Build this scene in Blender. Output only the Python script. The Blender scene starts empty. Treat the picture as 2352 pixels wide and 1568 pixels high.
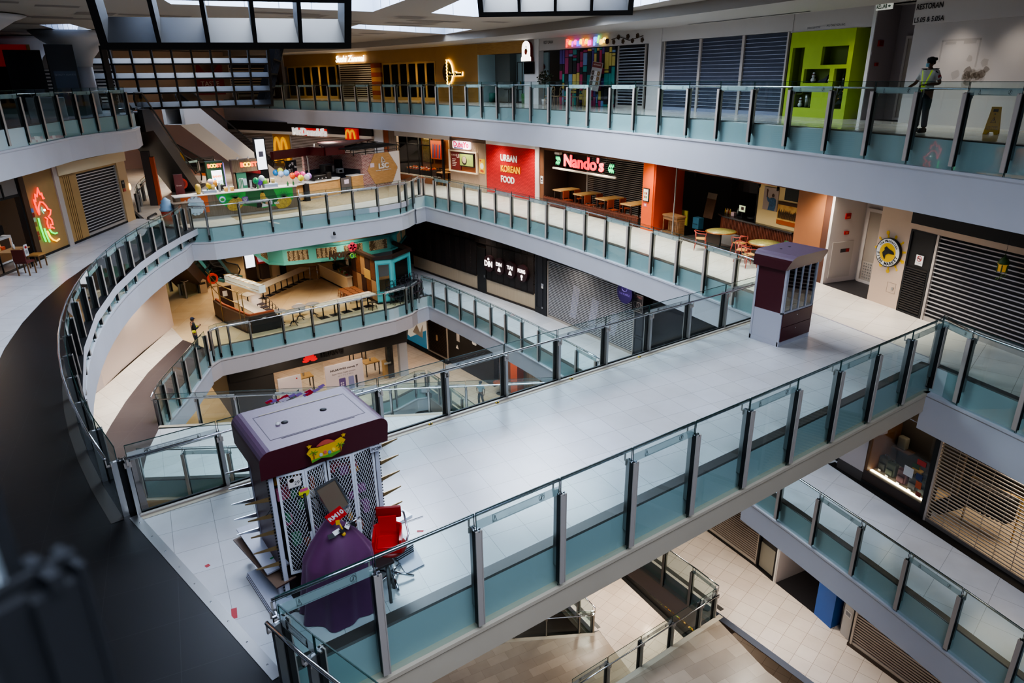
import bpy, bmesh, math, random
from math import sin, cos, radians, atan2, sqrt
from random import uniform
from mathutils import Vector, Matrix
random.seed(7)
SC = bpy.context.scene
COL = SC.collection
PI = math.pi
MT, MR = Matrix.Translation, Matrix.Rotation
# ------------------------------------------------------------------ materials
def lin(h):
    h = h.lstrip('#')
    return tuple(((c/12.92) if c <= .04045 else ((c+.055)/1.055)**2.4) for c in (int(h[i:i+2], 16)/255 for i in (0, 2, 4))) + (1,)
MATS = {}
def mat(name, hx, rough=.5, metal=0, emit=0, noise=0, nscale=3, hx2=None, emit_hex=None, bump=0, spec=None, stretch=None):
    if name in MATS: return MATS[name]
    m = bpy.data.materials.new(name); m.use_nodes = True
    nt = m.node_tree; b = nt.nodes['Principled BSDF']
    c = lin(hx)
    b.inputs['Base Color'].default_value = c
    b.inputs['Roughness'].default_value = rough
    b.inputs['Metallic'].default_value = metal
    if spec is not None: b.inputs['Specular IOR Level'].default_value = spec
    if emit:
        b.inputs['Emission Color'].default_value = lin(emit_hex or hx); b.inputs['Emission Strength'].default_value = emit
    if noise or hx2:
        tc = nt.nodes.new('ShaderNodeTexCoord'); n = nt.nodes.new('ShaderNodeTexNoise')
        n.inputs['Scale'].default_value = nscale; n.inputs['Detail'].default_value = 5
        mp = nt.nodes.new('ShaderNodeMapping')
        if stretch: mp.inputs['Scale'].default_value = stretch
        nt.links.new(tc.outputs['Object'], mp.inputs[0]); nt.links.new(mp.outputs[0], n.inputs['Vector'])
        r = nt.nodes.new('ShaderNodeValToRGB')
        c2 = lin(hx2) if hx2 else tuple(max(0, x*(1-noise)) for x in c[:3])+(1,)
        r.color_ramp.elements[0].color = c2; r.color_ramp.elements[1].color = c
        r.color_ramp.elements[0].position = .35; r.color_ramp.elements[1].position = .65
        nt.links.new(n.outputs[0], r.inputs[0]); nt.links.new(r.outputs[0], b.inputs['Base Color'])
        if bump:
            bp = nt.nodes.new('ShaderNodeBump'); bp.inputs['Strength'].default_value = bump
            nt.links.new(n.outputs[0], bp.inputs['Height']); nt.links.new(bp.outputs[0], b.inputs['Normal'])
    MATS[name] = m
    return m
def tile_mat(name, hx, hx2, mortar, w, h, rot=0, rough=.25, mort=.006, offset=0.0, coord='Object', bumps=0):
    if name in MATS: return MATS[name]
    m = bpy.data.materials.new(name); m.use_nodes = True
    nt = m.node_tree; b = nt.nodes['Principled BSDF']; N = nt.nodes.new; L = nt.links.new
    tc = N('ShaderNodeTexCoord'); mp = N('ShaderNodeMapping'); mp.inputs['Rotation'].default_value[2] = rot
    br = N('ShaderNodeTexBrick'); br.offset = offset; br.squash = 1
    br.inputs['Scale'].default_value = 1; br.inputs['Brick Width'].default_value = w; br.inputs['Row Height'].default_value = h
    br.inputs['Mortar Size'].default_value = mort; br.inputs['Mortar Smooth'].default_value = .1; br.inputs['Bias'].default_value = 0
    br.inputs['Color1'].default_value = lin(hx); br.inputs['Color2'].default_value = lin(hx2); br.inputs['Mortar'].default_value = lin(mortar)
    L(tc.outputs[coord], mp.inputs[0]); L(mp.outputs[0], br.inputs['Vector'])
    n = N('ShaderNodeTexNoise'); n.inputs['Scale'].default_value = 1.3; n.inputs['Detail'].default_value = 8
    L(tc.outputs['Object'], n.inputs['Vector'])
    mx = N('ShaderNodeMix'); mx.data_type = 'RGBA'; mx.blend_type = 'MULTIPLY'; mx.inputs[0].default_value = .35
    r = N('ShaderNodeValToRGB'); r.color_ramp.elements[0].position = .3; r.color_ramp.elements[0].color = (.72, .70, .68, 1)
    r.color_ramp.elements[1].position = .62
    L(n.outputs[0], r.inputs[0]); L(br.outputs[0], mx.inputs[6]); L(r.outputs[0], mx.inputs[7])
    L(mx.outputs[2], b.inputs['Base Color']); b.inputs['Roughness'].default_value = rough
    MATS[name] = m
    return m
def glass_mat(name, tint, ior=1.45, gl=.9, gloss_rough=.02):
    m = bpy.data.materials.new(name); m.use_nodes = True
    nt = m.node_tree; nt.nodes.clear(); N = nt.nodes.new; L = nt.links.new
    o = N('ShaderNodeOutputMaterial'); t = N('ShaderNodeBsdfTransparent'); g = N('ShaderNodeBsdfGlossy')
    mx = N('ShaderNodeMixShader'); lw = N('ShaderNodeLayerWeight'); lw.inputs[0].default_value = .5
    pw = N('ShaderNodeMath'); pw.operation = 'POWER'; pw.inputs[1].default_value = 4.5; ml = N('ShaderNodeMath'); ml.operation = 'MULTIPLY_ADD'; ml.inputs[1].default_value = .7; ml.inputs[2].default_value = ior-1.40
    t.inputs[0].default_value = (*tint, 1); g.inputs['Roughness'].default_value = gloss_rough; g.inputs[0].default_value = (gl, gl, gl, 1)
    L(lw.outputs['Facing'], pw.inputs[0]); L(pw.outputs[0], ml.inputs[0])
    L(ml.outputs[0], mx.inputs[0]); L(t.outputs[0], mx.inputs[1]); L(g.outputs[0], mx.inputs[2]); L(mx.outputs[0], o.inputs[0])
    MATS[name] = m
    return m
def frost_mat(name, hx, a):
    m = bpy.data.materials.new(name); m.use_nodes = True
    nt = m.node_tree; b = nt.nodes['Principled BSDF']; b.inputs['Base Color'].default_value = lin(hx); b.inputs['Roughness'].default_value = .6
    b.inputs['Alpha'].default_value = a
    MATS[name] = m
    return m
def emis(name, hx, s):
    return mat(name, hx, .5, 0, s)
GLASS = glass_mat('rail_glass', (.76, .88, .87), 1.46)
SHOPGLASS = glass_mat('shop_glass', (.82, .86, .86))
DARKGLASS = glass_mat('dark_glass', (.35, .36, .38))
EDGE = mat('glass_edge', '#1c3a36', .2)
STEEL = mat('brushed_steel', '#a7a6a4', .35, .85)
STEELM = mat('matte_steel', '#b5aaa0', .5, .25)
CHROME = mat('chrome', '#d0d2d6', .15, 1)
BLACK = mat('black_rubber', '#0b0b0c', .6)
FROST = frost_mat('frosted_film', '#c4cac6', .72)
INK = mat('notice_ink', '#26211f', .6)
WHITE = mat('white_paint', '#d9d6d2', .55)
FASC = mat('fascia_paint', '#bdbcc0', .55, noise=.06, nscale=.6)
FASCL = mat('fascia_recess', '#aebcba', .5)
FASCB = mat('bridge_fascia', '#c2b29b', .55, noise=.08, nscale=.7)
STRIP = mat('dark_edge_strip', '#46413d', .35)
TBRIDGE = tile_mat('bridge_tile', '#d3d2d2', '#cdcbc9', '#9a9894', .6, .6, radians(8), .22, .004)
TWALK = tile_mat('walk_tile', '#e4d9cb', '#dfd3c4', '#b3a698', .9, .9, radians(-13), .22, .006)
TLEFT = tile_mat('left_tile', '#cfd0d4', '#c6c7cc', '#909196', 1.2, 1.2, radians(30), .25, .006)
TDARK = tile_mat('dark_tile', '#141417', '#111114', '#28282a', .9, .9, radians(10), .4, .004)
TDARKB = tile_mat('brown_tile', '#4a4040', '#463c3c', '#5b5150', 1.2, 1.2, radians(30), .4, .004)
TLOW = tile_mat('lower_tile', '#dfcfc0', '#d6c4b4', '#a08d7f', .6, .6, radians(-13), .25, .007)
TL3 = tile_mat('cool_tile', '#d0d4da', '#c9ced6', '#a2a6ac', 1.2, 1.2, radians(-10), .22, .006)
TWARM = tile_mat('warm_tile', '#dcc39c', '#d6ba90', '#b99c72', 1.2, 1.2, radians(30), .22, .004)
TSTONE = tile_mat('stone_tile', '#b3a08b', '#9c8a77', '#7d6c5b', .9, .45, radians(8), .3, .004, .5)
CEILM = mat('ceiling_paint', '#9d968c', .8)
# ------------------------------------------------------------------ mesh builder
class MB:
    def __init__(s): s.v = []; s.f = []; s.i = []; s.ms = []; s.sm = []
    def mi(s, m):
        if m not in s.ms: s.ms.append(m)
        return s.ms.index(m)
    def face(s, pts, m, sm=False):
        b = len(s.v); s.v += [tuple(p) for p in pts]; s.f.append(tuple(range(b, b+len(pts)))); s.i.append(s.mi(m)); s.sm.append(sm)
        return s
    def mesh(s, vs, fs, m, sm=False):
        b = len(s.v); s.v += [tuple(p) for p in vs]; k = s.mi(m)
        for f in fs: s.f.append(tuple(b+j for j in f)); s.i.append(k); s.sm.append(sm)
        return s
    def box(s, x0, x1, y0, y1, z0, z1, m, tr=None):
        vs = [Vector((x, y, z)) for x in (x0, x1) for y in (y0, y1) for z in (z0, z1)]
        if tr: vs = [tr @ v for v in vs]
        return s.mesh(vs, [(0, 1, 3, 2), (4, 6, 7, 5), (0, 4, 5, 1), (2, 3, 7, 6), (0, 2, 6, 4), (1, 5, 7, 3)], m)
    def rbox(s, x0, x1, y0, y1, z0, z1, m, r=.01, seg=2, tr=None):
        bm = bmesh.new(); bmesh.ops.create_cube(bm, size=1)
        for v in bm.verts: v.co = Vector((x0+(v.co.x+.5)*(x1-x0), y0+(v.co.y+.5)*(y1-y0), z0+(v.co.z+.5)*(z1-z0)))
        bmesh.ops.bevel(bm, geom=bm.edges[:], offset=r, segments=seg, affect='EDGES', profile=.5)
        bm.verts.index_update()
        s.mesh([(tr @ v.co) if tr else v.co.copy() for v in bm.verts], [[v.index for v in f.verts] for f in bm.faces], m, seg > 2)
        bm.free(); return s
    def prism(s, poly, z0, z1, m, mside=None, tr=None):
        n = len(poly); vs = [Vector((p[0], p[1], z)) for z in (z0, z1) for p in poly]
        if tr: vs = [tr @ v for v in vs]
        b = len(s.v); s.v += [tuple(v) for v in vs]; k = s.mi(m); ks = s.mi(mside or m)
        for f, q in [(tuple(b+j for j in reversed(range(n))), ks), (tuple(b+n+j for j in range(n)), k)] + [((b+j, b+(j+1) % n, b+n+(j+1) % n, b+n+j), ks) for j in range(n)]:
            s.f.append(f); s.i.append(q); s.sm.append(False)
        return s
    def yprism(s, poly, y0, y1, m, mside=None):   # outline in x,z, front face at y0
        return s._yp(poly, y0, y1, m, mside)
    def _yp(s, poly, y0, y1, m, mside):
        n = len(poly); b = len(s.v); s.v += [(p[0], y, p[1]) for y in (y0, y1) for p in poly]; k = s.mi(m); ks = s.mi(mside or m)
        for f, q in [(tuple(b+j for j in range(n)), k), (tuple(b+n+j for j in reversed(range(n))), ks)] + [((b+(j+1) % n, b+j, b+n+j, b+n+(j+1) % n), ks) for j in range(n)]:
            s.f.append(f); s.i.append(q); s.sm.append(False)
        return s
    def tube(s, pts, r, m, n=8, closed=False, caps=True):
        pts = [Vector(p) for p in pts]; N = len(pts); rs = r if isinstance(r, (list, tuple)) else [r]*N
        vs = []; up = None
        for i, p in enumerate(pts):
            a = pts[(i-1) % N] if (closed or i > 0) else p; c = pts[(i+1) % N] if (closed or i < N-1) else p
            t = (c-a)
            t = t.normalized() if t.length > 1e-9 else Vector((0, 0, 1))
            if up is None: up = t.orthogonal().normalized()
            up = (up - t*up.dot(t)); up = up.normalized() if up.length > 1e-6 else t.orthogonal().normalized()
            w = t.cross(up)
            vs += [p+(up*cos(2*PI*k/n)+w*sin(2*PI*k/n))*rs[i] for k in range(n)]
        fs = []
        for i in range(N if closed else N-1):
            j = (i+1) % N
            fs += [(i*n+k, i*n+(k+1) % n, j*n+(k+1) % n, j*n+k) for k in range(n)]
        if caps and not closed: fs += [tuple(reversed(range(n))), tuple((N-1)*n+k for k in range(n))]
        return s.mesh(vs, fs, m, True)
    def cyl(s, p0, p1, r0, m, r1=None, n=12): return s.tube([p0, p1], [r0, r0 if r1 is None else r1], m, n)
    def lathe(s, prof, m, c=(0, 0, 0), n=16):
        vs = [(c[0]+r*cos(2*PI*k/n), c[1]+r*sin(2*PI*k/n), c[2]+z) for r, z in prof for k in range(n)]
        fs = [(i*n+k, i*n+(k+1) % n, (i+1)*n+(k+1) % n, (i+1)*n+k) for i in range(len(prof)-1) for k in range(n)]
        fs += [tuple(reversed(range(n))), tuple((len(prof)-1)*n+k for k in range(n))]
        return s.mesh(vs, fs, m, True)
    def ball(s, c, r, m, n=12, sc=(1, 1, 1)):
        k = n//2
        return s.lathe([(max(1e-4, r*sc[0]*sin(PI*i/k)), -r*sc[2]*cos(PI*i/k)) for i in range(k+1)], m, c, n)
    def disc(s, cx, cz, r, y0, y1, m, mside=None, n=32, ex=1):
        return s._yp([(cx+r*ex*cos(2*PI*k/n), cz+r*sin(2*PI*k/n)) for k in range(n)], y0, y1, m, mside)
    def add(s, me, m, tr):
        return s.mesh([tr @ v.co for v in me.vertices], [tuple(p.vertices) for p in me.polygons], m)
    def data(s, name):
        me = bpy.data.meshes.new(name); me.from_pydata(s.v, [], s.f)
        for m in s.ms: me.materials.append(m)
        me.polygons.foreach_set('material_index', s.i); me.polygons.foreach_set('use_smooth', s.sm)
        me.update(); return me
    def obj(s, name, parent=None, **k): return put(name, s.data(name), parent, **k)
def put(name, me, parent=None, loc=None, rot=None, scale=None, label=None, cat=None, group=None, kind=None):
    o = bpy.data.objects.new(name, me); COL.objects.link(o)
    if parent: o.parent = parent
    if loc: o.location = loc
    if rot is not None: o.rotation_euler = rot if isinstance(rot, (tuple, list)) else (0, 0, rot)
    if scale: o.scale = scale
    for a, b in (('label', label), ('category', cat), ('group', group), ('kind', kind)):
        if b: o[a] = b
    return o
def thing(name, label, cat, loc=(0, 0, 0), rot=0, group=None):
    return put(name, None, None, loc, rot, None, label, cat, group)
def struct(name, mb, label, cat=None, parent=None, **k):
    return put(name, mb.data(name), parent, label=label, cat=cat or name.split('_')[0], kind='structure', **k)
def copy_thing(root, loc=None, rot=None, label=None, group=None):
    r = root.copy(); COL.objects.link(r)
    if loc: r.location = loc
    if rot is not None: r.rotation_euler = (0, 0, rot)
    if label: r['label'] = label
    if group: r['group'] = group
    for ch in list(root.children):
        c = ch.copy(); COL.objects.link(c); c.parent = r
        for g in list(ch.children):
            d = g.copy(); COL.objects.link(d); d.parent = c
    return r
# flat lettering as a mesh, standing in x,z and facing -y
TXT = {}
def text_mesh(t, size=1, align='CENTER', ext=0, bold=0, shear=0, space=1, res=3):
    key = (t, size, align, ext, bold, shear, space, res)
    if key in TXT: return TXT[key]
    c = bpy.data.curves.new('lettering', 'FONT'); c.body = t; c.size = size; c.align_x = align; c.align_y = 'CENTER'
    c.extrude = ext; c.offset = bold; c.shear = shear; c.space_character = space; c.resolution_u = res
    o = bpy.data.objects.new('lettering', c); me = bpy.data.meshes.new_from_object(o)
    bpy.data.objects.remove(o); bpy.data.curves.remove(c); TXT[key] = me
    return me
def txt(mb, t, x, z, y, size, m, mirror=False, w=None, rot=0, **k):   # w: squeeze to this width
    me = text_mesh(t, size, **k)
    sx = 1
    if w:
        xs = [v.co.x for v in me.vertices]; sx = w/max(1e-6, max(xs)-min(xs))
    tr = MT((x, y, z)) @ MR(rot, 4, 'Y') @ MR(PI/2, 4, 'X') @ Matrix.Diagonal((-sx if mirror else sx, 1, 1, 1))
    mb.add(me, m, tr); return mb
# ------------------------------------------------------------------ plan geometry
E5 = ((-67.66, 32.99), 88.52); E4 = ((-66.32, 29.85), 86.05); E3 = ((-86.01, 30.45), 104.82)
W5 = ((-67.66, 32.99), 92.30); W4 = ((-49.45, 29.49), 72.39); W3 = ((-67.34, 28.54), 89.37)
CL = (33.02, 15.16)
L5, L4, L3, L2, L1 = 5.0, 0.0, -5.7, -11.5, -17.3
def ax(arc, y, off=0): return arc[0][0]+sqrt((arc[1]+off)**2-(y-arc[0][1])**2)
def arcp(arc, y0, y1, n, off=0): return [(ax(arc, y0+(y1-y0)*i/n, off), y0+(y1-y0)*i/n) for i in range(n+1)]
def lx(y, r): return CL[0]-sqrt(r*r-(y-CL[1])**2)
def larc(r, y0, y1, n): return [(lx(y0+(y1-y0)*i/n, r), y0+(y1-y0)*i/n) for i in range(n+1)]
def resample(path, step, closed=False):
    out = [Vector(path[0])]; need = step; prev = Vector(path[0])
    for p in path[1:]:
        p = Vector(p); d = (p-prev).length
        while d >= need-1e-9:
            prev = prev+(p-prev)*(need/d); out.append(prev.copy()); d = (p-prev).length; need = step
        need -= d; prev = p
    return [tuple(v) for v in out]
def wall_frame(arc, ya, yb, z):
    a = Vector((ax(arc, ya), ya)); b = Vector((ax(arc, yb), yb)); d = b-a
    return (a.x, a.y, z), atan2(d.y, d.x), d.length
def seg_frame(a, b, z):
    d = Vector(b)-Vector(a); return (a[0], a[1], z), atan2(d.y, d.x), d.length
# ------------------------------------------------------------------ floors and slab edges
def poly_floor(name, pts, z, m, label, th=.28):
    mb = MB(); mb.prism(pts, z-th, z, m, FASC)
    me = mb.data(name); bm = bmesh.new(); bm.from_mesh(me)
    bmesh.ops.triangulate(bm, faces=[f for f in bm.faces if len(f.verts) > 4]); bm.to_mesh(me); bm.free()
    return put(name, me, label=label, cat='floor', kind='structure')
def offset_path(path, d):   # + is to the left of travel
    out = []; n = len(path)
    for i, p in enumerate(path):
        a = Vector(path[max(0, i-1)]); c = Vector(path[min(n-1, i+1)]); t = (c-a).normalized()
        out.append((p[0]-t.y*d, p[1]+t.x*d))
    return out
def slab_edge(name, path, z, side, label, zb=-1.5, m=None, back=1.3, strip=True):   # side +1: floor lies to the left of travel
    m = m or FASC; mb = MB()
    prof = [(-.30, .006), (-.12, .006), (-.10, -.02), (-.10, -.64), (.06, -.64), (.06, -.70), (.03, -.74), (.03, zb), (-back, zb)]
    ms = [STRIP if strip else m, STRIP, FASCL, m, m, m, m, m]
    rings = [[(*q, z+pz) for q in offset_path(path, -o*side)] for o, pz in prof]
    for k in range(len(prof)-1):
        for i in range(len(path)-1):
            q = [rings[k][i], rings[k][i+1], rings[k+1][i+1], rings[k+1][i]]
            if side > 0: q.reverse()
            mb.face(q, ms[k])
    return struct(name, mb, label, 'trim')
# ------------------------------------------------------------------ glass railings
def rail_meshes():
    # panel: unit length 1.44 along x, y>0 is the walkway side
    p = MB(); hw = .705
    p.face([(-hw, 0, -.655), (hw, 0, -.655), (hw, 0, 1.2), (-hw, 0, 1.2)], GLASS)
    e = .007
    p.box(-hw, hw, -e, e, 1.195, 1.205, EDGE); p.box(-hw-.004, -hw+.004, -e, e, -.655, 1.2, EDGE); p.box(hw-.004, hw+.004, -e, e, -.655, 1.2, EDGE)
    s = MB(); s.face([(-hw+.01, .004, .93), (hw-.01, .004, .93), (hw-.01, .004, 1.075), (-hw+.01, .004, 1.075)], FROST)
    # the notice reads from the walkway side, which looks towards -y
    fl = MT((0, .006, 1.003)) @ MR(PI, 4, 'Z') @ MR(PI/2, 4, 'X')
    s.add(text_mesh('Please Do Not Lean on Glass', .042), INK, fl @ MT((0, .022, 0)))
    s.add(text_mesh('Jangan Bersandar di Kaca', .036), INK, fl @ MT((0, -.026, 0)))
    def fr(x0, x1, z0, z1, t):
        for q in ((x0, x1, z0, z0+t), (x0, x1, z1-t, z1), (x0, x0+t, z0, z1), (x1-t, x1, z0, z1)): s.box(q[0], q[1], .004, .007, q[2], q[3], INK)
    fr(-.44, .44, .942, 1.064, .005)
    tri = [(-.37, .957), (-.43, .957), (-.40, 1.045)]
    for a, b in ((0, 1), (1, 2), (2, 0)): s.tube([(tri[a][0], .006, tri[a][1]), (tri[b][0], .006, tri[b][1])], .004, INK, 4)
    s.box(-.404, -.396, .004, .007, .985, 1.02, INK); s.box(-.404, -.396, .004, .007, .966, .974, INK)
    s.tube([(.39+.045*cos(k*PI/8), .006, 1.003+.045*sin(k*PI/8)) for k in range(16)], .004, INK, 4, True)
    s.tube([(.36, .006, .973), (.42, .006, 1.033)], .004, INK, 4); s.tube([(.39, .006, 1.02), (.395, .006, .995), (.38, .006, .97)], .006, INK, 4); s.ball((.393, .006, 1.03), .009, INK, 6)
    q = MB()
    q.box(-.03, .03, .012, .10, -.30, .97, STEEL)             # inner fin
    q.box(-.045, .045, -.075, .012, -.55, .965, BLACK)           # gasket
    q.box(-.05, .05, -.09, -.075, -.55, .98, STEELM)       # outer cover
    q.box(.034, .05, -.096, -.09, -.55, .98, STEELM)
    q.box(-.052, .052, -.045, -.02, .965, .985, CHROME); q.box(-.008, .008, -.095, .06, .965, .985, CHROME)
    b = MB()
    b.box(-.05, .05, .09, .10, .86, .95, STEELM); b.box(-.012, .012, .095, .16, .905, .93, STEELM); b.box(-.012, .012, .145, .16, .905, 1.03, STEELM)
    return p.data('glass_panel'), s.data('warning_strip'), q.data('post'), b.data('bracket')
RM = rail_meshes()
def railing(label, pts, z, side, phase=0, group=None, handrail=True, brackets=True, step=None, strips=True, end=True):
    """pts: post positions (plan). side +1: walkway lies to the left of travel"""
    if step: pts = resample(pts, step)
    t = thing('glass_railing', label, 'railing', (pts[0][0], pts[0][1], z), 0, group)
    o = Vector((pts[0][0], pts[0][1])); n = len(pts)
    for i, p in enumerate(pts):
        a = Vector(pts[max(0, i-1)]); c = Vector(pts[min(n-1, i+1)]); d = c-a
        ang = atan2(d.y, d.x)+(0 if side > 0 else PI)
        ps = put('post', RM[2], t, (p[0]-o.x, p[1]-o.y, 0), ang)
        if brackets: put('bracket', RM[3], ps)
    for i in range(n-1):
        a = Vector(pts[i]); c = Vector(pts[i+1]); d = c-a; mid = (a+c)/2-o
        ang = atan2(d.y, d.x)+(0 if side > 0 else PI)
        g = put('glass_panel', RM[0], t, (mid.x, mid.y, 0), ang, (d.length/1.44, 1, 1))
        if strips and (i+phase) % 2 == 0: put('warning_strip', RM[1], g, label='frosted strip printed with a do not lean notice')
    if handrail:
        h = MB(); q = offset_path(pts, .15*side)
        h.tube([(x-o.x, y-o.y, 1.05) for x, y in q], .024, CHROME, 10); h.obj('handrail', t)
    return t
# ================================================================== the building
def xyz(seq): return [tuple(p) for p in seq]
trimL4 = [(16.95, 6.5), (17.32, 8.1), (17.82, 10.25), (17.98, 10.98)]
e4r = arcp(E4, -6, 6.4, 8, .13); e4f = arcp(E4, 11.1, 36.3, 20, .13)
notch4 = [(19.1, 36.55), (18.55, 35.95), (17.85, 35.2), (17.3, 34.85), (15.7, 34.5), (8.4, 34.25), (7.2, 34.3), (6.3, 34.75)]
# fourth level
poly_floor('floor', [(.42, 10.98), (1.25, 6.5), (16.95, 6.5), *trimL4[1:]], L4, TBRIDGE, 'pale grey tiled floor of the footbridge carrying the two kiosks', .9)
poly_floor('floor', e4r+trimL4+e4f+notch4+[(5.0, 38.9), (5.0, 64)]+arcp(W4, 64, -6, 24, .6), L4, TWALK, 'cream tiled walkway running past the red brick panel and fish sign')
poly_floor('floor', larc(34.65, -3, 37, 16)+[(5.0, 38.9), (4.67, 39.14), (1.17, 33.73), (-2.07, 28.7), (-9, 18), (-9, -3)], L4, TLEFT, 'bluish white tiled floor in front of the rooster sign')
strip_in = [(lx(y, 32.8), y) for y in (-3, 0, 2, 4, 5.5)]+[(1.25, 6.5), (.42, 10.98)]+[(lx(y, 32.8), y) for y in (11.5, 14, 17, 20, 23, 26, 29, 31, 33, 34.6)]
poly_floor('floor', strip_in+[(6.3, 35.0), (4.95, 37.0)]+list(reversed(larc(34.65, -3, 36.6, 18))), L4, TDARK, 'curved band of near black floor tiles along the balcony edge')
mb = MB()
for a, b in (((.42, 10.98), (1.25, 6.5)),):
    d = (Vector(b)-Vector(a)).normalized(); n = Vector((-d.y, d.x))*.07
    mb.prism([(a[0]+n.x, a[1]+n.y), (a[0]-n.x, a[1]-n.y), (b[0]-n.x, b[1]-n.y), (b[0]+n.x, b[1]+n.y)], 0, .008, STEEL)
    for k in range(9):
        p = Vector(a).lerp(Vector(b), (k+.5)/9); mb.cyl((p.x, p.y, .008), (p.x, p.y, .012), .012, CHROME, n=8)
struct('trim_1', mb, 'brushed metal threshold strip between footbridge and dark floor')
mb = MB()
for i in range(3):
    a, b = Vector(trimL4[i]), Vector(trimL4[i+1]); n = Vector((-(b-a).y, (b-a).x)).normalized()*.02
    mb.prism([tuple(a+n), tuple(a-n), tuple(b-n), tuple(b+n)], 0, .004, mat('grey_joint', '#8f8a94', .5))
struct('trim_2', mb, 'thin grey joint where the footbridge meets the cream walkway')
# slab edges, fourth level
slab_edge('trim_3', [(1.3, 6.37), (16.6, 6.37)], L4, 1, 'beige fascia on the nearer side of the footbridge', -1.13, FASCB, 2.4)
slab_edge('trim_4', [(.4, 11.1), (17.85, 11.1)], L4, -1, 'beige fascia on the farther side of the footbridge', -1.13, FASCB, 2.4, False)
slab_edge('trim_5', arcp(E4, 11.1, 36.2, 20)+[(18.6, 35.75)], L4, -1, 'pale curved fascia under the cream fourth level walkway')
slab_edge('trim_6', [(19.45, 36.6), (18.45, 35.75), (17.75, 35.1), (17.2, 34.76), (15.7, 34.42), (8.3, 34.13), (7.1, 34.15), (6.15, 34.7)], L4, -1, 'pale fascia under the juice counter balcony')
slab_edge('trim_7', larc(32.89, 11, 33.4, 18)+[(6.2, 34.7)], L4, 1, 'sweeping pale fascia below the curved balcony')
slab_edge('trim_8', arcp(E4, -6, 6.4, 8), L4, -1, 'pale fascia below the balcony beside the fish sign', -1.6)
slab_edge('trim_9', larc(32.89, -3, 6.35, 8), L4, 1, 'pale fascia under the balcony corner nearest the camera')
# fifth level
poly_floor('floor', arcp(E5, -4, 64, 34, .13)+arcp(W5, 64, -4, 24, .3), L5, tile_mat('top_tile', '#d8d4cc', '#d0ccc4', '#a29c94', .9, .9, .2, .12, .005), 'pale polished top level walkway where the guard stands')
l5l = [(.9, -5), (.35, -.2), (-.1, .6), (-.75, 2.1), (-1.5, 4.2), (-3.2, 12), (-3.6, 19), (-1.2, 26.5), (.12, 29.3), (.7, 30.5), (1.35, 32.1), (2.05, 33.75), (2.78, 35), (3.5, 36), (4.3, 36.8), (5.1, 38)]
poly_floor('floor', l5l+[(5.6, 40), (6.5, 46), (7, 64), (-30, 64), (-30, -5)], L5, tile_mat('dim_tile', '#8d8d8f', '#858587', '#6a6a6c', 1.2, 1.2, .4, .25, .005), 'grey floor of the dim top level gallery with white columns')
slab_edge('trim_10', arcp(E5, -4, 64, 34), L5, -1, 'broad pale fascia below the top level railing', -1.68, FASC, .9)
slab_edge('trim_11', offset_path(l5l+[(5.6, 40)], -.13), L5, 1, 'bluish white fascia of the dim gallery above the rooster sign', -1.55, FASC, 3)
# third level
f3 = [(17.95, 35.1), (17.2, 34.55), (16, 34.2), (8, 33.95), (6.5, 34.0), (5.95, 33.75)]
l3c = [(5.6, 33.0), (4.9, 31.7), (4.15, 30.33), (3.5, 29.3), (2.95, 28.33), (2.55, 27.2)]
e3 = arcp(E3, 21.5, 35.6, 8, .12)
poly_floor('floor', arcp(E3, -6, 13, 6, .12)+e3+f3+[(5.3, 36.2), (5, 64)]+arcp(W3, 64, -6, 20, .6), L3, TL3, 'cool white third level walkway past the dark lattice restaurant')
poly_floor('floor', f3[1:]+[(5.95, 33.9), (5.25, 36.02), (5.19, 38.35), (6, 64), (17.6, 64), (17.6, 36)], L3+.004, TWARM, 'warm lit floor of the third level cafe area', .02)
poly_floor('floor', [(5.25, 36.02), (4.2, 34.4), (3.09, 32.52), (1.84, 29.84), (1.05, 27.85), (.45, 26.2), (-.1, 23), (-1.5, 23), (-1.5, 28), (1.26, 31.87), (5.19, 38.35)], L3, TWALK, 'brightly lit cream strip of third level floor by the white wall')
poly_floor('floor', l3c+[(2.45, 26.36), (1.83, 24.82), (1.3, 22.9), (1.2, 20), (-.1, 20), (-.1, 23), (.45, 26.2), (1.05, 27.85), (1.84, 29.84), (3.09, 32.52), (4.2, 34.4), (5.25, 36.02), (5.95, 33.9)], L3, TDARKB, 'brown curved band of third level floor tiles')
poly_floor('floor', [(2.45, 26.36), (1.83, 24.82), (1.3, 22.95), (4.36, 21.05), (17.3, 13.0), (18.3, 17.5)], L3, TBRIDGE, 'white floor of the slanting third level footbridge', .9)
slab_edge('trim_12', [(17.9, 34.9), (17.2, 34.36), (16, 34.0), (8, 33.75), (6.4, 33.82), (5.76, 33.2)], L3, -1, 'pale fascia below the cafe balcony', -1.5, mat('fascia_warm', '#bdb0aa', .55))
slab_edge('trim_13', arcp(E3, 20, 35.0, 8)+[(17.75, 34.8)], L3, -1, 'pale fascia under the third level walkway')
slab_edge('trim_14', arcp(E3, -6, 11.2, 8), L3, -1, 'pale fascia under the dim third level walkway by the bag shop')
slab_edge('trim_15', [(2.6, 26.95), (3.07, 28.33), (3.68, 29.35), (4.3, 30.33), (5.02, 31.7), (5.76, 33.06)], L3, 1, 'pale curved fascia below the brown tiled band')
slab_edge('trim_16', [(1.2, 22.75), (4.3, 20.75), (17.2, 12.7)], L3, 1, 'fascia along the slanting third level footbridge', -1.1, FASCB, 1.5)
slab_edge('trim_17', [(2.6, 26.75), (18.6, 17.1)], L3, -1, 'far fascia of the slanting third level footbridge', -1.1, FASCB, 1.5, False)
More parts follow.
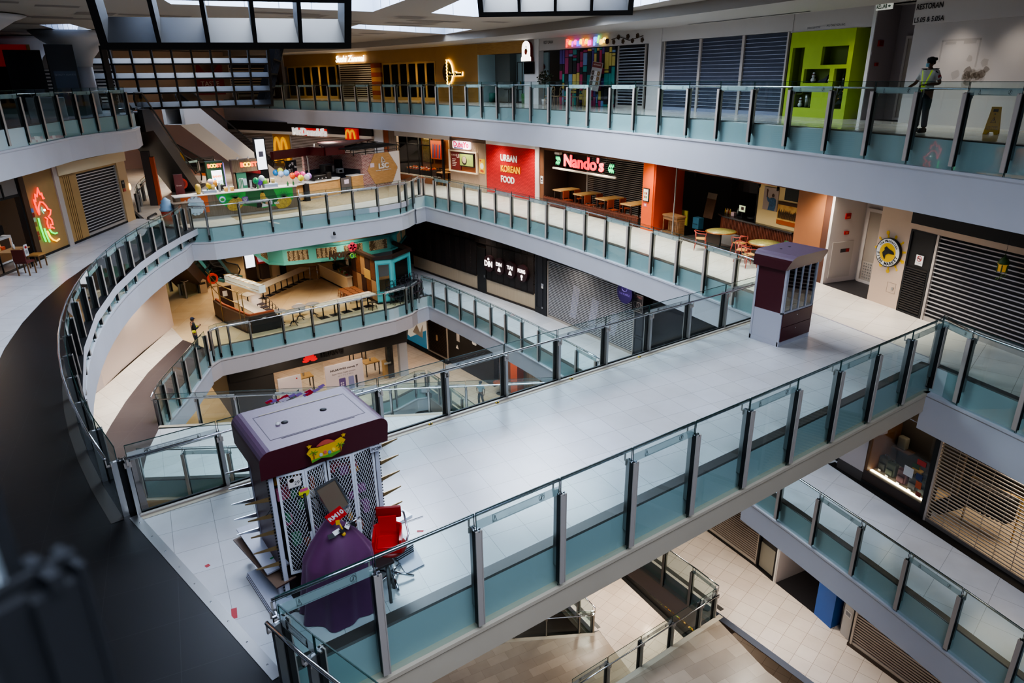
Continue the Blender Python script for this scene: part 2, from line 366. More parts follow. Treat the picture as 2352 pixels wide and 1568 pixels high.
# second level
e2 = [(17.15, 11.7), (17.3, 16), (17.8, 24), (18.15, 31), (18.25, 34.6)]
poly_floor('floor', [(17.0, -4), (17.15, 11.5)]+e2+[(17.5, 35.2), (15.8, 34.6), (8, 34.6), (5.5, 34.9), (3, 30), (-6, 24), (-10, 64), (24, 64), (24, -4)], L2, TLOW, 'pinkish second level floor tiles by the blue pillar')
poly_floor('floor', [(2, 34.7), (8.6, 34.7), (8.6, 64), (-8, 64), (-8, 30)], L2+.005, TWARM, 'warm honey coloured second level floor', .02)
poly_floor('floor', [(-2, -6), (-2, 11.6), (16.88, 11.6), (16.3, 9.1), (15.9, -6)], L2+.004, TSTONE, 'brown stone floor of the second level footbridge', .9)
poly_floor('floor', [(-4, 14), (-6, 24), (3, 30), (3.5, 25), (2.5, 21), (2.2, 14)], L2, TWARM, 'warm second level floor glimpsed under the white bridge')
slab_edge('trim_18', e2, L2, -1, 'pinkish fascia under the second level tiles', -1.5, mat('fascia_rose', '#b5a49b', .55))
slab_edge('trim_19', [(-2, 11.75), (17.1, 11.75)], L2, -1, 'fascia on the edge of the stone footbridge', -1.0, FASCB, 1.5, False)
slab_edge('trim_20', [(18.2, 34.8), (17.5, 35.0), (15.8, 34.4), (8, 34.4), (5.5, 34.7)], L2, -1, 'fascia in front of the phone store', -1.5, FASC)
# lowest levels
poly_floor('floor', [(17.2, 18.1), (17.42, 18.0), (16.88, 15.38), (16, 10), (16, -6), (26, -6), (26, 46), (18.5, 46), (18.2, 34), (17.7, 24)], L1, TLOW, 'brightly lit pale floor of the lowest visible level')
poly_floor('floor', [(13.0, 20.5), (17.17, 18.0), (17.4, 17.98), (16.88, 15.38), (16, 10), (16, -6), (-8, -6), (-8, 26)], L1+.004, TSTONE, 'brown stone floor of the lowest footbridge', .5)
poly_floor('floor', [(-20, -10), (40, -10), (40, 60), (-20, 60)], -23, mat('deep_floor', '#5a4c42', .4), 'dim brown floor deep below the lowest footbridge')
slab_edge('trim_21', [(12.9, 20.65), (17.2, 18.12)], L1, -1, 'fascia of the lowest footbridge', -1.0, FASCB, .8, False)
slab_edge('trim_22', [(17.3, 18.1), (17.8, 24), (18.3, 34)], L1, -1, 'fascia beside the lowest walkway', -1.0, FASCB, .8)
# ------------------------------------------------------------------ railings
railing('near glass railing of the footbridge, in front of the draped stool', [(1.32, 6.37)]+[(2.48+1.41*k, 6.37) for k in range(11)], L4, 1, 0)
railing('far glass railing of the footbridge, behind both kiosks', [(.5, 11.06)]+[(1.86+1.44*k, 11.06) for k in range(12)], L4, -1, 0)
railing('curved glass railing sweeping past the dark floor band', [(lx(y, 32.89), y) for y in (11.1, 12.45, 13.85, 15.25, 16.65, 18.1, 19.5, 20.95, 22.4, 23.7, 25.0, 26.2, 27.3, 28.45, 29.6, 30.8, 31.9, 33.1)]+[(6.05, 34.55)], L4, 1, 1)
railing('glass railing in front of the pineapple juice counter', [(6.35, 34.62), (6.95, 34.18), (8.45, 34.15), (9.93, 34.2), (11.39, 34.25), (12.84, 34.32), (14.29, 34.42), (15.73, 34.52), (17.2, 34.86), (17.75, 35.15), (18.55, 35.85), (19.4, 36.65)], L4, -1, 0)
railing('long glass railing of the cream walkway, facing the red brick panel', [(ax(E4, y), y) for y in (36.3, 35.1, 33.65, 32.1, 30.6, 29.15, 27.7, 26.2, 24.75, 23.3, 21.85, 20.4, 18.95, 17.5, 16.06, 14.62, 13.2, 11.4)], L4, 1, 1)
railing('glass railing turning away beside the fish sign shutter', [(16.7, 6.45)]+[(ax(E4, y), y) for y in (5.62, 4.3, 2.9, 1.5, .1)], L4, 1, 0)
railing('glass railing rounding the balcony corner nearest the camera', [(1.32, 6.25), (1.47, 5.6), (1.8, 4.45), (2.24, 3.1), (2.74, 1.75)], L4, -1, 0)
railing('top level glass railing passing in front of the guard', [(ax(E5, y), y) for y in (3.4, 4.65, 5.89, 7.04, 8.23, 9.44, 10.75, 12.2, 13.69, 15.2, 16.74, 18.3, 19.8, 21.35, 22.9, 24.4, 25.9, 27.4, 28.9, 30.4, 31.9, 33.4, 35, 36.5, 38, 39.5, 41, 42.6, 44.2, 45.8, 47.5, 49.2, 51, 53, 55, 57, 59, 61)], L5, -1, 0)
railing('glass railing of the dim gallery with white columns', [(-1.3, 26.4), (-.55, 27.9), (.15, 29.35), (.78, 30.6), (1.4, 32.1), (2.08, 33.7), (2.8, 34.95), (3.55, 35.95), (4.35, 36.8), (5.1, 37.9)], L5, 1, 0)
railing('glass railing in front of the third level cafe tables', [(6.1, 33.6), (6.5, 33.85), (7.0, 33.82), (8.0, 33.75), (9.65, 33.8), (11.2, 33.85), (12.7, 33.9), (14.05, 33.95), (15.45, 34.05), (16.89, 34.3), (17.35, 34.5), (18.0, 35.0)], L3, -1, 0)
railing('third level glass railing facing the round restaurant signs', [(18.55, 35.5)]+[(ax(E3, y), y) for y in (34.4, 32.95, 31.5, 29.95, 28.4, 27, 25.55, 24.1, 22.55, 21.1, 19.7)], L3, 1, 0)
railing('third level glass railing across from the bag shop window', [(ax(E3, y), y) for y in (12.6, 11.2, 9.8, 8.45, 7.07, 5.7, 4.35, 3.0, 1.6)], L3, 1, 1)
railing('curved glass railing beside the person looking at a phone', [(5.76, 33.06), (5.02, 31.75), (4.27, 30.33), (3.68, 29.32), (3.07, 28.2), (2.62, 27.0)], L3, -1, 1)
railing('glass railing on the far side of the slanting white bridge', resample([(2.62, 26.85), (18.5, 17.25)], 1.45), L3, -1, 1)
railing('glass railing on the near side of the slanting white bridge', resample([(1.35, 22.75), (4.3, 20.8), (17, 12.9)], 1.45), L3, 1, 1)
railing('second level glass railing above the planter', [(17.2, 18.5), (17.2, 17.2), (17.17, 15.9), (17.15, 14.3), (17.12, 12.95), (17.05, 11.85)], L2, 1, 0)
railing('glass railing across the end of the stone footbridge', [(16.85, 11.7), (16.05, 11.7), (14.65, 11.7), (13.2, 11.7), (11.75, 11.7), (10.3, 11.7)], L2, 1, 0)
railing('second level glass railing by the guard in pale shirt', [(18.2, 34.7), (18.18, 33.3), (18.1, 31.9), (18.02, 30.4), (17.95, 29), (17.9, 27.5)], L2, 1, 0)
railing('glass railing in front of the phone store', [(18.1, 34.85), (17.5, 35.05), (15.9, 34.5), (14.4, 34.45), (12.9, 34.45), (11.4, 34.45)], L2, 1, 0)
railing('glass railing at the tip of the lowest stone footbridge', [(17.15, 18.12), (16.6, 18.45), (15.3, 19.22), (14.05, 19.97), (12.8, 20.7)], L1, 1, 0)
railing('glass railing beside the lowest walkway', [(17.28, 18.3), (17.4, 19.4), (17.5, 20.8), (17.62, 22.2)], L1, -1, 1)
# ------------------------------------------------------------------ ceiling with skylights
mb = MB()
HOLES = [
 [(-2.5, -7), (7.5, -7), (9.5, 3.5), (-1.5, 5)],  # added skylight outside the view, put in for fill light
 [(13.9, 31.0), (14.3, 33.2), (21.0, 35.6), (20.2, 31.6)],
 [(11.6, 17.5), (13.9, 24.5), (16.2, 25.2), (20.0, 22.4), (17.5, 14.0)],
 [(1.3, 14.5), (5.2, 25.4), (11.8, 25.0), (9.5, 13.5)],
 [(2.3, 36.5), (5.0, 46.5), (15, 49), (14.5, 42.5), (5.4, 42), (3.3, 35.6)],
]
outer = [(-32, -8)]+arcp(E5, -8, 66, 30, 0.25)+[(-32, 66)]
bm = bmesh.new(); es = []
for loop in [outer]+HOLES:
    vs = [bm.verts.new((*p, 8.65)) for p in loop]
    es += [bm.edges.new((vs[i], vs[(i+1) % len(vs)])) for i in range(len(vs))]
bmesh.ops.triangle_fill(bm, edges=es, use_beauty=True)
me = bpy.data.meshes.new('ceiling'); bm.to_mesh(me); bm.free(); me.materials.append(CEILM)
put('ceiling', me, label='flat beige ceiling pierced by angular skylights', cat='ceiling', kind='structure')
mb = MB(); out = arcp(E5, -8, 66, 30, .25); wal = arcp(W5, -8, 66, 30, .4)
SOF = mat('soffit_paint', '#b9b2ab', .7)
for i in range(30):
    mb.face([(*out[i], 8.3), (*out[i+1], 8.3), (*wal[i+1], 8.3), (*wal[i], 8.3)], SOF)
    mb.face([(*out[i], 8.3), (*out[i+1], 8.3), (*out[i+1], 8.66), (*out[i], 8.66)], CEILM)
struct('ceiling', mb, 'lower pale soffit curving along the top level shops')
mb = MB()
SLOT = mat('dark_slot', '#1d1b1a', .7)
for y0, y1 in ((14.5, 20.5), (26, 29), (36, 41)):
    a = arcp(W5, y0, y1, 6, -.5); b = arcp(W5, y0, y1, 6, -.38)
    for i in range(6): mb.face([(*a[i], 8.29), (*a[i+1], 8.29), (*b[i+1], 8.29), (*b[i], 8.29)], SLOT)
struct('trim_23', mb, 'dark linear air slots in the pale soffit')
# perforated grey panels on the ceiling
mb = MB(); PERF = mat('ceiling_perforated', '#77706a', .8); random.seed(3)
for k in range(70):
    x = uniform(-6, 19); y = uniform(26, 44); w = random.choice((1.2, 2.4)); h = .6
    if random.random() < .5: w, h = h*2, w*.5
    pts = [(x, y), (x+w, y), (x+w, y+h), (x, y+h)]
    def inside(p, poly):
        c = False; n = len(poly)
        for i in range(n):
            x1, y1 = poly[i]; x2, y2 = poly[(i+1) % n]
            if (y1 > p[1]) != (y2 > p[1]) and p[0] < (x2-x1)*(p[1]-y1)/(y2-y1)+x1: c = not c
        return c
    if any(inside(p, h_) for p in pts for h_ in HOLES) or x+w > 19.5: continue
    mb.face([(px, py, 8.643-.0004*k/70) for px, py in pts], PERF)
struct('ceiling', mb, 'scattered grey perforated rectangles set in the beige ceiling')
WELL = mat('well_cladding', '#aeb9c9', .5); SKY = emis('skylight_glow', '#cfe0ff', 3.0)
for k, h in enumerate(HOLES):
    mb = MB(); n = len(h); N = 0
    for i in range(n):
        a, b = Vector(h[i]), Vector(h[(i+1) % n]); L = (b-a).length; m_ = max(1, int(L/1.1))
        for j in range(m_):
            p, q = a.lerp(b, j/m_), a.lerp(b, (j+1)/m_)
            mb.face([(p.x, p.y, 8.65), (q.x, q.y, 8.65), (q.x, q.y, 11.2), (p.x, p.y, 11.2)], WELL)
            d = (b-a).normalized()*.012
            if j: mb.box(p.x-.012, p.x+.012, p.y-.012, p.y+.012, 8.66, 11.19, mat('panel_joint', '#6d7889', .6))
    mb.face([(*p, 11.2) for p in h], SKY)
    struct('window_%d' % (k+1), mb, ['skylight above the near end of the void', 'narrow skylight over the sushi restaurant end', 'large skylight toward the colourful restaurant sign', 'skylight holding the nearest black grid', 'skylight far back holding the large hanging black grid'][k], 'skylight')
# ------------------------------------------------------------------ enclosing walls, left / back
mb = MB(); DARKW = mat('dim_wall', '#4b4846', .8)
mb.box(-9.3, -9, -8, 66, -23, 8.7, DARKW); struct('wall_left', mb, 'dim far side wall beyond the balcony')
mb = MB(); mb.box(-32, 30, 64, 64.3, -23, 8.7, mat('back_wall', '#c9b9ab', .8)); struct('wall_back', mb, 'pale back wall behind the escalators')
mb = MB()
o = arcp(W5, 66, -8, 24, 5.0); q = arcp(W5, 66, -8, 24, 4.7)
for i in range(24): mb.face([(*o[i], -23), (*o[i+1], -23), (*o[i+1], 8.7), (*o[i], 8.7)], DARKW)
struct('wall_right', mb, 'dark rear wall behind the shop units')
# ------------------------------------------------------------------ camera
Rw = ((0.81340035, -0.21719455, 0.53963544), (-0.58157924, -0.28440493, 0.76215446), (-0.01206081, -0.93377747, -0.35765091))
cd = bpy.data.cameras.new('camera'); cam = bpy.data.objects.new('camera', cd); COL.objects.link(cam)
cam.matrix_world = Matrix([[Rw[i][0], -Rw[i][1], -Rw[i][2], (0, 0, 6.4)[i]] for i in range(3)]+[[0, 0, 0, 1]])
cd.sensor_width = 36; cd.sensor_fit = 'HORIZONTAL'; cd.lens = 1583/2352*36; cd.clip_start = .05; cd.clip_end = 300
cd.dof.use_dof = True; cd.dof.focus_distance = 16; cd.dof.aperture_fstop = 2.0
SC.camera = cam
# ------------------------------------------------------------------ light
w = bpy.data.worlds.new('world'); SC.world = w; w.use_nodes = True
w.node_tree.nodes['Background'].inputs[0].default_value = (.55, .62, .75, 1); w.node_tree.nodes['Background'].inputs[1].default_value = .06
def lamp(kind, loc, power, color, size=.5, rot=None, spot=None, blend=.6, sy=None):
    l = bpy.data.lights.new('lamp', kind); l.energy = power; l.color = color
    if kind == 'AREA':
        l.size = size
        if sy: l.shape = 'RECTANGLE'; l.size_y = sy
    else: l.shadow_soft_size = size
    if kind == 'SPOT': l.spot_size = spot; l.spot_blend = blend
    o = bpy.data.objects.new('lamp', l); COL.objects.link(o); o.location = loc
    if rot: o.rotation_euler = rot
    return o
WARM = (1, .80, .58); NEUT = (1, .92, .80); COOL = (.83, .91, 1)
def arc_lamps(arc, off, ys, z, power, col=NEUT, size=.35, spot=2.3):
    for y in ys: lamp('SPOT', (ax(arc, y, off), y, z), power, col, size, None, spot, .9)
# daylight falling through the skylights; the last is fill under the added unseen one
for (x, y, s, e) in ((8, 21, 6, 1500), (16, 21, 5, 1300), (17.3, 33, 5, 900), (8, 44, 7, 900), (3.5, -1.5, 7, 450)):
    lamp('AREA', (x, y, 11.0), e, COOL, s)
arc_lamps(E4, 2.3, range(12, 37, 3), 3.1, 330)
arc_lamps(E4, 1.7, (8.6,), 3.2, 330, NEUT, .25, 1.5)
for p in ((8, 37), (11, 37), (14, 37.5), (17, 38), (9, 41), (13, 43), (17, 44)): lamp('SPOT', (*p, 3.1), 260, NEUT, .4, None, 2.5, .9)
for p in ((15, 49), (12, 53), (9, 56), (8, 48)): lamp('SPOT', (*p, 3.6), 350, WARM, .4, None, 2.6, .9)
arc_lamps(E3, 2.0, range(21, 37, 4), -1.7, 170, NEUT)
for p in ((8, 36.5), (11.5, 37), (15, 37), (9, 41), (12.5, 41.5), (16, 41), (8.5, 46), (12, 47)): lamp('SPOT', (*p, -1.7), 260, WARM, .4, None, 2.6, .9)
for p in ((3.9, 34.8), (2.3, 31.6), (.9, 28.6)): lamp('SPOT', (*p, -1.7), 420, NEUT, .3, None, 1.8, .9)
for p in ((10, 36.2), (14, 36.2), (6, 40), (6.5, 44), (12, 41), (16, 41), (20, 36), (20, 31), (0, 26), (1, 22)): lamp('SPOT', (*p, -7.5), 240, WARM, .4, None, 2.6, .9)
for p, e in (((18.6, 15.5), 240), ((18.3, 10.9), 420), ((18, 7), 120)): lamp('SPOT', (*p, -7.6), e, NEUT, .3, None, 1.9, .9)
for p, e in (((19.2, 20.5), 420), ((18.9, 16.5), 420), ((10, 13), 150), ((17, 12), 120)): lamp('SPOT', (*p, -13.2), e, NEUT, .3, None, 2.3, .9)
for p, e in (((18.4, 9), 50), ((17.6, 5), 35), ((18.8, 14), 60)): lamp('SPOT', (*p, -1.8), e, NEUT, .3, None, 2.4, .9)
for y, e in ((9.6, 90), (13.0, 60), (8, 60)): lamp('SPOT', (ax(W5, y, -.8), y, 8.2), e, NEUT, .15, None, 1.6, .9)
for y in (44, 50, 56): lamp('SPOT', (ax(W5, y, -1.2), y, 8.2), 160, WARM, .3, None, 2.2, .9)
for y in (30, 36): lamp('SPOT', (ax(W5, y, -1.2), y, 8.2), 60, NEUT, .3, None, 2.2, .9)
for p, e in (((-2, 33), 100), ((0, 36), 120), ((2.6, 38), 120)): lamp('SPOT', (*p, 3.2), e, COOL, .4, None, 2.5, .9)
for p, e in (((-1.8, 26), 60), ((-2.5, 21), 40)): lamp('SPOT', (*p, 3.2), e, COOL, .5, None, 2.5, .9)
SC.view_settings.view_transform = 'AgX'; SC.view_settings.look = 'AgX - Medium High Contrast'; SC.view_settings.exposure = .7
SC.cycles.use_denoising = True; SC.cycles.max_bounces = 7; SC.cycles.transparent_max_bounces = 24; SC.cycles.glossy_bounces = 3; SC.cycles.diffuse_bounces = 3
SC.cycles.caustics_reflective = False; SC.cycles.caustics_refractive = False; SC.cycles.sample_clamp_indirect = 4
SC.cycles.use_adaptive_sampling = True; SC.cycles.adaptive_threshold = .02
# ================================================================== shop front helpers
class WF:
    """front of a shop unit: x runs along the wall as seen from the void, -y faces the void, z up from the floor"""
    def __init__(s, arc, ya, yb, z):
        s.loc, s.rot, s.L = wall_frame(arc, ya, yb, z) if not isinstance(arc, list) else seg_frame(arc[0], arc[1], z)
        s.ya, s.yb = ya, yb
    def u(s, y): return (s.ya-y)/(s.ya-s.yb)*s.L
    def thing(s, name, label, cat, group=None, x=0, y=0, z=0):
        c, n = cos(s.rot), sin(s.rot)
        return thing(name, label, cat, (s.loc[0]+x*c-y*n, s.loc[1]+x*n+y*c, s.loc[2]+z), s.rot, group)
    def wall(s, mb, label, name='wall_right'): return put(name, mb.data(name), None, s.loc, s.rot, None, label, 'wall', None, 'structure')
    def one(s, name, mb, label, cat, group=None): return put(name, mb.data(name), None, s.loc, s.rot, None, label, cat, group)
SLAT = mat('shutter_slat', '#c9c6c2', .4, .3); SLATD = mat('shutter_dim', '#6d6f78', .5, .2); SHBACK = mat('shutter_back', '#17151a', .7)
def shutter(F, label, x0, x1, z0, z1, pitch, slat, back=SHBACK, slat_h=.035, group=None, bar=STEELM, y=0, rail=STEELM, solid=True):
    t = F.thing('roller_shutter', label, 'shutter', group)
    mb = MB()
    if solid: mb.box(x0, x1, y+.05, y+.07, z0, z1, back)  # dark back sheets paint in the unlit interior behind open slats
    n = int((z1-z0)/pitch)
    for i in range(n): z = z0+.08+i*pitch; mb.box(x0+.03, x1-.03, y+.0, y+.03, z, z+slat_h, slat)
    if not solid:
        k = max(2, int((x1-x0)/.5))
        for i in range(k+1): x = x0+.04+(x1-x0-.08)*i/k; mb.box(x-.006, x+.006, y+.03, y+.04, z0, z1, slat)
    mb.obj('curtain', t)
    for x in (x0, x1): MB().box(x-.035, x+.035, y-.03, y+.06, z0, z1, rail).obj('guide_rail', t)
    MB().box(x0, x1, y-.01, y+.05, z0, z0+.12, bar).obj('bottom_bar', t)
    return t
def box_frame(mb, x0, x1, z0, z1, t, y0, y1, m):
    mb.box(x0, x1, y0, y1, z0, z0+t, m); mb.box(x0, x1, y0, y1, z1-t, z1, m); mb.box(x0, x0+t, y0, y1, z0+t, z1-t, m); mb.box(x1-t, x1, y0, y1, z0+t, z1-t, m)
def holed(mb, x0, x1, z0, z1, holes, y0, y1, m):   # wall with rectangular openings
    xs = sorted({x0, x1, *[h[0] for h in holes], *[h[1] for h in holes]}); zs = sorted({z0, z1, *[h[2] for h in holes], *[h[3] for h in holes]})
    for i in range(len(xs)-1):
        for j in range(len(zs)-1):
            cx, cz = (xs[i]+xs[i+1])/2, (zs[j]+zs[j+1])/2
            if not any(h[0] < cx < h[1] and h[2] < cz < h[3] for h in holes): mb.box(xs[i], xs[i+1], y0, y1, zs[j], zs[j+1], m)
def rrect(x0, x1, z0, z1, r, n=5):
    out = []
    for cx, cz, a in ((x1-r, z1-r, 0), (x0+r, z1-r, 90), (x0+r, z0+r, 180), (x1-r, z0+r, 270)):
        out += [(cx+r*cos(radians(a+90*i/n)), cz+r*sin(radians(a+90*i/n))) for i in range(n+1)]
    return out
PLAST = mat('plaster_wall', '#c6beb9', .75, noise=.05, nscale=.8)
# ================================================================== fifth level, right to far left
F = WF(W5, 10.86, 4.0, L5)
mb = MB(); mb.box(0, F.L, 0, .2, 0, 3.5, PLAST); mb.box(-.02, F.L, -.1, 0, 2.66, 3.4, mat('sign_board', '#cfc8c4', .6))
STAIN = frost_mat('stain', '#5b4a34', .38); ST2 = frost_mat('stain_faint', '#6b5b48', .16)
random.seed(5)
for k in range(26):
    a = random.gauss(0, 1); cx = F.u(8.83)+random.gauss(0, .17); cz = 1.3+random.gauss(0, .16); r = uniform(.05, .14)
    mb.face([(cx+r*cos(q*PI/5)*uniform(.7, 1.2), -.002-.0002*k, cz+r*sin(q*PI/5)*uniform(.7, 1.2)) for q in range(10)], ST2 if k % 3 else STAIN)
x0, x1 = F.u(9.93), F.u(8.8)
for a in ((x0, x1, 2.17, 2.22), (x0, x0+.05, 1.65, 2.2), (x1-.05, x1, 1.5, 2.2), (x0+.12, x0+.45, 2.09, 2.16), (x1-.5, x1-.14, 2.09, 2.17)): mb.face([(a[0], -.003, a[2]), (a[1], -.003, a[2]), (a[1], -.003, a[3]), (a[0], -.003, a[3])], ST2)
F.wall(mb, 'pale plaster wall with brown damp stains beside the guard')
mb = MB(); txt(mb, 'RESTORAN', F.u(10.42), 3.1, -.112, .2, INK, w=.84, bold=.004); txt(mb, 'L5.05 & 5.05A', F.u(10.38), 2.765, -.112, .18, INK, w=.96, bold=.004)
F.one('wall_lettering', mb, 'dark lettering RESTORAN and unit number on pale signboard', 'sign')
# corridor recess with door
F = WF(W5, 12.33, 10.86, L5)
DIMW = mat('recess_wall', '#8f8486', .8); DOORM = mat('door_beige', '#9b8f83', .6)
mb = MB(); mb.box(0, .12, -.02, 1.0, 0, 3.4, WHITE); mb.box(.12, F.L, .95, 1.05, 0, 3.4, DIMW); mb.box(.12, .14, 0, .95, 0, 3.4, DIMW); mb.box(F.L-.02, F.L, 0, .95, 0, 3.4, PLAST); mb.box(.12, F.L, 0, .95, 3.3, 3.4, PLAST)
F.wall(mb, 'recess walls framing the corridor door beside the green booth')
t = F.thing('corridor_door', 'beige corridor door inside the top level recess', 'door')
MB().box(.62, 1.36, .90, .95, 0, 2.35, DOORM).obj('door_leaf', t)
mb = MB(); box_frame(mb, .54, 1.44, 0, 2.43, .08, .87, .95, mat('door_frame', '#b2a7a2', .6)); mb.obj('door_frame', t)
RED = mat('fire_red', '#a11a17', .45)
for z, a, lab in ((2.15, .2, 'upper red fire alarm box in the top level recess'), (1.59, .12, 'lower red fire call point in the top level recess')):
    mb = MB(); mb.rbox(.14, .2, .18, .18+a, z, z+a*.85, RED, .01); mb.box(.2, .205, .2, .16+a, z+.02, z+a*.85-.02, mat('red_dark', '#6d100e', .5)); F.one('fire_alarm_box', mb, lab, 'fire alarm')
mb = MB(); mb.rbox(.09, .66, -.06, -.01, 3.14, 3.32, mat('exit_white', '#d9dcd2', .5, emit=.25), .01)
txt(mb, 'KELUAR', .3, 3.23, -.064, .16, mat('exit_green', '#14512c', .5), w=.38, bold=.006)
mb.box(.51, .56, -.064, -.06, 3.215, 3.245, MATS['exit_green']); mb.yprism([(.56, 3.19), (.61, 3.23), (.56, 3.27)], -.064, -.06, MATS['exit_green'])
F.one('exit_sign', mb, 'green on white KELUAR exit sign with arrow', 'sign')
# lime green booth
F = WF(W5, 15.5, 12.33, L5)
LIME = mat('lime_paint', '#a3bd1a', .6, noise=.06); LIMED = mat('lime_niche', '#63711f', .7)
u = F.u
mb = MB(); xr = u(12.99)
hs = [(u(15.38), u(14.85), .75, 2.23), (u(14.1), u(13.06), 1.66, 2.22), (u(14.75), u(13.68), 1.1, 1.54), (u(13.5), u(13.03), .3, 1.54), (u(15.12), u(14.3), .3, .86)]
holed(mb, 0, xr, 0, 2.72, hs, 0, .12, LIME)
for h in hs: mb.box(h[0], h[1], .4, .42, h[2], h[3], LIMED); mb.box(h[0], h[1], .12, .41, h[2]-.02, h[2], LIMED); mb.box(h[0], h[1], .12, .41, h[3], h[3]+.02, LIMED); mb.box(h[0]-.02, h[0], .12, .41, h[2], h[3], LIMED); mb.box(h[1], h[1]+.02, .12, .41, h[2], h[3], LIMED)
mb.box(xr, xr+.12, 0, 1.0, 0, 2.72, LIME); mb.box(-.1, F.L, .02, .3, 2.72, 3.4, PLAST)
txt(mb, 'DIMILIKI OLEH MYTAN', u(14.6), 2.82, .012, .085, INK, w=.55); txt(mb, 'MYU TANCY SDN. BHD.', u(13.7), 2.84, .012, .1, INK, w=.75)
t = F.wall(mb, 'lime green display booth with rectangular niches')
def snowman(x, y, z, s, label):
    t = F.thing('snowman_figure', label, 'figurine', 'snowman figures in the lime booth', x, y, z); m = mat('snow_white', '#d8d9d6', .7)
    b = MB(); b.ball((0, 0, .11*s), .11*s, m); b.ball((0, 0, .27*s), .08*s, m); b.obj('body', t)
    MB().ball((0, 0, .38*s), .055*s, m).obj('head', t); MB().lathe([(.07*s, 0), (.075*s, .03*s), (.02*s, .05*s)], mat('felt_dark', '#5a2220', .8), (0, 0, .31*s), 10).obj('scarf', t)
snowman(u(14.56), .26, 1.1, .8, 'white snowman figure at the near end of the middle niche, beside black shoe')
snowman(u(13.85), .26, 1.1, .7, 'white snowman figure in the middle niche closest to the tree')
snowman(u(15.0), .26, .3, .75, 'white snowman figure left of the steel cup in the lowest niche')
snowman(u(14.45), .26, .3, .75, 'white snowman figure in the lowest niche nearest the christmas tree')
mb = MB(); mb.lathe([(.06, 0), (.07, .3), (.075, .42)], STEEL, (u(14.72), .26, .3), 12); F.one('steel_cup', mb, 'tall steel cup standing between two snowmen in lowest niche', 'cup')
mb = MB(); mb.yprism([(u(14.3), 1.11), (u(13.98), 1.11), (u(13.9), 1.36), (u(14.05), 1.24), (u(14.3), 1.17)], .2, .3, mat('shoe_black', '#16181a', .4)); F.one('boot_shape', mb, 'black pointed shoe shape on the middle niche shelf', 'ornament')
t = F.thing('christmas_tree', 'dark small christmas tree with baubles in the tall niche', 'christmas tree', None, u(13.27), .25, .32)
b = MB()
for k in range(6): b.lathe([(.2-.027*k, 0), (.03, .22)], mat('tree_green', '#1c2a1c', .8), (0, 0, .12+.16*k), 9)
b.obj('foliage', t); MB().cyl((0, 0, 0), (0, 0, .2), .03, mat('bark', '#3b2a1e', .8)).obj('trunk', t)
for k in range(12):
    a = k*2.4; z = .15+.075*k; MB().ball((.15*cos(a)*(1.1-z*.8), .15*sin(a)*(1.1-z*.8)-.03, z), .022, mat(('bauble_red', 'bauble_white', 'bauble_gold')[k % 3], ('#a82018', '#ddd', '#c09030')[k % 3] if k % 3 != 1 else '#dddddd', .3)).obj('bauble', t)
# three wide blue grey shutters
F = WF(W5, 22.6, 15.5, L5); u = F.u
SLB = mat('shutter_bluegrey', '#6f7484', .45, .1); BKB = mat('shutter_blue_back', '#3a3d4c', .6, noise=.15)
mb = MB(); mb.box(0, F.L, 0, .3, 2.76, 3.4, PLAST); mb.box(-.25, .1, -.03, .3, 0, 3.4, PLAST)
F.wall(mb, 'pale fascia above the three blue grey shutters')
ed = [22.32, 20.05, 17.72, 15.6]
for k, lab in enumerate(('blue grey shutter next to the white pilaster', 'blue grey shutter in the middle of three', 'blue grey shutter touching the lime booth')):
    shutter(F, lab, u(ed[k])+.03, u(ed[k+1])-.03, 0, 2.75, .14, mat('slat_line', '#a2a5b3', .4, .1), BKB, .016, 'blue grey shutters', mat('bar_blue', '#7d8194', .5))
# Peranakan restaurant
F = WF(W5, 31.9, 22.6, L5); u = F.u
mb = MB(); mb.box(0, F.L, .0, .3, 2.72, 3.4, PLAST); mb.box(u(23.3), F.L, -.03, .3, 0, 3.4, PLAST); mb.box(0, u(30.1), 1.6, 1.7, 0, 2.72, mat('grey_plaster', '#8d8985', .8)); mb.box(u(30.15), u(30.05), .3, 1.6, 0, 2.72, MATS['grey_plaster'])
txt(mb, 'RESTORAN', u(31.05), 3.1, -.006, .2, INK, w=.85, bold=.003)
F.wall(mb, 'white shop front lettered RESTORAN around the mosaic restaurant')
t = F.thing('shop_sign', 'multicoloured glowing Peranakan Place letters', 'sign')
cols = ['#ff2a1c', '#ffb400', '#d028e0', '#ff40b0', '#4a3cff', '#ffe84a', '#ff6a10', '#ffd23c', '#ff3ccf', '#5060ff', '#5c8cff', '#7fe85a', '#ffcc40', '#ffe070', '#5a1515']
word = 'Peranakan Place'; xx = u(29.35); n = 0; step = (u(26.0)-u(29.35))/15
for k, ch in enumerate(word):
    if ch == ' ': continue
    c = cols[(k*1) % 15]; b = MB(); m = emis('neon_'+c[1:], c, 1.6 if ch != 'e' or k < 10 else .0) if not (k == 14) else mat('dead_letter', '#4a1512', .5)
    txt(b, ch, xx+step*(k+.5), 2.98+(.05 if k % 2 else -.02), -.1, .5 if ch in 'P' else .44, m, rot=(.12 if k % 2 else -.1), ext=.03, bold=.014, shear=.15); b.obj('letter', t)
b = MB(); b.tube([(u(25.85), -.02, 3.0), (u(25.3), -.02, 3.08), (u(24.6), -.02, 2.9), (u(23.7), -.02, 3.05)], .015, mat('floral_brown', '#4a3321', .7), 5)
for k in range(7):
    cx = u(25.7)+(u(23.75)-u(25.7))*k/6; cz = 2.98+(.09 if k % 2 else -.1)
    for q in range(5): b.disc(cx+.06*cos(q*1.257), cz+.06*sin(q*1.257), .05, -.03, -.01, MATS['floral_brown'], n=8)
F.one('floral_decal', b, 'brown floral garland on the white fascia', 'wall decoration')
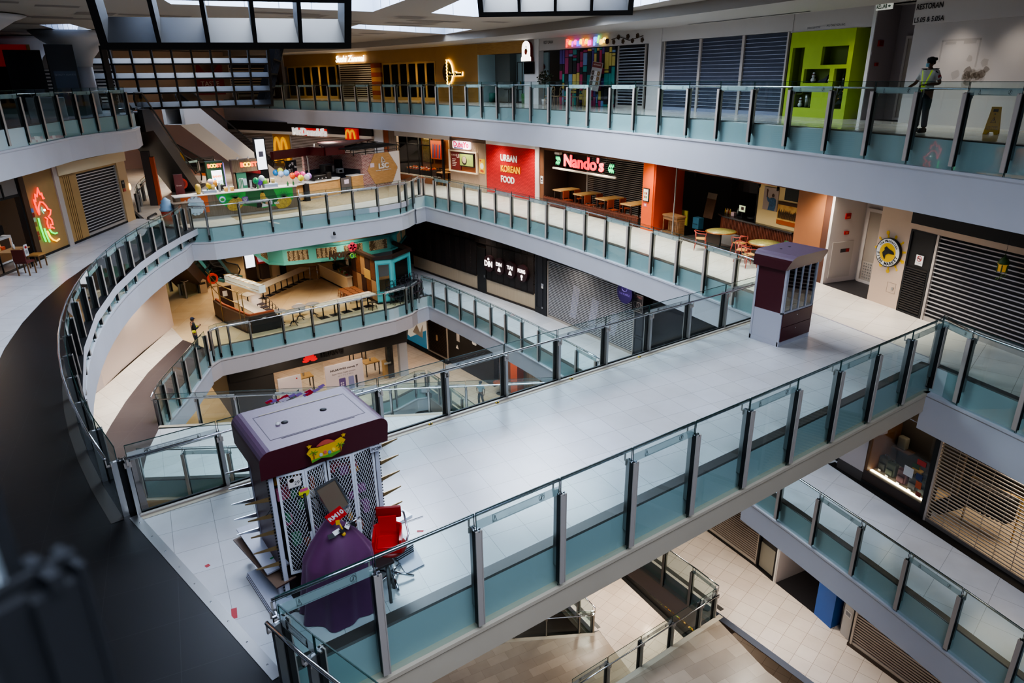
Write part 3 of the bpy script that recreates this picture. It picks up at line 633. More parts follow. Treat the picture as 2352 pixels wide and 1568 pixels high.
pal = ['#2f8f86', '#c9b860', '#4a3c86', '#8c2c5c', '#6f94bd', '#191a20', '#16171c', '#b83260', '#15161a']
pm = [mat('mosaic_'+c[1:], c, .5) for c in pal]; mb = MB(); random.seed(11); x = u(30.1); x1 = u(25.55)
mb.box(x, x1, .08, .2, 0, 2.72, mat('mosaic_black', '#101116', .6))
while x < x1-.1:
    w = min(random.choice((.2, .26, .34)), x1-x); z = 0
    while z < 2.68:
        h = min(random.choice((.14, .3, .6, .8, .45)), 2.7-z); mb.box(x+.02, x+w-.02, .05, .09, z+.02, z+h-.02, random.choice(pm)); z += h
    x += w
F.one('mosaic_panel', mb, 'wall of colourful upright rectangles in the restaurant front', 'wall panel')
shutter(F, 'shutter standing between the mosaic wall and white pilaster', u(25.35), u(23.5), 0, 2.7, .13, mat('slat_pale', '#b9bcc4', .4, .2), SHBACK, .03)
t = F.thing('menu_board', 'tilted standing menu board with round dish pictures', 'menu board', None, u(26.8), -.3, 0)
tr = MT((0, 0, .75)) @ MR(.12, 4, 'Y') @ MR(-.12, 4, 'X')
b = MB(); b.box(-.38, .38, -.02, .02, 0, 1.3, mat('menu_paper', '#b9b2ac', .6), tr); b.box(-.37, .37, -.024, -.02, 1.05, 1.28, mat('menu_red', '#7d2f25', .6), tr)
for q in range(9): b.add(text_mesh('o', .34, bold=.03), mat('dish_%d' % (q % 3), ('#5a4a3a', '#e8e4de', '#8d6a3c')[q % 3], .6), tr @ MT((-.22+.22*(q % 3), -.026, .35+.24*(q//3))) @ MR(PI/2, 4, 'X'))
b.add(text_mesh('RESTAURANT', .09), mat('menu_cream', '#e8dccb', .6), tr @ MT((0, -.027, 1.17)) @ MR(PI/2, 4, 'X')); b.obj('board', t)
b = MB(); b.tube([(-.3, 0, 0), (-.2, 0, .8)], .015, BLACK, 6); b.tube([(.3, 0, 0), (.2, 0, .8)], .015, BLACK, 6); b.tube([(0, .35, 0), (.05, .05, 1.3)], .015, BLACK, 6); b.obj('easel', t)
WOODC = mat('chair_wood', '#a99372', .5)
def bistro(F, x, y, label):
    t = F.thing('bistro_chair', label, 'chair', 'cross back chairs outside the mosaic restaurant', x, y, 0)
    MB().rbox(-.2, .2, -.2, .2, .44, .475, WOODC, .01).obj('seat', t)
    for sx in (-1, 1):
        for sy in (-1, 1):
            b = MB(); b.tube([(sx*.17, sy*.17, .45), (sx*.2, sy*.21, 0)], .014, WOODC, 6); b.obj('leg', t)
    b = MB(); b.tube([(-.18, .18, .45), (-.19, .22, .8), (-.12, .24, .9), (.12, .24, .9), (.19, .22, .8), (.18, .18, .45)], .013, WOODC, 6); b.tube([(-.18, .19, .5), (.17, .23, .84)], .01, WOODC, 6); b.tube([(.18, .19, .5), (-.17, .23, .84)], .01, WOODC, 6); b.obj('backrest', t)
    return t
c0 = bistro(F, u(30.2), -.5, 'cross back chair nearest the potted tree')
for k, lab in enumerate(('second cross back chair from the potted tree', 'third cross back chair from the potted tree', 'cross back chair nearest the menu board')):
    x = u(29.4-.85*k); c = cos(F.rot); s = sin(F.rot)
    copy_thing(c0, (F.loc[0]+x*c+.5*s, F.loc[1]+x*s-.5*c, L5), F.rot, lab)
def leafy(name, label, cat, F, x, y, z, h, r, pot, leafm, n=60, lsize=.12, kind='round'):
    t = F.thing(name, label, cat, None, x, y, z); random.seed(int(h*100)+n)
    MB().lathe([(.1, 0), (.14, .28), (.12, .28)], pot, (0, 0, 0), 14).obj('pot', t)
    MB().tube([(0, 0, .25), (.02, .01, h*.55), (0, 0, h*.8)], .018, mat('stem_brown', '#4b3b28', .8), 6).obj('stem', t)
    b = MB()
    for k in range(n):
        d = Vector((random.gauss(0, 1), random.gauss(0, 1), random.gauss(0, 1))).normalized()*r*uniform(.3, 1); c = Vector((0, 0, h*.78))+d*Vector((1, 1, 1)).length/1.732
        a = Vector((random.gauss(0, 1), random.gauss(0, 1), random.gauss(0, .6))).normalized(); w = a.orthogonal().normalized()*lsize*.35
        b.face([c, c+a*lsize*.5+w, c+a*lsize, c+a*lsize*.5-w], leafm)
    b.obj('foliage', t); return t
leafy('potted_tree', 'small round potted tree at the restaurant entrance', 'plant', F, u(30.9), -.35, 0, 1.75, .42, mat('pot_white', '#d3d0cc', .5), mat('leaf_dark', '#2b3324', .7), 140, .15)
# arched menu lightbox on its pilaster
F = WF(W5, 33.2, 31.9, L5); u = F.u
mb = MB(); mb.box(0, F.L, -.05, .3, 0, 3.4, mat('pilaster_white', '#dcd9d6', .6)); F.wall(mb, 'white pilaster carrying the arched sign')
t = F.thing('arched_lightbox', 'white glowing arched sign with bowl emblem', 'sign')
pts = [(.05, 2.22), (.95, 2.22), (.95, 2.4), (.88, 2.45), (.88, 2.9)]+[(.5+.38*cos(a*PI/8), 2.9+.34*sin(a*PI/8)) for a in range(9)]+[(.12, 2.45), (.05, 2.4)]
b = MB(); b.yprism(pts, -.3, -.12, emis('lightbox_white', '#fff8ee', 2.2), mat('lightbox_red', '#7a2320', .5)); b.obj('lightbox', t)
b = MB(); b.disc(.5, 2.72, .13, -.31, -.3, mat('emblem_green', '#3f6b3a', .6), n=16); b.disc(.5, 2.66, .12, -.315, -.31, mat('emblem_red', '#b8402a', .6), n=14); b.box(.42, .58, -.316, -.312, 2.78, 2.82, mat('emblem_gold', '#caa24a', .5))
b.tube([(.42, -.31, 2.8), (.44, -.31, 2.98), (.56, -.31, 2.98), (.58, -.31, 2.8)], .012, INK, 5)
for q in range(11): a = q*PI/10; b.box(.5+.3*cos(a)-.012, .5+.3*cos(a)+.012, -.305, -.3, 2.88+.27*sin(a)-.012, 2.88+.27*sin(a)+.012, INK)
b.obj('emblem', t)
mb = MB(); mb.rbox(.06, .98, -.14, -.08, 1.56, 2.18, BLACK, .015); mb.box(.1, .94, -.143, -.14, 1.6, 2.14, mat('screen_off', '#121316', .2)); F.one('wall_screen', mb, 'switched off black screen below the arched sign', 'screen')
# pale cyan recess shop
F = WF(W5, 37.9, 33.2, L5); u = F.u
CY = mat('cyan_wall', '#a9c3c6', .6)
OAK = mat('oak_panel', '#b98f52', .55, hx2='#a87c44', nscale=2, stretch=(1, 1, 14))
mb = MB(); mb.box(0, F.L, 0, .2, 2.68, 3.4, OAK); F.wall(mb, 'ribbed oak header over the cyan recess')
mb = MB(); mb.box(.2, F.L, 1.7, 1.8, 0, 2.7, CY); mb.box(0, .2, 0, 1.8, 0, 2.7, CY); mb.box(0, u(36.2), 1.2, 1.7, 0, 2.7, mat('recess_grey', '#6f7573', .7)); box_frame(mb, u(36.1), u(35.6), 0, 2.25, .03, 1.66, 1.7, mat('line_dark', '#3c4648', .6))
F.wall(mb, 'pale cyan back wall of the ornament shop')
for y, z, r, c, lab in ((35.0, 1.9, .2, '#8c4b3c', 'diamond red ornament on the cyan wall'), (33.6, 1.95, .19, '#7a3026', 'diamond red ornament next to the white pilaster')):
    b = MB(); b.yprism([(u(y)-r*.8, z), (u(y), z-r), (u(y)+r*.8, z), (u(y), z+r)], 1.62, 1.66, mat('orn_'+c[1:], c, .6)); b.yprism([(u(y)-r*.4, z), (u(y), z-r*.5), (u(y)+r*.4, z), (u(y), z+r*.5)], 1.6, 1.62, mat('orn_pale', '#b8a58c', .6)); F.one('wall_ornament', b, lab, 'ornament')
b = MB(); b.disc(u(34.2), 1.85, .16, 1.58, 1.66, mat('orn_dark', '#4e4640', .6), n=20); b.disc(u(34.2), 1.85, .09, 1.57, 1.58, mat('orn_gold', '#8d7544', .5), n=16); F.one('wall_plate', b, 'round dark plate hanging on the cyan wall', 'plate')
b = MB(); b.lathe([(.1, 0), (.2, .1), (.19, .22), (.09, .26)], mat('kettle_dark', '#4a4d4e', .4, .5), (u(34.1), 1.5, 1.2), 16); b.tube([(u(34.1)-.17, 1.5, 1.42), (u(34.1), 1.5, 1.62), (u(34.1)+.17, 1.5, 1.42)], .012, BLACK, 6); b.box(u(34.1)-.3, u(34.1)+.3, 1.45, 1.7, 1.16, 1.19, OAK); F.one('kettle', b, 'dark kettle with hoop handle on a wall shelf', 'kettle')
b = MB(); b.yprism([(u(34.75)-.17, 2.0), (u(34.75)+.17, 2.0), (u(34.75)+.09, 2.4), (u(34.75)-.09, 2.4)], 1.55, 1.66, mat('roof_orn', '#565a58', .6)); b.box(u(34.75)-.12, u(34.75)+.12, 1.56, 1.66, 1.7, 2.0, mat('orn_house', '#76807e', .6)); F.one('house_ornament', b, 'grey house shaped ornament on the cyan wall', 'ornament')
for y, lab in ((33.85, 'green round stool nearest the white pilaster'), (37.1, 'teal round stool in the darker end of the recess')):
    b = MB(); m = mat('stool_green', '#3f7d43', .5) if y < 35 else mat('stool_teal', '#2f6b62', .5); b.lathe([(.2, 0), (.22, .5), (.19, .53), (.01, .54)], m, (u(y), .5, 0), 16); F.one('barrel_stool', b, lab, 'stool')
for k in range(2):
    b = MB(); x = u(34.9+.9*k); b.lathe([(.3, .7), (.3, .73), (.05, .73)], BLACK, (x, .8, 0), 14); b.cyl((x, .8, 0), (x, .8, .7), .03, BLACK); b.lathe([(.2, 0), (.2, .02), (.03, .03)], BLACK, (x, .8, 0), 12)
    F.one('cafe_table', b, ('black pedestal table by the green stool', 'black pedestal table in the middle of the cyan recess')[k], 'table')
b = MB()
for q, c in enumerate(('#8a7a38', '#2f6d7a', '#2f6d7a')): b.lathe([(.05, 0), (.06, .12), (.03, .2)], mat('jar_'+c[1:], c, .4), (u(35.6)+.16*q, 1.55, .98), 10)
b.box(u(35.6)-.15, u(35.6)+.5, 1.4, 1.7, .94, .98, OAK); F.one('jar_shelf', b, 'short shelf of yellow and teal jars on cyan wall', 'shelf')
# Sushi restaurant in gold
F = WF(W5, 60.8, 37.9, L5)
GOLD = mat('gold_wall', '#b98d4e', .5, noise=.06, nscale=1.2); GOLDF = mat('gold_frame', '#cfa35c', .45)
mb = MB()
def SP(y): return Vector((ax(W5, y), y))
class PF(WF):
    def __init__(s, y0, y1): super().__init__(W5, y0, y1, L5)
def goldseg(y0, y1, z0, z1, label):
    f = PF(y0, y1); b = MB(); b.box(0, f.L, 0, .25, z0, z1, GOLD); f.wall(b, label)
goldseg(60.8, 54.0, 2.45, 3.4, 'gold fascia over the first window row'); goldseg(54.0, 49.7, 2.48, 3.4, 'gold fascia behind the glowing script'); goldseg(49.7, 42.3, 2.48, 3.4, 'gold fascia over the second window row')
goldseg(42.4, 37.8, 0, 3.4, 'gold wall carrying the round glowing emblem')
def bottles(f, x0, x1, lab):
    for k in range(int((x1-x0)/.22)):
        x = x0+.12+.22*k; b = MB(); h = .5+.12*((k*7) % 3)
        b.lathe([(.06, 0), (.065, h*.6), (.02, h*.85), (.018, h)], mat('bottle_cream', '#c9bfa4', .4), (x, .35, 1.0), 8)
        f.one('sake_bottle', b, lab, 'bottle', lab)
def windows(f, x0, x1, n, label, lab2):
    t = f.thing('window_row', label, 'window'); b = MB(); w = (x1-x0)/n
    for k in range(n):
        r = rrect(x0+w*k+.12, x0+w*(k+1)-.12, .22, 2.33, .12); g = MB(); g.yprism(r, .02, .05, DARKGLASS); g.obj('pane', t)
    hl = [(x0+w*k+.1, x0+w*(k+1)-.1, .2, 2.35) for k in range(n)]
    holed(b, x0, x1, 0, 2.47, hl, 0, .1, GOLDF); b.obj('window_frame', t)
    bk = MB(); bk.box(x0, x1, .8, .85, 0, 2.5, mat('sushi_dark', '#2c2318', .7)); bk.box(x0, x1, .25, .5, .96, 1.0, OAK); f.wall(bk, 'dim interior backing of '+label)
    bottles(f, x0+.1, x1-.1, lab2)
f = PF(60.5, 54.3); windows(f, 0, f.L, 6, 'six tall dark windows at the farther end of the gold front', 'cream sake bottles behind the farther windows')
f = PF(48.6, 42.45); windows(f, 0, f.L, 6, 'six tall dark windows between the striped column and emblem', 'cream sake bottles behind the nearer windows')
f = PF(53.9, 49.8); shutter(f, 'pale grille shutter of the gold sushi restaurant', .05, f.L-.05, 0, 2.46, .15, mat('slat_gold', '#cdbfa6', .4, .3), mat('sushi_back', '#4a3a26', .7), .06)
f = PF(49.8, 48.65); b = MB()
for k in range(8): b.rbox(0, f.L, -.12, .2, .31*k, .31*(k+1)-.005, mat('band_%d' % (k % 2), ('#b07a3c', '#8c3a20')[k % 2], .5), .01)
f.one('striped_column', b, 'striped red and gold column beside the sushi shutter', 'column')
f = PF(54.1, 50.5); b = MB(); txt(b, 'Sushi Zanmai', f.L/2, 2.83, -.12, .62, emis('warm_neon', '#fff0d2', 4), w=f.L*.98, bold=.012, shear=.25, ext=.02)
f.one('shop_sign', b, 'glowing white script sign above the sushi shutter', 'sign')
f = PF(42.0, 39.0); t = f.thing('round_emblem', 'glowing half ring emblem with wavy edge on the gold wall', 'sign'); b = MB(); G = emis('yellow_glow', '#ffd860', 5)
b.tube([(1.0+.62*cos(a*PI/16-PI/2.2), -.08, 1.75+.76*sin(a*PI/16-PI/2.2)) for a in range(15)], .04, G, 6); b.tube([(.98+(.04 if k % 2 else -.04), -.08, 2.5-.1*k) for k in range(16)], .03, G, 6); b.obj('ring', t)
b = MB(); b.disc(1.0, 1.75, .58, -.06, -.02, mat('emblem_face', '#3a2a12', .5), ex=.95); b.disc(.98, 1.75, .12, -.075, -.06, mat('emblem_mid', '#c79a4a', .5)); txt(b, 'Sushi Zanmai', 1.85, 1.64, -.1, .26, BLACK, w=1.5, bold=.012, shear=.2, ext=.02); txt(b, 'Sushi Zanmai', 1.87, 1.64, -.06, .3, G, w=1.6, bold=.03, shear=.2); b.obj('emblem_face', t)
# stone clad unit at the very end
f = PF(64, 60.8); b = MB(); b.box(0, f.L, 0, .2, 0, 3.4, tile_mat('rough_stone', '#8d7355', '#6f573d', '#4b3b2a', .25, .1, 0, .8, .01, .5, 'Generated')); b.box(f.L-.25, f.L, -.1, .2, 0, 3.4, PLAST); f.wall(b, 'rough stone clad wall beyond the gold restaurant')
b = MB(); b.box(1.6, 2.4, -.06, 0, 1.0, 2.4, mat('frame_brown', '#3a2416', .5)); b.box(1.7, 2.3, -.07, -.06, 1.3, 2.2, mat('photo_paper', '#b8b0a0', .6)); b.box(1.8, 2.2, -.075, -.07, 1.5, 2.0, mat('photo_green', '#3d4a35', .6)); f.one('framed_picture', b, 'framed green picture on the rough stone wall', 'picture')
# yellow wet floor sign
t = thing('wet_floor_sign', 'yellow folding caution wet floor sign on the top walkway', 'floor sign', (19.26, 7.3, L5), radians(-75))
YEL = mat('sign_yellow', '#e2a90f', .45)
for nm, s in (('front_panel', -1), ('rear_panel', 1)):
    tr = MT((0, 0, 0)) @ MR(s*.26, 4, 'X'); b = MB(); tr = MT((0, s*.17, 0)) @ MR(s*.26, 4, 'X')
    o = [(-.15, 0), (-.07, 0), (-.05, .06), (.05, .06), (.07, 0), (.15, 0), (.095, .62), (-.095, .62)]
    vs = [tr @ Vector((x, y, z)) for y in (-.012, .012) for x, z in o]; n = len(o)
    b.mesh(vs, [tuple(range(n)), tuple(reversed(range(n, 2*n)))]+[((j+1) % n, j, n+j, n+(j+1) % n) for j in range(n)], YEL)
    if s < 0:
        for z, tx, sz in ((.17, 'CAUTION', .05), (.12, 'WET FLOOR', .045)): b.add(text_mesh(tx, sz), INK, tr @ MT((0, -.014, z)) @ MR(PI/2, 4, 'X'))
        b.tube([tr @ Vector(p) for p in ((-.05, -.014, .27), (.05, -.014, .27), (0, -.014, .4))], .006, INK, 4, True); b.tube([tr @ Vector(p) for p in ((-.015, -.014, .3), (.01, -.014, .33), (0, -.014, .36))], .006, INK, 4); b.box(-.05, .05, -.016, -.012, .52, .58, mat('sign_gap', '#5a4306', .6), tr); b.box(-.015, .015, -.016, -.012, .46, .48, INK, tr)
    b.obj(nm, t)
MB().box(-.1, .1, -.02, .02, .585, .615, YEL).obj('hinge', t)
# ================================================================== fourth level, right hand arc
LV = L4; CREAM = mat('cream_plaster', '#cdb39b', .7, noise=.04, nscale=1); BLK = mat('black_panel', '#0c0b0c', .6)
# --- fish restaurant
F = WF(W4, 10.02, 9.0, LV)
mb = MB(); mb.box(0, F.L, 0, .4, 0, 3.4, CREAM); box_frame(mb, .62, .92, .42, .72, .008, -.004, 0, mat('hatch_line', '#8d7a69', .7)); mb.box(.8, .86, -.03, -.004, .52, .6, STEEL)
F.wall(mb, 'cream column carrying the round fish sign')
t = F.thing('round_fish_sign', 'round yellow fish market sign on the cream column', 'sign'); cx, cz = F.u(9.52), 1.57
b = MB(); b.disc(cx, cz, .42, -.1, -.02, mat('sign_black', '#111111', .4)); b.disc(cx, cz, .395, -.105, -.1, mat('sign_white', '#e9e6e0', .4)); b.disc(cx, cz, .275, -.11, -.105, mat('fish_yellow', '#e8b800', .45)); b.obj('disc', t)
b = MB(); word = ' The Manhattan '
for k, ch in enumerate('The Manhattan'):
    a = radians(148-9.6*k); txt(b, ch, cx+.335*cos(a), cz+.335*sin(a), -.108, .1, BLACK, rot=PI/2-a, bold=.003)
for k, ch in enumerate('FISH MARKET'):
    a = radians(192+15.2*k); txt(b, ch, cx+.332*cos(a), cz+.332*sin(a), -.108, .125, BLACK, rot=-a-PI/2, bold=.005)
b.obj('lettering', t)
b = MB(); b.yprism([(cx-.06, cz+.17), (cx+.02, cz+.12), (cx+.2, cz+.06), (cx+.24, cz-.01), (cx+.16, cz-.02), (cx+.05, cz-.02), (cx-.05, cz-.08), (cx-.06, cz-.2), (cx-.13, cz-.12), (cx-.17, cz-.02), (cx-.1, cz+.06), (cx-.12, cz+.12)], -.122, -.11, BLACK); b.obj('fish_emblem', t)
b = MB(); random.seed(4)
for k in range(11):
    a = k*.571+.2; r = .5+uniform(-.03, .07); b.disc(cx+r*cos(a), cz+r*sin(a), uniform(.03, .07), -.008, -.004, MATS['fish_yellow'], n=7)
    b.yprism([(cx+.41*cos(a-.1), cz+.41*sin(a-.1)), (cx+r*cos(a), cz+r*sin(a)), (cx+.41*cos(a+.1), cz+.41*sin(a+.1))], -.007, -.003, MATS['fish_yellow'])
b.obj('yellow_splash', t)
F = WF(W4, 9.0, 4.0, LV); u = F.u
mb = MB(); mb.box(-.02, F.L, -.04, .3, 2.52, 3.4, BLK); mb.box(-.02, F.L, -.02, .3, 2.36, 2.52, CREAM); F.wall(mb, 'black fascia band over the fish restaurant shutter')
t = F.thing('louvred_door', 'narrow black louvred door with a no smoking notice', 'door'); x1 = u(8.18)
b = MB(); b.box(.03, x1, 0, .08, 0, 2.36, mat('door_black', '#17130f', .5)); box_frame(b, .03, x1, 0, 2.36, .06, -.03, 0, BLK); b.obj('door_leaf', t)
b = MB()
for k in range(19): b.box(.1, x1-.07, -.035, 0, .1+.066*k, .135+.066*k, mat('louvre_black', '#231e1b', .45))
b.obj('louvres', t)
b = MB(); sx = u(8.55); b.box(sx-.12, sx+.12, -.03, -.01, 1.43, 1.71, WHITE); b.tube([(sx+.07*cos(k*PI/10), -.035, 1.62+.07*sin(k*PI/10)) for k in range(20)], .008, RED, 4, True); b.tube([(sx-.05, -.035, 1.67), (sx+.05, -.035, 1.57)], .007, RED, 4); b.box(sx-.05, sx+.05, -.035, -.03, 1.61, 1.63, BLACK); txt(b, 'NO SMOKING', sx, 1.49, -.033, .03, INK)
F.one('no_smoking_notice', b, 'white no smoking notice with red ring on black door', 'notice')
shutter(F, 'black shutter with pale slats beside the round fish sign', x1+.05, F.L, 0, 2.36, .115, mat('slat_bright', '#b8b2b2', .35, .4), mat('fish_back', '#1a1414', .6), .028)
t = F.thing('hanging_lantern', 'green domed hanging lantern with trailing leaves', 'lantern', None, u(6.08), -.35, 1.84)
LG = mat('lantern_green', '#3e5a24', .5); LO = mat('lantern_glow', '#b58a2e', .4, emit=.25)
b = MB(); b.lathe([(.13, 0), (.12, .05), (.08, .12), (.02, .17), (.008, .24)], LG, (0, 0, .3), 8); b.obj('dome', t)
b = MB(); b.lathe([(.1, 0), (.11, .16), (.13, .18)], LO, (0, 0, .12), 6)
for k in range(6): a = k*PI/3; b.box(.105*cos(a)-.01, .105*cos(a)+.01, .105*sin(a)-.01, .105*sin(a)+.01, .1, .3, LG)
b.obj('lamp_body', t); b = MB(); random.seed(2)
for k in range(16): x, z = uniform(-.13, .1), uniform(-.12, .1); b.face([(x, 0, z), (x+.04, -.02, z+.02), (x+.05, 0, z+.06), (x+.01, .02, z+.04)], mat('leaf_mid', '#5d7a2e', .7))
b.obj('trailing_leaves', t)
MB().cyl((0, 0, .5), (0, 0, 1.45), .004, BLACK).obj('cord', t)
# --- recess beside the tan pillar
F = WF(W4, 11.75, 10.02, LV); HW = mat('hall_white', '#c4bbb6', .7); HD = 1.35
mb = MB(); mb.box(-.1, 0, 0, HD, 0, 3.4, HW); mb.box(F.L, F.L+.1, 0, HD, 0, 3.4, CREAM); mb.box(0, F.L, HD, HD+.1, 0, 3.4, HW)
F.wall(mb, 'white service recess walls between tan pillar and fish column')
mb = MB(); mb.box(0, F.L, 0, HD, .001, .006, mat('recess_floor', '#232022', .5)); put('floor', mb.data('floor'), None, F.loc, F.rot, None, 'dark floor of the fourth level service recess', 'floor', None, 'structure')
t = F.thing('service_door', 'grey service door with a metal kick plate', 'door')
b = MB(); b.box(.22, 1.16, HD-.05, HD, 0, 2.3, DOORM); b.obj('door_leaf', t); b = MB(); box_frame(b, .12, 1.26, 0, 2.4, .1, HD-.08, HD-.01, HW); b.obj('door_frame', t)
b = MB(); b.box(.26, 1.12, HD-.06, HD-.05, .05, .72, STEELM)
for i in range(9):
    for j in range(7): b.box(.3+.09*i, .34+.09*i, HD-.066, HD-.06, .08+.09*j, .12+.09*j, STEEL)
b.obj('kick_plate', t)
t = F.thing('hose_reel_cabinet', 'white hose reel cabinet door low on the recess wall', 'cabinet')
b = MB(); b.box(.0, .03, .16, 1.02, .18, 1.35, mat('cab_white', '#b5ada6', .6)); b.obj('door', t); b = MB(); b.box(.03, .034, .5, .86, 1.0, 1.12, mat('label_grey', '#3a3436', .6)); b.box(.034, .036, .72, .86, 1.01, 1.11, RED); b.obj('label', t)
for z, a, w, lab in ((2.08, .5, .2, 'upper red fire alarm box by the service door'), (1.58, .55, .18, 'lower red fire call point by the service door')):
    mb = MB(); mb.rbox(.0, .05, a, a+w, z, z+w*.9 if w > .19 else z+.11, RED, .008); mb.box(.05, .055, a+.04, a+w-.05, z+.03, z+.08, mat('red_glint', '#d8604a', .3)); F.one('fire_alarm_box', mb, lab, 'fire alarm')
# --- tan pillar and grill restaurant bar
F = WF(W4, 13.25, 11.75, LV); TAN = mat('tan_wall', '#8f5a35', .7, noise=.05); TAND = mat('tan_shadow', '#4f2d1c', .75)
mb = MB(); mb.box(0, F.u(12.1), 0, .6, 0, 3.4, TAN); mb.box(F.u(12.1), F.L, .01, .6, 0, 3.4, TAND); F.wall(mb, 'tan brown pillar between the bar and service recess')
F = WF(W4, 19.5, 13.25, LV); u = F.u; BD = 3.2
DK = mat('bar_dark', '#120d0b', .8); DKF = mat('bar_floor', '#3a322c', .6)
mb = MB(); mb.box(-.3, F.L, BD, BD+.1, 0, 3.4, DK); mb.box(0, F.L, 0, BD, 3.3, 3.4, DK); F.wall(mb, 'black back wall of the grill restaurant bar')
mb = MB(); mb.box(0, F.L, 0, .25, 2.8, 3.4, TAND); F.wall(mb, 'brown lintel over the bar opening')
mb = MB(); mb.box(0, F.L, 0, BD, .001, .006, DKF); put('floor', mb.data('floor'), None, F.loc, F.rot, None, 'dark floor inside the grill restaurant bar', 'floor', None, 'structure')
REDW = mat('reddish_slats', '#6a3219', .6, hx2='#4c2210', nscale=3, stretch=(14, 14, .3))
t = F.thing('bar_counter', 'curved reddish slatted bar counter with a black top', 'counter')
front = [(1.25, 2.9), (.8, 2.45), (.72, 2.05), (.85, 1.72), (1.25, 1.55), (4.95, 1.5), (4.95, 2.0), (1.6, 2.05), (1.55, 2.9)]
b = MB(); b.prism(front, .04, .94, REDW)
for k in range(46): x = 1.25+.08*k; b.box(x, x+.045, 1.485, 1.53, .06, .93, REDW)
b.obj('front', t); top = [(1.3, 3.0), (.72, 2.5), (.6, 2.05), (.75, 1.62), (1.2, 1.44), (5.0, 1.38), (5.0, 2.1), (1.7, 2.15), (1.65, 3.0)]
MB().prism(top, .94, 1.0, mat('bar_top', '#1d1a1c', .25)).obj('top', t)
b = MB(); b.box(2.9, 5.05, 1.62, 1.74, 1.0, 2.8, mat('cream_bar_wall', '#d8be86', .6)); b.box(2.86, 2.92, 1.6, 1.76, 1.0, 2.8, DK); F.wall(b, 'cream wall panel above the bar counter')
# generic wall art
t = F.thing('portrait_painting', 'painting of a figure in blue shirt with raised hand', 'painting'); SK = mat('paint_skin', '#4a2c20', .7); BL = mat('paint_blue', '#3c6487', .7, noise=.4, nscale=18)
b = MB(); b.box(3.22, 3.95, 1.585, 1.615, 1.57, 2.42, mat('canvas_mauve', '#a08f86', .8)); b.obj('canvas', t)
b = MB(); b.yprism([(3.5, 1.58), (3.82, 1.58), (3.87, 1.8), (3.86, 2.0), (3.74, 2.06), (3.64, 2.05), (3.52, 2.0), (3.42, 2.07), (3.39, 2.04), (3.46, 1.9), (3.55, 1.86)], 1.575, 1.583, BL)
b.yprism([(3.38, 2.04), (3.43, 2.07), (3.42, 2.2), (3.44, 2.3), (3.4, 2.36), (3.36, 2.33), (3.37, 2.2)], 1.575, 1.583, SK); b.disc(3.7, 2.14, .065, 1.572, 1.583, SK, n=16, ex=.85); b.obj('figure', t)
t = F.thing('crowd_painting', 'amber painting of dark standing silhouettes', 'painting'); b = MB(); b.box(4.0, 5.02, 1.58, 1.615, 1.15, 1.98, mat('canvas_amber', '#b7742c', .7, hx2='#d9b064', nscale=2.5)); b.box(4.0, 5.02, 1.577, 1.58, 1.87, 1.98, mat('canvas_umber', '#4a3020', .8)); b.box(4.0, 5.02, 1.577, 1.58, 1.15, 1.3, mat('canvas_rust', '#a44c16', .8)); b.obj('canvas', t)
b = MB(); random.seed(8)
for k in range(22):
    x = 4.06+.042*k; h = uniform(.26, .38); w = .013; b.yprism([(x-w, 1.36), (x+w, 1.36), (x+w*1.2, 1.36+h*.8), (x, 1.36+h), (x-w*1.2, 1.36+h*.8)], 1.572, 1.58, mat('silhouette', '#241207', .8))
b.obj('silhouettes', t)
b = MB(); b.box(4.25, 5.02, 1.585, 1.615, 2.06, 2.6, mat('canvas_night', '#12170f', .6)); F.one('dark_painting', b, 'dark unlit picture above the amber painting', 'painting')
for x in (3.05, 3.98): b = MB(); b.cyl((x, 1.5, 2.52), (x+.1, 1.38, 2.4), .045, BLACK); b.cyl((x, 1.5, 2.52), (x, 1.6, 2.6), .015, BLACK); F.one('spot_lamp', b, 'black picture spotlight '+('over the raised hand painting' if x < 3.5 else 'between the two upper pictures'), 'lamp')
t = F.thing('till_screen', 'till monitor showing a lit green page on the bar', 'till', None, 1.9, 1.85, 1.0)
b = MB(); b.rbox(-.2, .2, -.02, .02, .2, .5, BLACK, .01); b.box(-.17, .17, -.024, -.02, .23, .47, emis('till_lit', '#a8b48c', .8)); b.box(-.06, .1, -.026, -.024, .3, .42, mat('till_page', '#5a3c3a', .6)); b.obj('screen', t); b = MB(); b.box(-.04, .04, -.02, .06, .02, .3, BLACK); b.rbox(-.14, .14, -.12, .12, 0, .03, BLACK, .01); b.obj('stand', t)
for k in range(7):
    b = MB(); b.lathe([(.03, 0), (.032, .12), (.012, .17), (.012, .21)], mat('sauce_%d' % (k % 3), ('#b8912f', '#7d2417', '#c9b48a')[k % 3], .4), (.88+.05*k, 1.9+.03*(k % 2), 1.0), 8); F.one('sauce_bottle', b, 'small sauce bottle in the row at the rounded bar end', 'bottle', 'sauce bottles on the bar')
b = MB(); b.rbox(1.42, 1.6, 1.7, 1.85, 1.0, 1.16, mat('napkin_pink', '#b89a98', .7), .01); F.one('napkin_box', b, 'pink napkin box beside the sauce bottles', 'box')
b = MB(); b.lathe([(.04, 0), (.045, .18), (.015, .24), (.02, .28)], mat('gel_clear', '#a3a79b', .3), (1.5, 2.0, 1.0), 10); F.one('pump_bottle', b, 'pale pump bottle behind the napkin box', 'bottle')
b = MB(); b.lathe([(.02, 0), (.2, .03), (.22, .12), (.2, .12), (.18, .05)], BLACK, (2.5, 1.85, 1.0), 20); F.one('black_basin', b, 'round black basin on the bar top', 'basin')
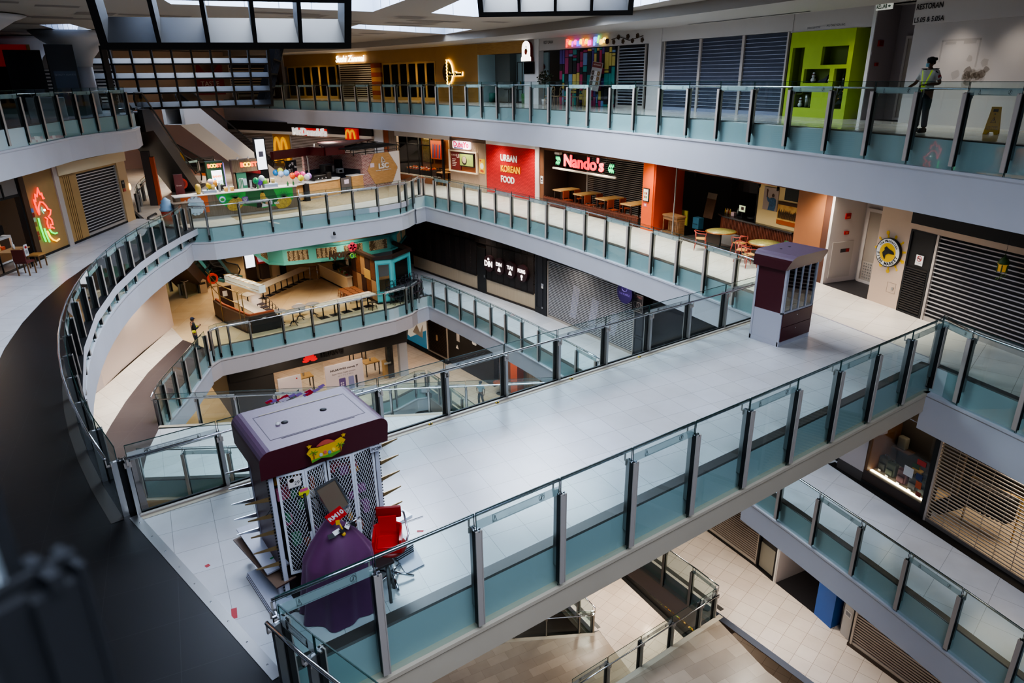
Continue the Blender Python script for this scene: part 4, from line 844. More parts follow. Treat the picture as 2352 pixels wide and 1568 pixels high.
# leaning boards and blue crate, dark dome hood
b = MB(); tr = MT((-.85, 2.4, 0)) @ MR(-.18, 4, 'X'); b.box(-.3, .3, -.02, .02, .45, 1.55, mat('carton_brown', '#6b4a30', .7, noise=.3, nscale=3), tr); b.box(-.3, .3, -.024, -.02, 1.3, 1.55, mat('carton_pale', '#8f7d68', .7), tr); F.one('leaning_board', b, 'brown board with a pale header leaning in the bar', 'board')
b = MB(); b.rbox(-1.15, -.75, 1.9, 2.2, 0, .5, mat('crate_blue', '#3f6f82', .6), .015); b.box(-1.1, -.8, 1.89, 1.9, .2, .24, mat('crate_line', '#2b4a58', .6)); F.one('blue_crate', b, 'blue crate below the leaning brown board', 'crate')
b = MB(); b.box(-1.75, -1.3, 1.7, 1.75, .1, .75, mat('notice_yellow', '#a99b3c', .7)); b.box(-1.7, -1.35, 1.69, 1.7, .5, .53, INK); b.box(-1.7, -1.45, 1.69, 1.7, .4, .43, INK); F.one('yellow_notice', b, 'yellow notice board behind the wooden console', 'notice')
b = MB(); b.lathe([(1.25, 0), (1.3, .5), (1.1, 1.0), (.7, 1.2), (.05, 1.25)], mat('oven_black', '#050505', .5), (1.5, 2.7, 1.3), 24) if False else b.prism([(1.6+1.5*cos(k*PI/12), 3.1-.7*sin(k*PI/12)) for k in range(13)], 1.9, 2.75, mat('oven_black', '#050505', .5)); F.one('range_hood', b, 'large rounded black hood over the bar kitchen', 'hood')
b = MB(); b.lathe([(.05, 0), (.1, .2), (.02, .35)], BLACK, (-1.2, 1.9, 2.2), 8); b.tube([(-1.2, 1.9, 2.9), (-1.0, 1.8, 2.6), (-1.2, 1.9, 2.4)], .03, BLACK, 6)
F.one('hanging_ornament', b, 'black hanging ornament near the bar ceiling', 'ornament')
# wooden console
WD = mat('console_wood', '#7a5632', .6, hx2='#5b3d20', nscale=4, stretch=(1, 1, 8))
t = F.thing('wooden_console', 'carved wooden host console beside the orange wall', 'console', None, -.5, .35, 0)
b = MB(); b.rbox(-.5, .5, -.25, .25, .76, .84, WD, .01); b.rbox(-.47, .47, -.22, .22, .62, .76, WD, .01); b.obj('top', t)
b = MB(); b.box(-.3, .46, -.05, .22, .12, .62, WD)
for k in range(6): b.box(-.28+.12*k, -.2+.12*k, -.065, -.05, .15, .6, WD)
b.obj('cabinet_body', t); MB().rbox(-.47, .47, -.22, .22, 0, .12, WD, .01).obj('plinth', t)
for x in (-.44, .44): MB().lathe([(.025, 0), (.018, .1), (.028, .25), (.018, .4), (.025, .5)], WD, (x, -.2, .12), 8).obj('leg', t)
# round tables, red armchairs
TOPG = tile_mat('mosaic_top', '#a9a060', '#8f8a4c', '#5c5a2c', .12, .12, 0, .4, .012)
def round_table(x, y, label):
    t = F.thing('round_table', label, 'table', None, x, y, 0); b = MB(); b.lathe([(.58, 0), (.6, .02), (.58, .035)], mat('copper_rim', '#8f5a2a', .35, .5), (0, 0, .72), 32); b.lathe([(.545, .0), (.545, .004)], TOPG, (0, 0, .755), 32); b.obj('tabletop', t)
    b = MB(); b.cyl((0, 0, .03), (0, 0, .72), .035, BLACK); b.lathe([(.26, 0), (.26, .02), (.05, .04)], BLACK, (0, 0, 0), 16); b.obj('pedestal', t)
round_table(2.68, .15, 'round mosaic topped table nearest the wooden console'); round_table(4.98, .15, 'round mosaic topped table beside the potted palm')
RC = mat('chair_red', '#a2463a', .45); SEATW = mat('seat_ply', '#b58a4a', .5)
def armchair(x, y, r, label, src=None):
    c, s = cos(F.rot), sin(F.rot); loc = (F.loc[0]+x*c-y*s, F.loc[1]+x*s+y*c, F.loc[2])
    if src: return copy_thing(src, loc, F.rot+r, label)
    t = thing('metal_armchair', label, 'chair', loc, F.rot+r, 'red metal armchairs')
    MB().rbox(-.19, .19, -.19, .19, .43, .46, SEATW, .012).obj('seat', t)
    for sx in (-1, 1):
        for sy in (-1, 1): b = MB(); b.tube([(sx*.17, sy*.17, .43), (sx*.22, sy*.22, 0)], [.028, .014], RC, 6); b.obj('leg', t)
    b = MB(); b.tube([(-.22, -.2, .66), (-.24, .1, .68), (-.2, .22, .72), (0, .26, .74), (.2, .22, .72), (.24, .1, .68), (.22, -.2, .66)], .016, RC, 6); b.obj('backrest', t)
    for sx in (-1, 1): b = MB(); b.tube([(sx*.2, -.16, .44), (sx*.22, -.2, .66)], .014, RC, 6); b.tube([(sx*.18, .18, .44), (sx*.2, .22, .72)], .014, RC, 6); b.obj('armrest', t)
    return t
a0 = armchair(2.25, -.45, 2.4, 'red armchair standing in front of the mosaic table by the console')
armchair(3.55, .3, -1.6, 'red armchair between the two mosaic tables, facing the console side', a0)
armchair(4.45, -.35, 2.0, 'red armchair in front of the mosaic table by the palm', a0); armchair(5.1, -.65, 2.9, 'red armchair nearest the maroon kiosk roof', a0)
b = MB(); b.box(1.8, 2.5, 1.0, 1.3, .0, .42, mat('bench_steel', '#6d6a66', .5)); F.one('low_bench', b, 'low grey bench behind the mosaic table by the console', 'bench')
# palm
t = F.thing('potted_palm', 'green potted palm in front of the bar counter end', 'plant', None, 5.4, .75, 0); MB().lathe([(.14, 0), (.18, .4), (.16, .4)], mat('pot_dark', '#2b2522', .6), (0, 0, 0), 14).obj('pot', t)
b = MB(); random.seed(6); PG = mat('palm_green', '#3e6f3a', .6, noise=.3)
for k in range(26):
    a = uniform(0, 2*PI); L_ = uniform(.35, .6); up = uniform(.2, .55); pts = [Vector((cos(a)*L_*q, sin(a)*L_*q, .45+up*q*1.6-q*q*.55)) for q in (0, .3, .6, 1)]
    for i in range(3):
        w0, w1 = (.02, .055, .05, .0)[i], (.02, .055, .05, .0)[i+1]; s = Vector((-sin(a), cos(a), 0)); b.face([pts[i]-s*w0, pts[i]+s*w0, pts[i+1]+s*w1, pts[i+1]-s*w1], PG)
b.obj('fronds', t)
b = MB(); b.box(-.12, -.08, -.02, .02, 0, 2.9, STEEL); F.one('glass_door_edge', b, 'slim steel upright at the edge of the bar opening', 'post')
# --- orange pillar
F = WF(W4, 21.65, 20.95, LV); OR = mat('orange_wall', '#d4561b', .6, noise=.05); ORD = mat('orange_side', '#a8380f', .65)
mb = MB(); mb.prism([(0, -.05), (F.L, -.05), (F.L+.0, 0), (F.L-.15, 1.5), (0, 1.5)], 0, 3.4, OR); F.wall(mb, 'bright orange pillar between shutter and bar')
mb = MB(); mb.prism([(F.L, 0), (F.L+.08, 0), (F.L+.1, 1.6), (F.L-.1, 1.6)], 0, 3.4, ORD); F.wall(mb, 'orange side wall leading into the bar')
b = MB(); cx = F.L/2-.05; b.rbox(cx-.2, cx+.2, -.1, -.05, 1.25, 1.83, mat('frame_black', '#1d1a18', .5), .01); b.box(cx-.16, cx+.16, -.104, -.1, 1.29, 1.79, mat('menu_white', '#ddd8cc', .5))
for k, c in enumerate(('#b5482f', '#4d7a3a', '#c98a2c', '#7a2c20')): b.box(cx-.1+.1*(k % 2), cx-.02+.1*(k % 2), -.107, -.104, 1.4+.16*(k//2), 1.5+.16*(k//2), mat('menu_pic_'+c[1:], c, .6))
F.one('framed_menu', b, 'black framed menu on the orange pillar', 'frame')
b = MB(); b.box(cx-.16, cx+.06, -.06, -.05, 1.02, 1.18, mat('sticker_pink', '#d05a6a', .6)); b.box(cx-.1, cx, -.063, -.06, 1.06, 1.14, mat('sticker_cream', '#e8d8b8', .6)); F.one('wall_sticker', b, 'pink sticker below the framed menu', 'sticker')
# --- chicken restaurant with shutter and table terrace
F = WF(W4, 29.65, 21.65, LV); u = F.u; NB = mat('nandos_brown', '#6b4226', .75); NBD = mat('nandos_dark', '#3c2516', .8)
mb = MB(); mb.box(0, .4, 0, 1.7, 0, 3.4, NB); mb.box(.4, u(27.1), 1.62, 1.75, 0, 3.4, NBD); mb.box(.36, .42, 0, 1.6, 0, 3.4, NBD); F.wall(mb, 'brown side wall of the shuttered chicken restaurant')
mb = MB(); mb.box(0, F.L, 0, .3, 2.85, 3.4, NB); F.wall(mb, 'brown lintel over the chicken restaurant terrace')
mb = MB(); mb.box(0, F.L, .05, 1.6, .001, .006, mat('terrace_floor', '#2b1d15', .6)); put('floor', mb.data('floor'), None, F.loc, F.rot, None, 'dark terrace floor below the four long tables', 'floor', None, 'structure')
shutter(F, 'dark shutter behind the row of long terrace tables', u(27.6), F.L, 0, 2.85, .095, mat('slat_cream', '#b3aa9f', .35, .4), mat('nan_back', '#1a1310', .7), .022, y=1.6)
t = F.thing('shop_sign', 'red glowing restaurant script with green leaf sprigs', 'sign'); NR = emis('nandos_red', '#ff1c34', 1.3); NG = emis('nandos_green', '#1fd07a', .9)
b = MB(); txt(b, "Nando's", u(25.5), 2.52, -.3, .78, BLACK, w=3.1, bold=.045, ext=.05); b.obj('letter_backing', t); b = MB(); txt(b, "Nando's", u(25.5), 2.52, -.37, .78, NR, w=3.05, bold=.02, ext=.02); b.obj('lettering', t)
for sx, xx in ((-1, u(27.35)), (1, u(23.65))):
    b = MB(); bk = MB()
    for k in range(3):
        for s in (-1, 1):
            x = xx+sx*.12*k; pts = [(x, 2.48), (x+s*.02+sx*.03, 2.48+s*.1), (x+sx*.12, 2.48+s*.2), (x+sx*.14, 2.48+s*.09)]; b.yprism(pts, -.36, -.33, NG); bk.yprism([((p[0]-x)*1.4+x, (p[1]-2.48)*1.3+2.48) for p in pts], -.33, -.3, BLACK)
    bk.obj('leaf_backing', t); b.obj('leaf_sprig', t)
b = MB(); b.box(u(27.8), u(23.0), -.5, -.42, 2.08, 2.16, mat('light_bar', '#d8cdb8', .5)); b.tube([(u(26.8), -.46, 2.16), (u(26.8), -.1, 2.9)], .012, BLACK, 5); b.tube([(u(24), -.46, 2.16), (u(24), -.1, 2.9)], .012, BLACK, 5); F.one('light_bar', b, 'slim pale light bar under the red restaurant script', 'light')
b = MB(); b.rbox(u(28.2), u(27.8), -.1, .1, 2.72, 2.84, mat('unit_white', '#cfc6ba', .5), .02); F.one('ceiling_unit', b, 'small white box fixed under the brown lintel', 'fixture')
TT = mat('table_oak', '#b98f55', .5, noise=.1, nscale=2)
def ltable(x, lab, src=None):
    if src:
        c, s = cos(F.rot), sin(F.rot); return copy_thing(src, (F.loc[0]+x*c-.65*s, F.loc[1]+x*s+.65*c, LV), F.rot, lab)
    t = F.thing('long_table', lab, 'table', 'long terrace tables', x, .65, 0); MB().rbox(-.36, .36, -.62, .62, .86, .92, TT, .01).obj('tabletop', t)
    for sx in (-.28, .28):
        for sy in (-.5, .5): MB().box(sx-.03, sx+.03, sy-.03, sy+.03, 0, .86, mat('leg_dark', '#2c1a10', .6)).obj('leg', t)
    return t
l0 = ltable(1.5, 'long wooden terrace table nearest the brown wall'); ltable(3.25, 'second long terrace table from the brown wall', l0); ltable(5.0, 'third long terrace table from the brown wall', l0); ltable(6.85, 'long wooden terrace table beside the orange pillar', l0)
def dchair(x, y, r, lab, src=None):
    c, s = cos(F.rot), sin(F.rot); loc = (F.loc[0]+x*c-y*s, F.loc[1]+x*s+y*c, LV)
    if src: return copy_thing(src, loc, F.rot+r, lab)
    t = thing('terrace_chair', lab, 'chair', loc, F.rot+r, 'terrace chairs between the long tables'); m = mat('chair_rust', '#8a3a1c', .5)
    MB().rbox(-.2, .2, -.2, .2, .45, .49, m, .01).obj('seat', t); MB().rbox(-.2, .2, .17, .2, .55, .92, m, .01).obj('backrest', t)
    for sx in (-.17, .17):
        for sy in (-.17, .17): MB().box(sx-.018, sx+.018, sy-.018, sy+.018, 0, .92 if sy > 0 else .45, m).obj('leg', t)
    return t
d0 = None
for k, x in enumerate((2.2, 4.0, 5.75)):
    for q, y in enumerate((.25, 1.0)):
        lab = 'rust chair %s long table %s from the brown wall' % (('at the walkway end beyond the', 'at the shutter end beyond the')[q], ('first', 'second', 'third')[k])
        d0 = d0 or None; n_ = dchair(x, y, PI/2, lab, d0); d0 = d0 or n_
t = F.thing('slatted_fence', 'low reddish slatted fence along the terrace tables', 'fence'); b = MB(); random.seed(9)
for k in range(118): x = .35+.063*k; b.box(x, x+.035, -.02, .02, .02, .5+uniform(-.03, .02), REDW)
b.obj('slats', t); b = MB(); b.box(.3, F.L-.2, -.03, .03, .4, .44, REDW); b.box(.3, F.L-.2, -.03, .03, .08, .12, REDW); b.obj('rails', t)
F = WF(W4, 29.98, 29.64, LV); mb = MB(); mb.box(0, F.L, -.06, .3, 0, 3.4, PLAST); F.wall(mb, 'slim pale pilaster beside the red brick panel')
F = WF(W4, 29.64, 29.2, LV); b = MB(); b.box(.1, .32, -.03, -.005, 1.1, 1.5, WHITE); b.box(.15, .27, -.033, -.03, 1.3, 1.4, INK); b.box(.13, .29, -.033, -.03, 1.2, 1.23, INK); F.one('wall_notice', b, 'small white notice beside the terrace corner', 'notice')
# --- red brick panel
F = WF(W4, 34.5, 29.98, LV); u = F.u
mb = MB(); mb.box(0, F.L, 0, .3, .1, 2.83, tile_mat('red_brick', '#c01a20', '#b3151c', '#7d0c12', .2, .075, 0, .5, .012, .5, 'UV')); mb.box(0, F.L, .01, .3, 0, .1, STEEL); mb.box(0, F.L, -.02, .3, 2.83, 3.4, WHITE)
me = mb.data('wall_right'); uv = me.uv_layers.new()
for l in me.loops: v = me.vertices[l.vertex_index].co; uv.data[l.index].uv = (v.x, v.z)
put('wall_right', me, None, F.loc, F.rot, None, 'red painted brick panel with korean food lettering', 'wall', None, 'structure')
for tx, z, c, y0, y1 in (('URBAN', 2.16, '#f1e9e2', 33.08, 31.6), ('KOREAN', 1.57, '#f2b21c', 33.08, 31.35), ('FOOD', .98, '#f1e9e2', 33.08, 31.85)):
    b = MB(); txt(b, tx, (u(y0)+u(y1))/2, z, -.02, .5, mat('letters_'+tx.lower(), c, .5), w=u(y1)-u(y0), bold=.012, ext=.015); F.one('wall_lettering', b, ('white', 'yellow')[tx == 'KOREAN']+' word '+tx+' on the red brick panel', 'lettering')
# --- tofu kitchen stand front
F = WF(W4, 38.1, 34.5, LV); u = F.u
RIB = mat('ribbed_taupe', '#a08872', .6, hx2='#6f5c4b', nscale=1, stretch=(16, 16, .01))
mb = MB(); mb.box(0, F.L, .05, .3, 0, 3.0, mat('rib_back', '#6a5848', .7))
for k in range(int(F.L/.085)): mb.box(.085*k, .085*k+.055, 0, .05, 0, 2.83, mat('rib_front', '#a38d78', .6))
F.wall(mb, 'ribbed taupe wall of the tofu restaurant')
t = F.thing('shop_sign', 'pink and white rounded tofu restaurant sign', 'sign'); x0, x1 = u(37.5), u(35.9)
b = MB(); b.yprism(rrect(x0-.05, x1+.05, 2.42, 2.86, .1), -.16, -.04, emis('dub_white', '#ffe9ee', 1.3)); b.obj('panel', t)
b = MB(); txt(b, 'DubuYo', (x0+x1)/2, 2.66, -.17, .44, mat('dub_pink', '#e0226e', .4, emit=.5), w=x1-x0-.1, bold=.022); b.box(x0+.1, x0+1.0, -.17, -.16, 2.43, 2.49, mat('dub_blue', '#3a3c8c', .5)); b.obj('lettering', t)
t = F.thing('serving_hatch', 'wooden framed hatch with red menu and screen', 'hatch'); x0, x1 = u(38.1)+.02, u(35.3)
b = MB(); box_frame(b, x0, x1, 1.02, 2.3, .07, -.12, .0, mat('hatch_cream', '#e6d3b4', .5)); b.obj('frame', t); MB().box(x0+.07, x1-.07, -.02, .0, 1.09, 2.23, mat('hatch_wood', '#8a4a24', .6)).obj('back_panel', t)
b = MB(); b.box(x0+.2, x0+1.2, -.05, -.02, 1.15, 2.18, mat('menu_maroon', '#6b1d1c', .6)); txt(b, 'BORIGO', x0+.5, 2.0, -.055, .14, mat('menu_cream2', '#e9d9c4', .6))
for q in range(5): b.box(x0+.3, x0+.6+.08*(q % 3), -.055, -.05, 1.35+.1*q, 1.38+.1*q, MATS['menu_cream2'])
txt(b, 'UP', x0+.95, 1.95, -.055, .3, MATS['menu_cream2'], bold=.01); b.obj('menu', t)
b = MB(); b.rbox(x0+1.15, x1-.25, -.14, -.06, 1.4, 2.18, BLACK, .015); F.one('wall_screen', b, 'screen showing a bowl of food in the hatch', 'screen')
b2 = MB(); b2.box(x0+1.2, x1-.3, -.144, -.14, 1.46, 2.13, mat('screen_food', '#8a9a4a', .4, emit=.35, noise=.3, nscale=4)); b2.disc(x0+1.65, 1.75, .26, -.147, -.144, mat('bowl_dark', '#2a2420', .5)); b2.disc(x0+1.65, 1.8, .2, -.15, -.147, mat('bowl_food', '#c0ad90', .6, noise=.5, nscale=20)); o = [q for q in bpy.data.objects if q.name.startswith('wall_screen')][-1]; b2.obj('display', o)
b = MB(); b.box(u(35.15), u(34.65), -.03, 0, 1.12, 1.95, mat('poster_yellow', '#e0b428', .6)); b.disc((u(35.15)+u(34.65))/2, 1.55, .17, -.034, -.03, mat('poster_white', '#e8e4dc', .6)); b.disc((u(35.15)+u(34.65))/2-.08, 1.27, .08, -.034, -.03, mat('poster_dish', '#a8442a', .6)); b.disc((u(35.15)+u(34.65))/2+.08, 1.25, .08, -.034, -.03, MATS['poster_dish']); b.box(u(35.1), u(34.95), -.034, -.03, 1.8, 1.9, MATS['poster_dish']); F.one('poster', b, 'yellow food poster beside the red brick panel', 'poster')
# --- glazed restaurant with produce display
F = WF(W4, 43.7, 38.1, LV); u = F.u
mb = MB(); mb.box(0, F.L, 2.2, 2.3, 0, 3.0, mat('warm_inner', '#7a4a26', .7)); mb.box(0, F.L, 0, 2.2, .001, .006, mat('warm_floor', '#a8742e', .5)); mb.box(0, F.L, -.02, .2, 2.85, 3.4, WHITE); F.wall(mb, 'warm brown back wall of the glazed restaurant')
mb = MB(); mb.box(0, u(39.9), -.04, .1, 0, .42, mat('sill_rust', '#b56a3c', .6)); mb.box(0, u(39.9), -.08, .14, .4, .46, mat('sill_cream', '#e9d6bc', .5)); F.wall(mb, 'low rust coloured plinth under the glazed restaurant front')
t = F.thing('glazed_front', 'black framed glass front of the warm lit restaurant', 'shop window'); b = MB(); g = MB()
for k in range(4): x = u(43.6-1.2*k); b.box(x-.025, x+.025, -.03, .03, .45, 2.85, BLK)
b.box(u(43.6), u(40), -.03, .03, 2.38, 2.43, BLK); b.box(u(38.75)-.07, u(38.75)+.07, -.05, .05, 0, 2.85, BLK); b.obj('frame', t)
for k in range(3): g = MB(); g.face([(u(43.6-1.2*k), 0, .46), (u(42.4-1.2*k), 0, .46), (u(42.4-1.2*k), 0, 2.85), (u(43.6-1.2*k), 0, 2.85)], SHOPGLASS); g.obj('pane', t)
b = MB(); b.box(u(42.4), u(41.0), 1.9, 1.94, 1.3, 2.5, mat('mural_orange', '#d0622a', .6)); random.seed(1)
for k in range(7): x = u(42.2)+.17*k; b.yprism([(x, 1.35), (x+.13, 1.35), (x+.2, 2.2), (x+.1, 2.3)], 1.89, 1.9, mat('mural_%d' % (k % 2), ('#28447e', '#b52c22')[k % 2], .6))
F.one('mural_panel', b, 'orange and blue striped mural panel behind the glass', 'mural')
b = MB(); b.box(u(40.7), u(39.5), 2.1, 2.19, 1.2, 2.7, mat('mural_tan', '#b89052', .6)); b.disc(u(40.1), 1.75, .42, 2.09, 2.1, mat('mural_disc', '#5a3a20', .6)); b.disc(u(40.1), 1.75, .34, 2.08, 2.09, mat('mural_disc2', '#c9a76a', .6)); F.one('mural_panel', b, 'tan mural with a large round bowl behind the glass', 'mural')
b = MB(); b.box(u(43.5), u(42.5), 2.1, 2.19, 1.0, 2.7, mat('mural_olive', '#6a5a2c', .6, noise=.5, nscale=6)); txt(b, 'SCG', u(43.0), 2.6, 2.08, .3, mat('mural_pale', '#d8c48a', .6), bold=.01); F.one('mural_panel', b, 'olive mural with pale letters at the far end of the glass', 'mural')
for x in (u(42.8), u(40.6), u(38.9)): c_, s_ = cos(F.rot), sin(F.rot); lamp('POINT', (F.loc[0]+x*c_-.9*s_, F.loc[1]+x*s_+.9*c_, 2.6), 45, WARM, .2)
t = F.thing('produce_display', 'long sloping display of orange packets behind the glass', 'display'); b = MB(); b.box(u(43.5), u(40.6), .5, 1.1, 0, .7, mat('display_dark', '#241a12', .7)); b.obj('stand', t)
random.seed(12); OP = [mat('packet_%d' % k, c, .5) for k, c in enumerate(('#d9581c', '#e88a2c', '#b8341a', '#efe3cc', '#1c1814'))]
for k in range(60):
    x = u(43.5)+.047*k; y = .52+.1*(k % 6); tr = MT((x+.1, y, .74+.02*(k % 6))) @ MR(uniform(-.5, .5), 4, 'Z'); q = MB(); q.rbox(-.06, .06, -.04, .04, -.03, .03, random.choice(OP), .01, 1, tr); q.obj('packet', t)
def rtable(x, y, lab):
    t = F.thing('restaurant_table', lab, 'table', None, x, y, 0); MB().rbox(-.45, .45, -.35, .35, .72, .76, TT, .01).obj('tabletop', t)
    for sx in (-.38, .38):
        for sy in (-.28, .28): MB().box(sx-.025, sx+.025, sy-.025, sy+.025, 0, .72, BLK).obj('leg', t)
rtable(u(40.2), 1.6, 'wooden table deep inside the glazed restaurant'); rtable(u(39.4), .5, 'wooden table near the open side of the glazed restaurant'); rtable(u(38.5), 1.3, 'wooden table beside the tofu stand wall')
def rchair(x, y, r, lab, src=None):
    c, s = cos(F.rot), sin(F.rot); loc = (F.loc[0]+x*c-y*s, F.loc[1]+x*s+y*c, LV)
    if src: return copy_thing(src, loc, F.rot+r, lab)
    t = thing('restaurant_chair', lab, 'chair', loc, F.rot+r, 'dark chairs in the glazed restaurant'); m = mat('chair_umber', '#3a2618', .6)
    MB().rbox(-.2, .2, -.2, .2, .44, .48, m, .01).obj('seat', t); MB().rbox(-.2, .2, .16, .2, .5, .88, m, .01).obj('backrest', t)
    for sx in (-.17, .17):
        for sy in (-.17, .17): MB().box(sx-.018, sx+.018, sy-.018, sy+.018, 0, .45, m).obj('leg', t)
    return t
r0 = rchair(u(39.9), .35, 0, 'dark chair nearest the packet display'); rchair(u(39.4), -.05, PI, 'dark chair in front of the open side table', r0); rchair(u(38.9), 1.0, .4, 'dark chair beside the tofu stand wall', r0); rchair(u(40.5), 1.1, .2, 'dark chair by the deepest table', r0)
# --- fast food restaurant fascia
F = WF(W4, 45.9, 43.7, LV); u = F.u
mb = MB(); mb.box(0, u(44.9), -.05, .3, 0, 3.4, WHITE); mb.box(u(44.9), u(44.4), .0, .3, 0, 3.4, mat('rust_post', '#a4532a', .6)); mb.box(u(44.4), F.L, .02, .3, 0, 3.4, RIB); F.wall(mb, 'narrow ribbed pier beside the burger restaurant')
F = WF(W4, 61.5, 45.9, LV); u = F.u
for a, bq, lab in ((61.5, 54, 'far'), (54, 45.9, 'near')):
    f = WF(W4, a, bq, LV); mb = MB(); mb.box(0, f.L, -.2, .3, 2.72, 3.4, mat('mcd_fascia', '#1d1613', .5)); mb.box(0, f.L, -.25, .3, 2.52, 2.72, mat('mcd_cream', '#dccdb8', .5)); mb.box(-.05, f.L+.05, .6, .7, 0, 2.8, mat('mcd_back', '#5a4434', .8)); f.wall(mb, lab+' half of the dark fascia with a cream band')
f = WF(W4, 55.2, 46.0, LV); shutter(f, 'pale slatted shutter to the near side of the arches panel', .1, f.L, 0, 2.5, .115, mat('slat_mcd', '#cbbcae', .4, .2), mat('mcd_sh', '#6b5848', .8), .06)
f = WF(W4, 61.5, 57.05, LV); shutter(f, 'pale slatted shutter beyond the arches panel', 0, f.L, 0, 2.5, .115, MATS['slat_mcd'], MATS['mcd_sh'], .06)
f = WF(W4, 57.05, 55.2, LV); mb = MB(); mb.box(0, f.L, -.02, .3, 0, 2.55, mat('arch_panel', '#b98f4a', .5)); f.wall(mb, 'golden wood panel holding the large arches')
def arches(f, cx, z0, w, h, y, label, m):
    b = MB()
    for s in (-1, 1):
        pts = [(cx+s*w*.5*.5+w*.25*cos(PI*k/14)*1.0, y, z0+(h*sin(PI*k/14))) for k in range(15)]
        b.tube(pts, w*.07, m, 8)
    f.one('golden_arches', b, label, 'logo')
arches(f, f.L/2, .3, 1.55, 1.9, -.16, 'large yellow arches on the golden wood panel', mat('arch_yellow', '#f2ac0c', .4, emit=.35))
f = WF(W4, 48.4, 47.2, LV); b = MB(); b.rbox(-.05, f.L+.05, -.5, -.3, 2.4, 3.2, mat('logo_red', '#c01a12', .4, emit=.3), .03); f.one('logo_box', b, 'red logo box above the burger shutter', 'sign'); arches(f, f.L/2, 2.5, f.L*.8, .58, -.56, 'small yellow arches on the red logo box', MATS['arch_yellow'])
f = WF(W4, 54.3, 50.6, LV); t = f.thing('shop_sign', 'white block letters of the burger restaurant on red', 'sign'); MB().box(.6, f.L+.15, -.32, -.22, 2.5, 3.05, MATS['logo_red']).obj('panel', t); b = MB(); txt(b, "McDonald's", f.L/2, 2.76, -.4, .72, mat('mcd_white', '#f4efe8', .4, emit=.35), w=f.L*1.0, bold=.03, ext=.06); b.obj('lettering', t)
# ================================================================== fourth level food court
W0 = lambda name, mb, label, cat, group=None: put(name, mb.data(name), None, None, None, None, label, cat, group)
LAM = mat('laminate_brown', '#7d6a56', .55, hx2='#66543f', nscale=2.5, stretch=(9, 1, .3))
BAMB = mat('bamboo_laminate', '#b9925f', .5, hx2='#a47d4c', nscale=3, stretch=(1, 1, 9)); CTW = mat('counter_white', '#d9d5cf', .35)
mb = MB(); mb.prism([(8.6, 35.35), (11.9, 35.75), (16, 36.5), (18.2, 37.1), (20, 39.6), (20.4, 41), (17.6, 42), (12, 40), (8.6, 36.6)], .002, .008, mat('carpet_tan', '#a08a6c', .8, noise=.25, nscale=6)); put('floor', mb.data('floor'), None, label='tan patterned carpet in front of the sandwich kiosk', cat='floor', kind='structure')
# juice counter
t = thing('juice_counter', 'long brown juice counter with pineapple graphics', 'counter', (6.2, 36.6, 0))
MB().box(0, 5.9, 0, .75, .12, 1.17, LAM).obj('front_panel', t); MB().box(.05, 5.85, .04, .7, 0, .12, STEELM).obj('plinth', t)
MB().rbox(-.05, 5.95, -.06, .8, 1.17, 1.22, CTW, .012).obj('worktop', t)
b = MB(); GR = mat('graphic_green', '#2f9a3a', .5); GD = mat('graphic_darkgreen', '#1d5a2a', .5); PY = mat('pine_yellow', '#c9a23a', .5, noise=.45, nscale=14); PL = mat('pine_leaf', '#1c4a28', .6)
b.yprism([(1.84, 1.17), (5.7, 1.17), (5.7, .62), (5.4, .3), (5.0, .2), (4.6, .3), (4.1, .25), (3.6, .42), (3.0, .5), (2.3, .5), (2.0, .75)], -.012, 0, GR)
b.yprism([(3.3, 1.17), (4.7, 1.17), (4.9, .6), (4.5, .32), (3.9, .3), (3.2, .5)], -.014, -.012, GD)
for cx, cz, rx, rz, a in ((2.72, .6, .42, .3, .4), (5.15, .42, .44, .28, .3), (4.12, .83, .14, .22, 0)):
    b.yprism([(cx+rx*cos(q*PI/12)*cos(a)-rz*sin(q*PI/12)*sin(a), cz+rx*cos(q*PI/12)*sin(a)+rz*sin(q*PI/12)*cos(a)) for q in range(24)], -.02, -.014, PY)
    for q in range(11): ang = PI*.15+PI*.7*q/10; L_ = rx*1.15; ox, oz = cx+.1*rx, cz+rz*.9; b.yprism([(ox-.03, oz), (ox+.03, oz), (ox+L_*cos(ang), min(1.165, oz+L_*.8*sin(ang)))], -.024, -.02, PL)
b.yprism([(3.75, .3), (4.0, .32), (4.06, .62), (3.95, .66), (3.78, .6)], -.022, -.014, mat('hair_black', '#1a1412', .6)); b.yprism([(4.0, .3), (4.35, .32), (4.3, .5), (4.2, .45), (4.05, .5)], -.024, -.014, mat('sleeve_white', '#d8d4d0', .6)); b.yprism([(4.2, .45), (4.32, .4), (4.34, .75), (4.26, .8)], -.026, -.02, mat('skin_tan', '#b98a6a', .6)); b.yprism([(4.0, .5), (4.06, .45), (4.02, .78), (3.96, .74)], -.026, -.02, MATS['skin_tan'])
b.disc(2.13, .9, .17, -.024, -.014, mat('badge_blue', '#3a93b8', .5), n=24); b.disc(2.13, .9, .14, -.027, -.024, mat('badge_white', '#e4e8e6', .5), n=24); b.disc(2.13, .89, .08, -.03, -.027, GR, n=14, ex=1.3)
b.yprism(rrect(3.08, 3.38, .68, .93, .06), -.028, -.02, mat('tag_purple', '#6a3a86', .5)); txt(b, 'LOW', 3.23, .83, -.03, .1, CTW, bold=.004); txt(b, 'FAT', 3.23, .74, -.03, .1, CTW, bold=.004)
txt(b, 'GO!', 4.78, .44, -.03, .14, CTW, bold=.008); b.obj('pineapple_graphic', t)
b = MB(); b.box(.22, 1.46, -.012, 0, .35, 1.17, mat('panel_orange', '#c25a1c', .5)); b.disc(.42, .98, .05, -.016, -.012, CTW, n=12)
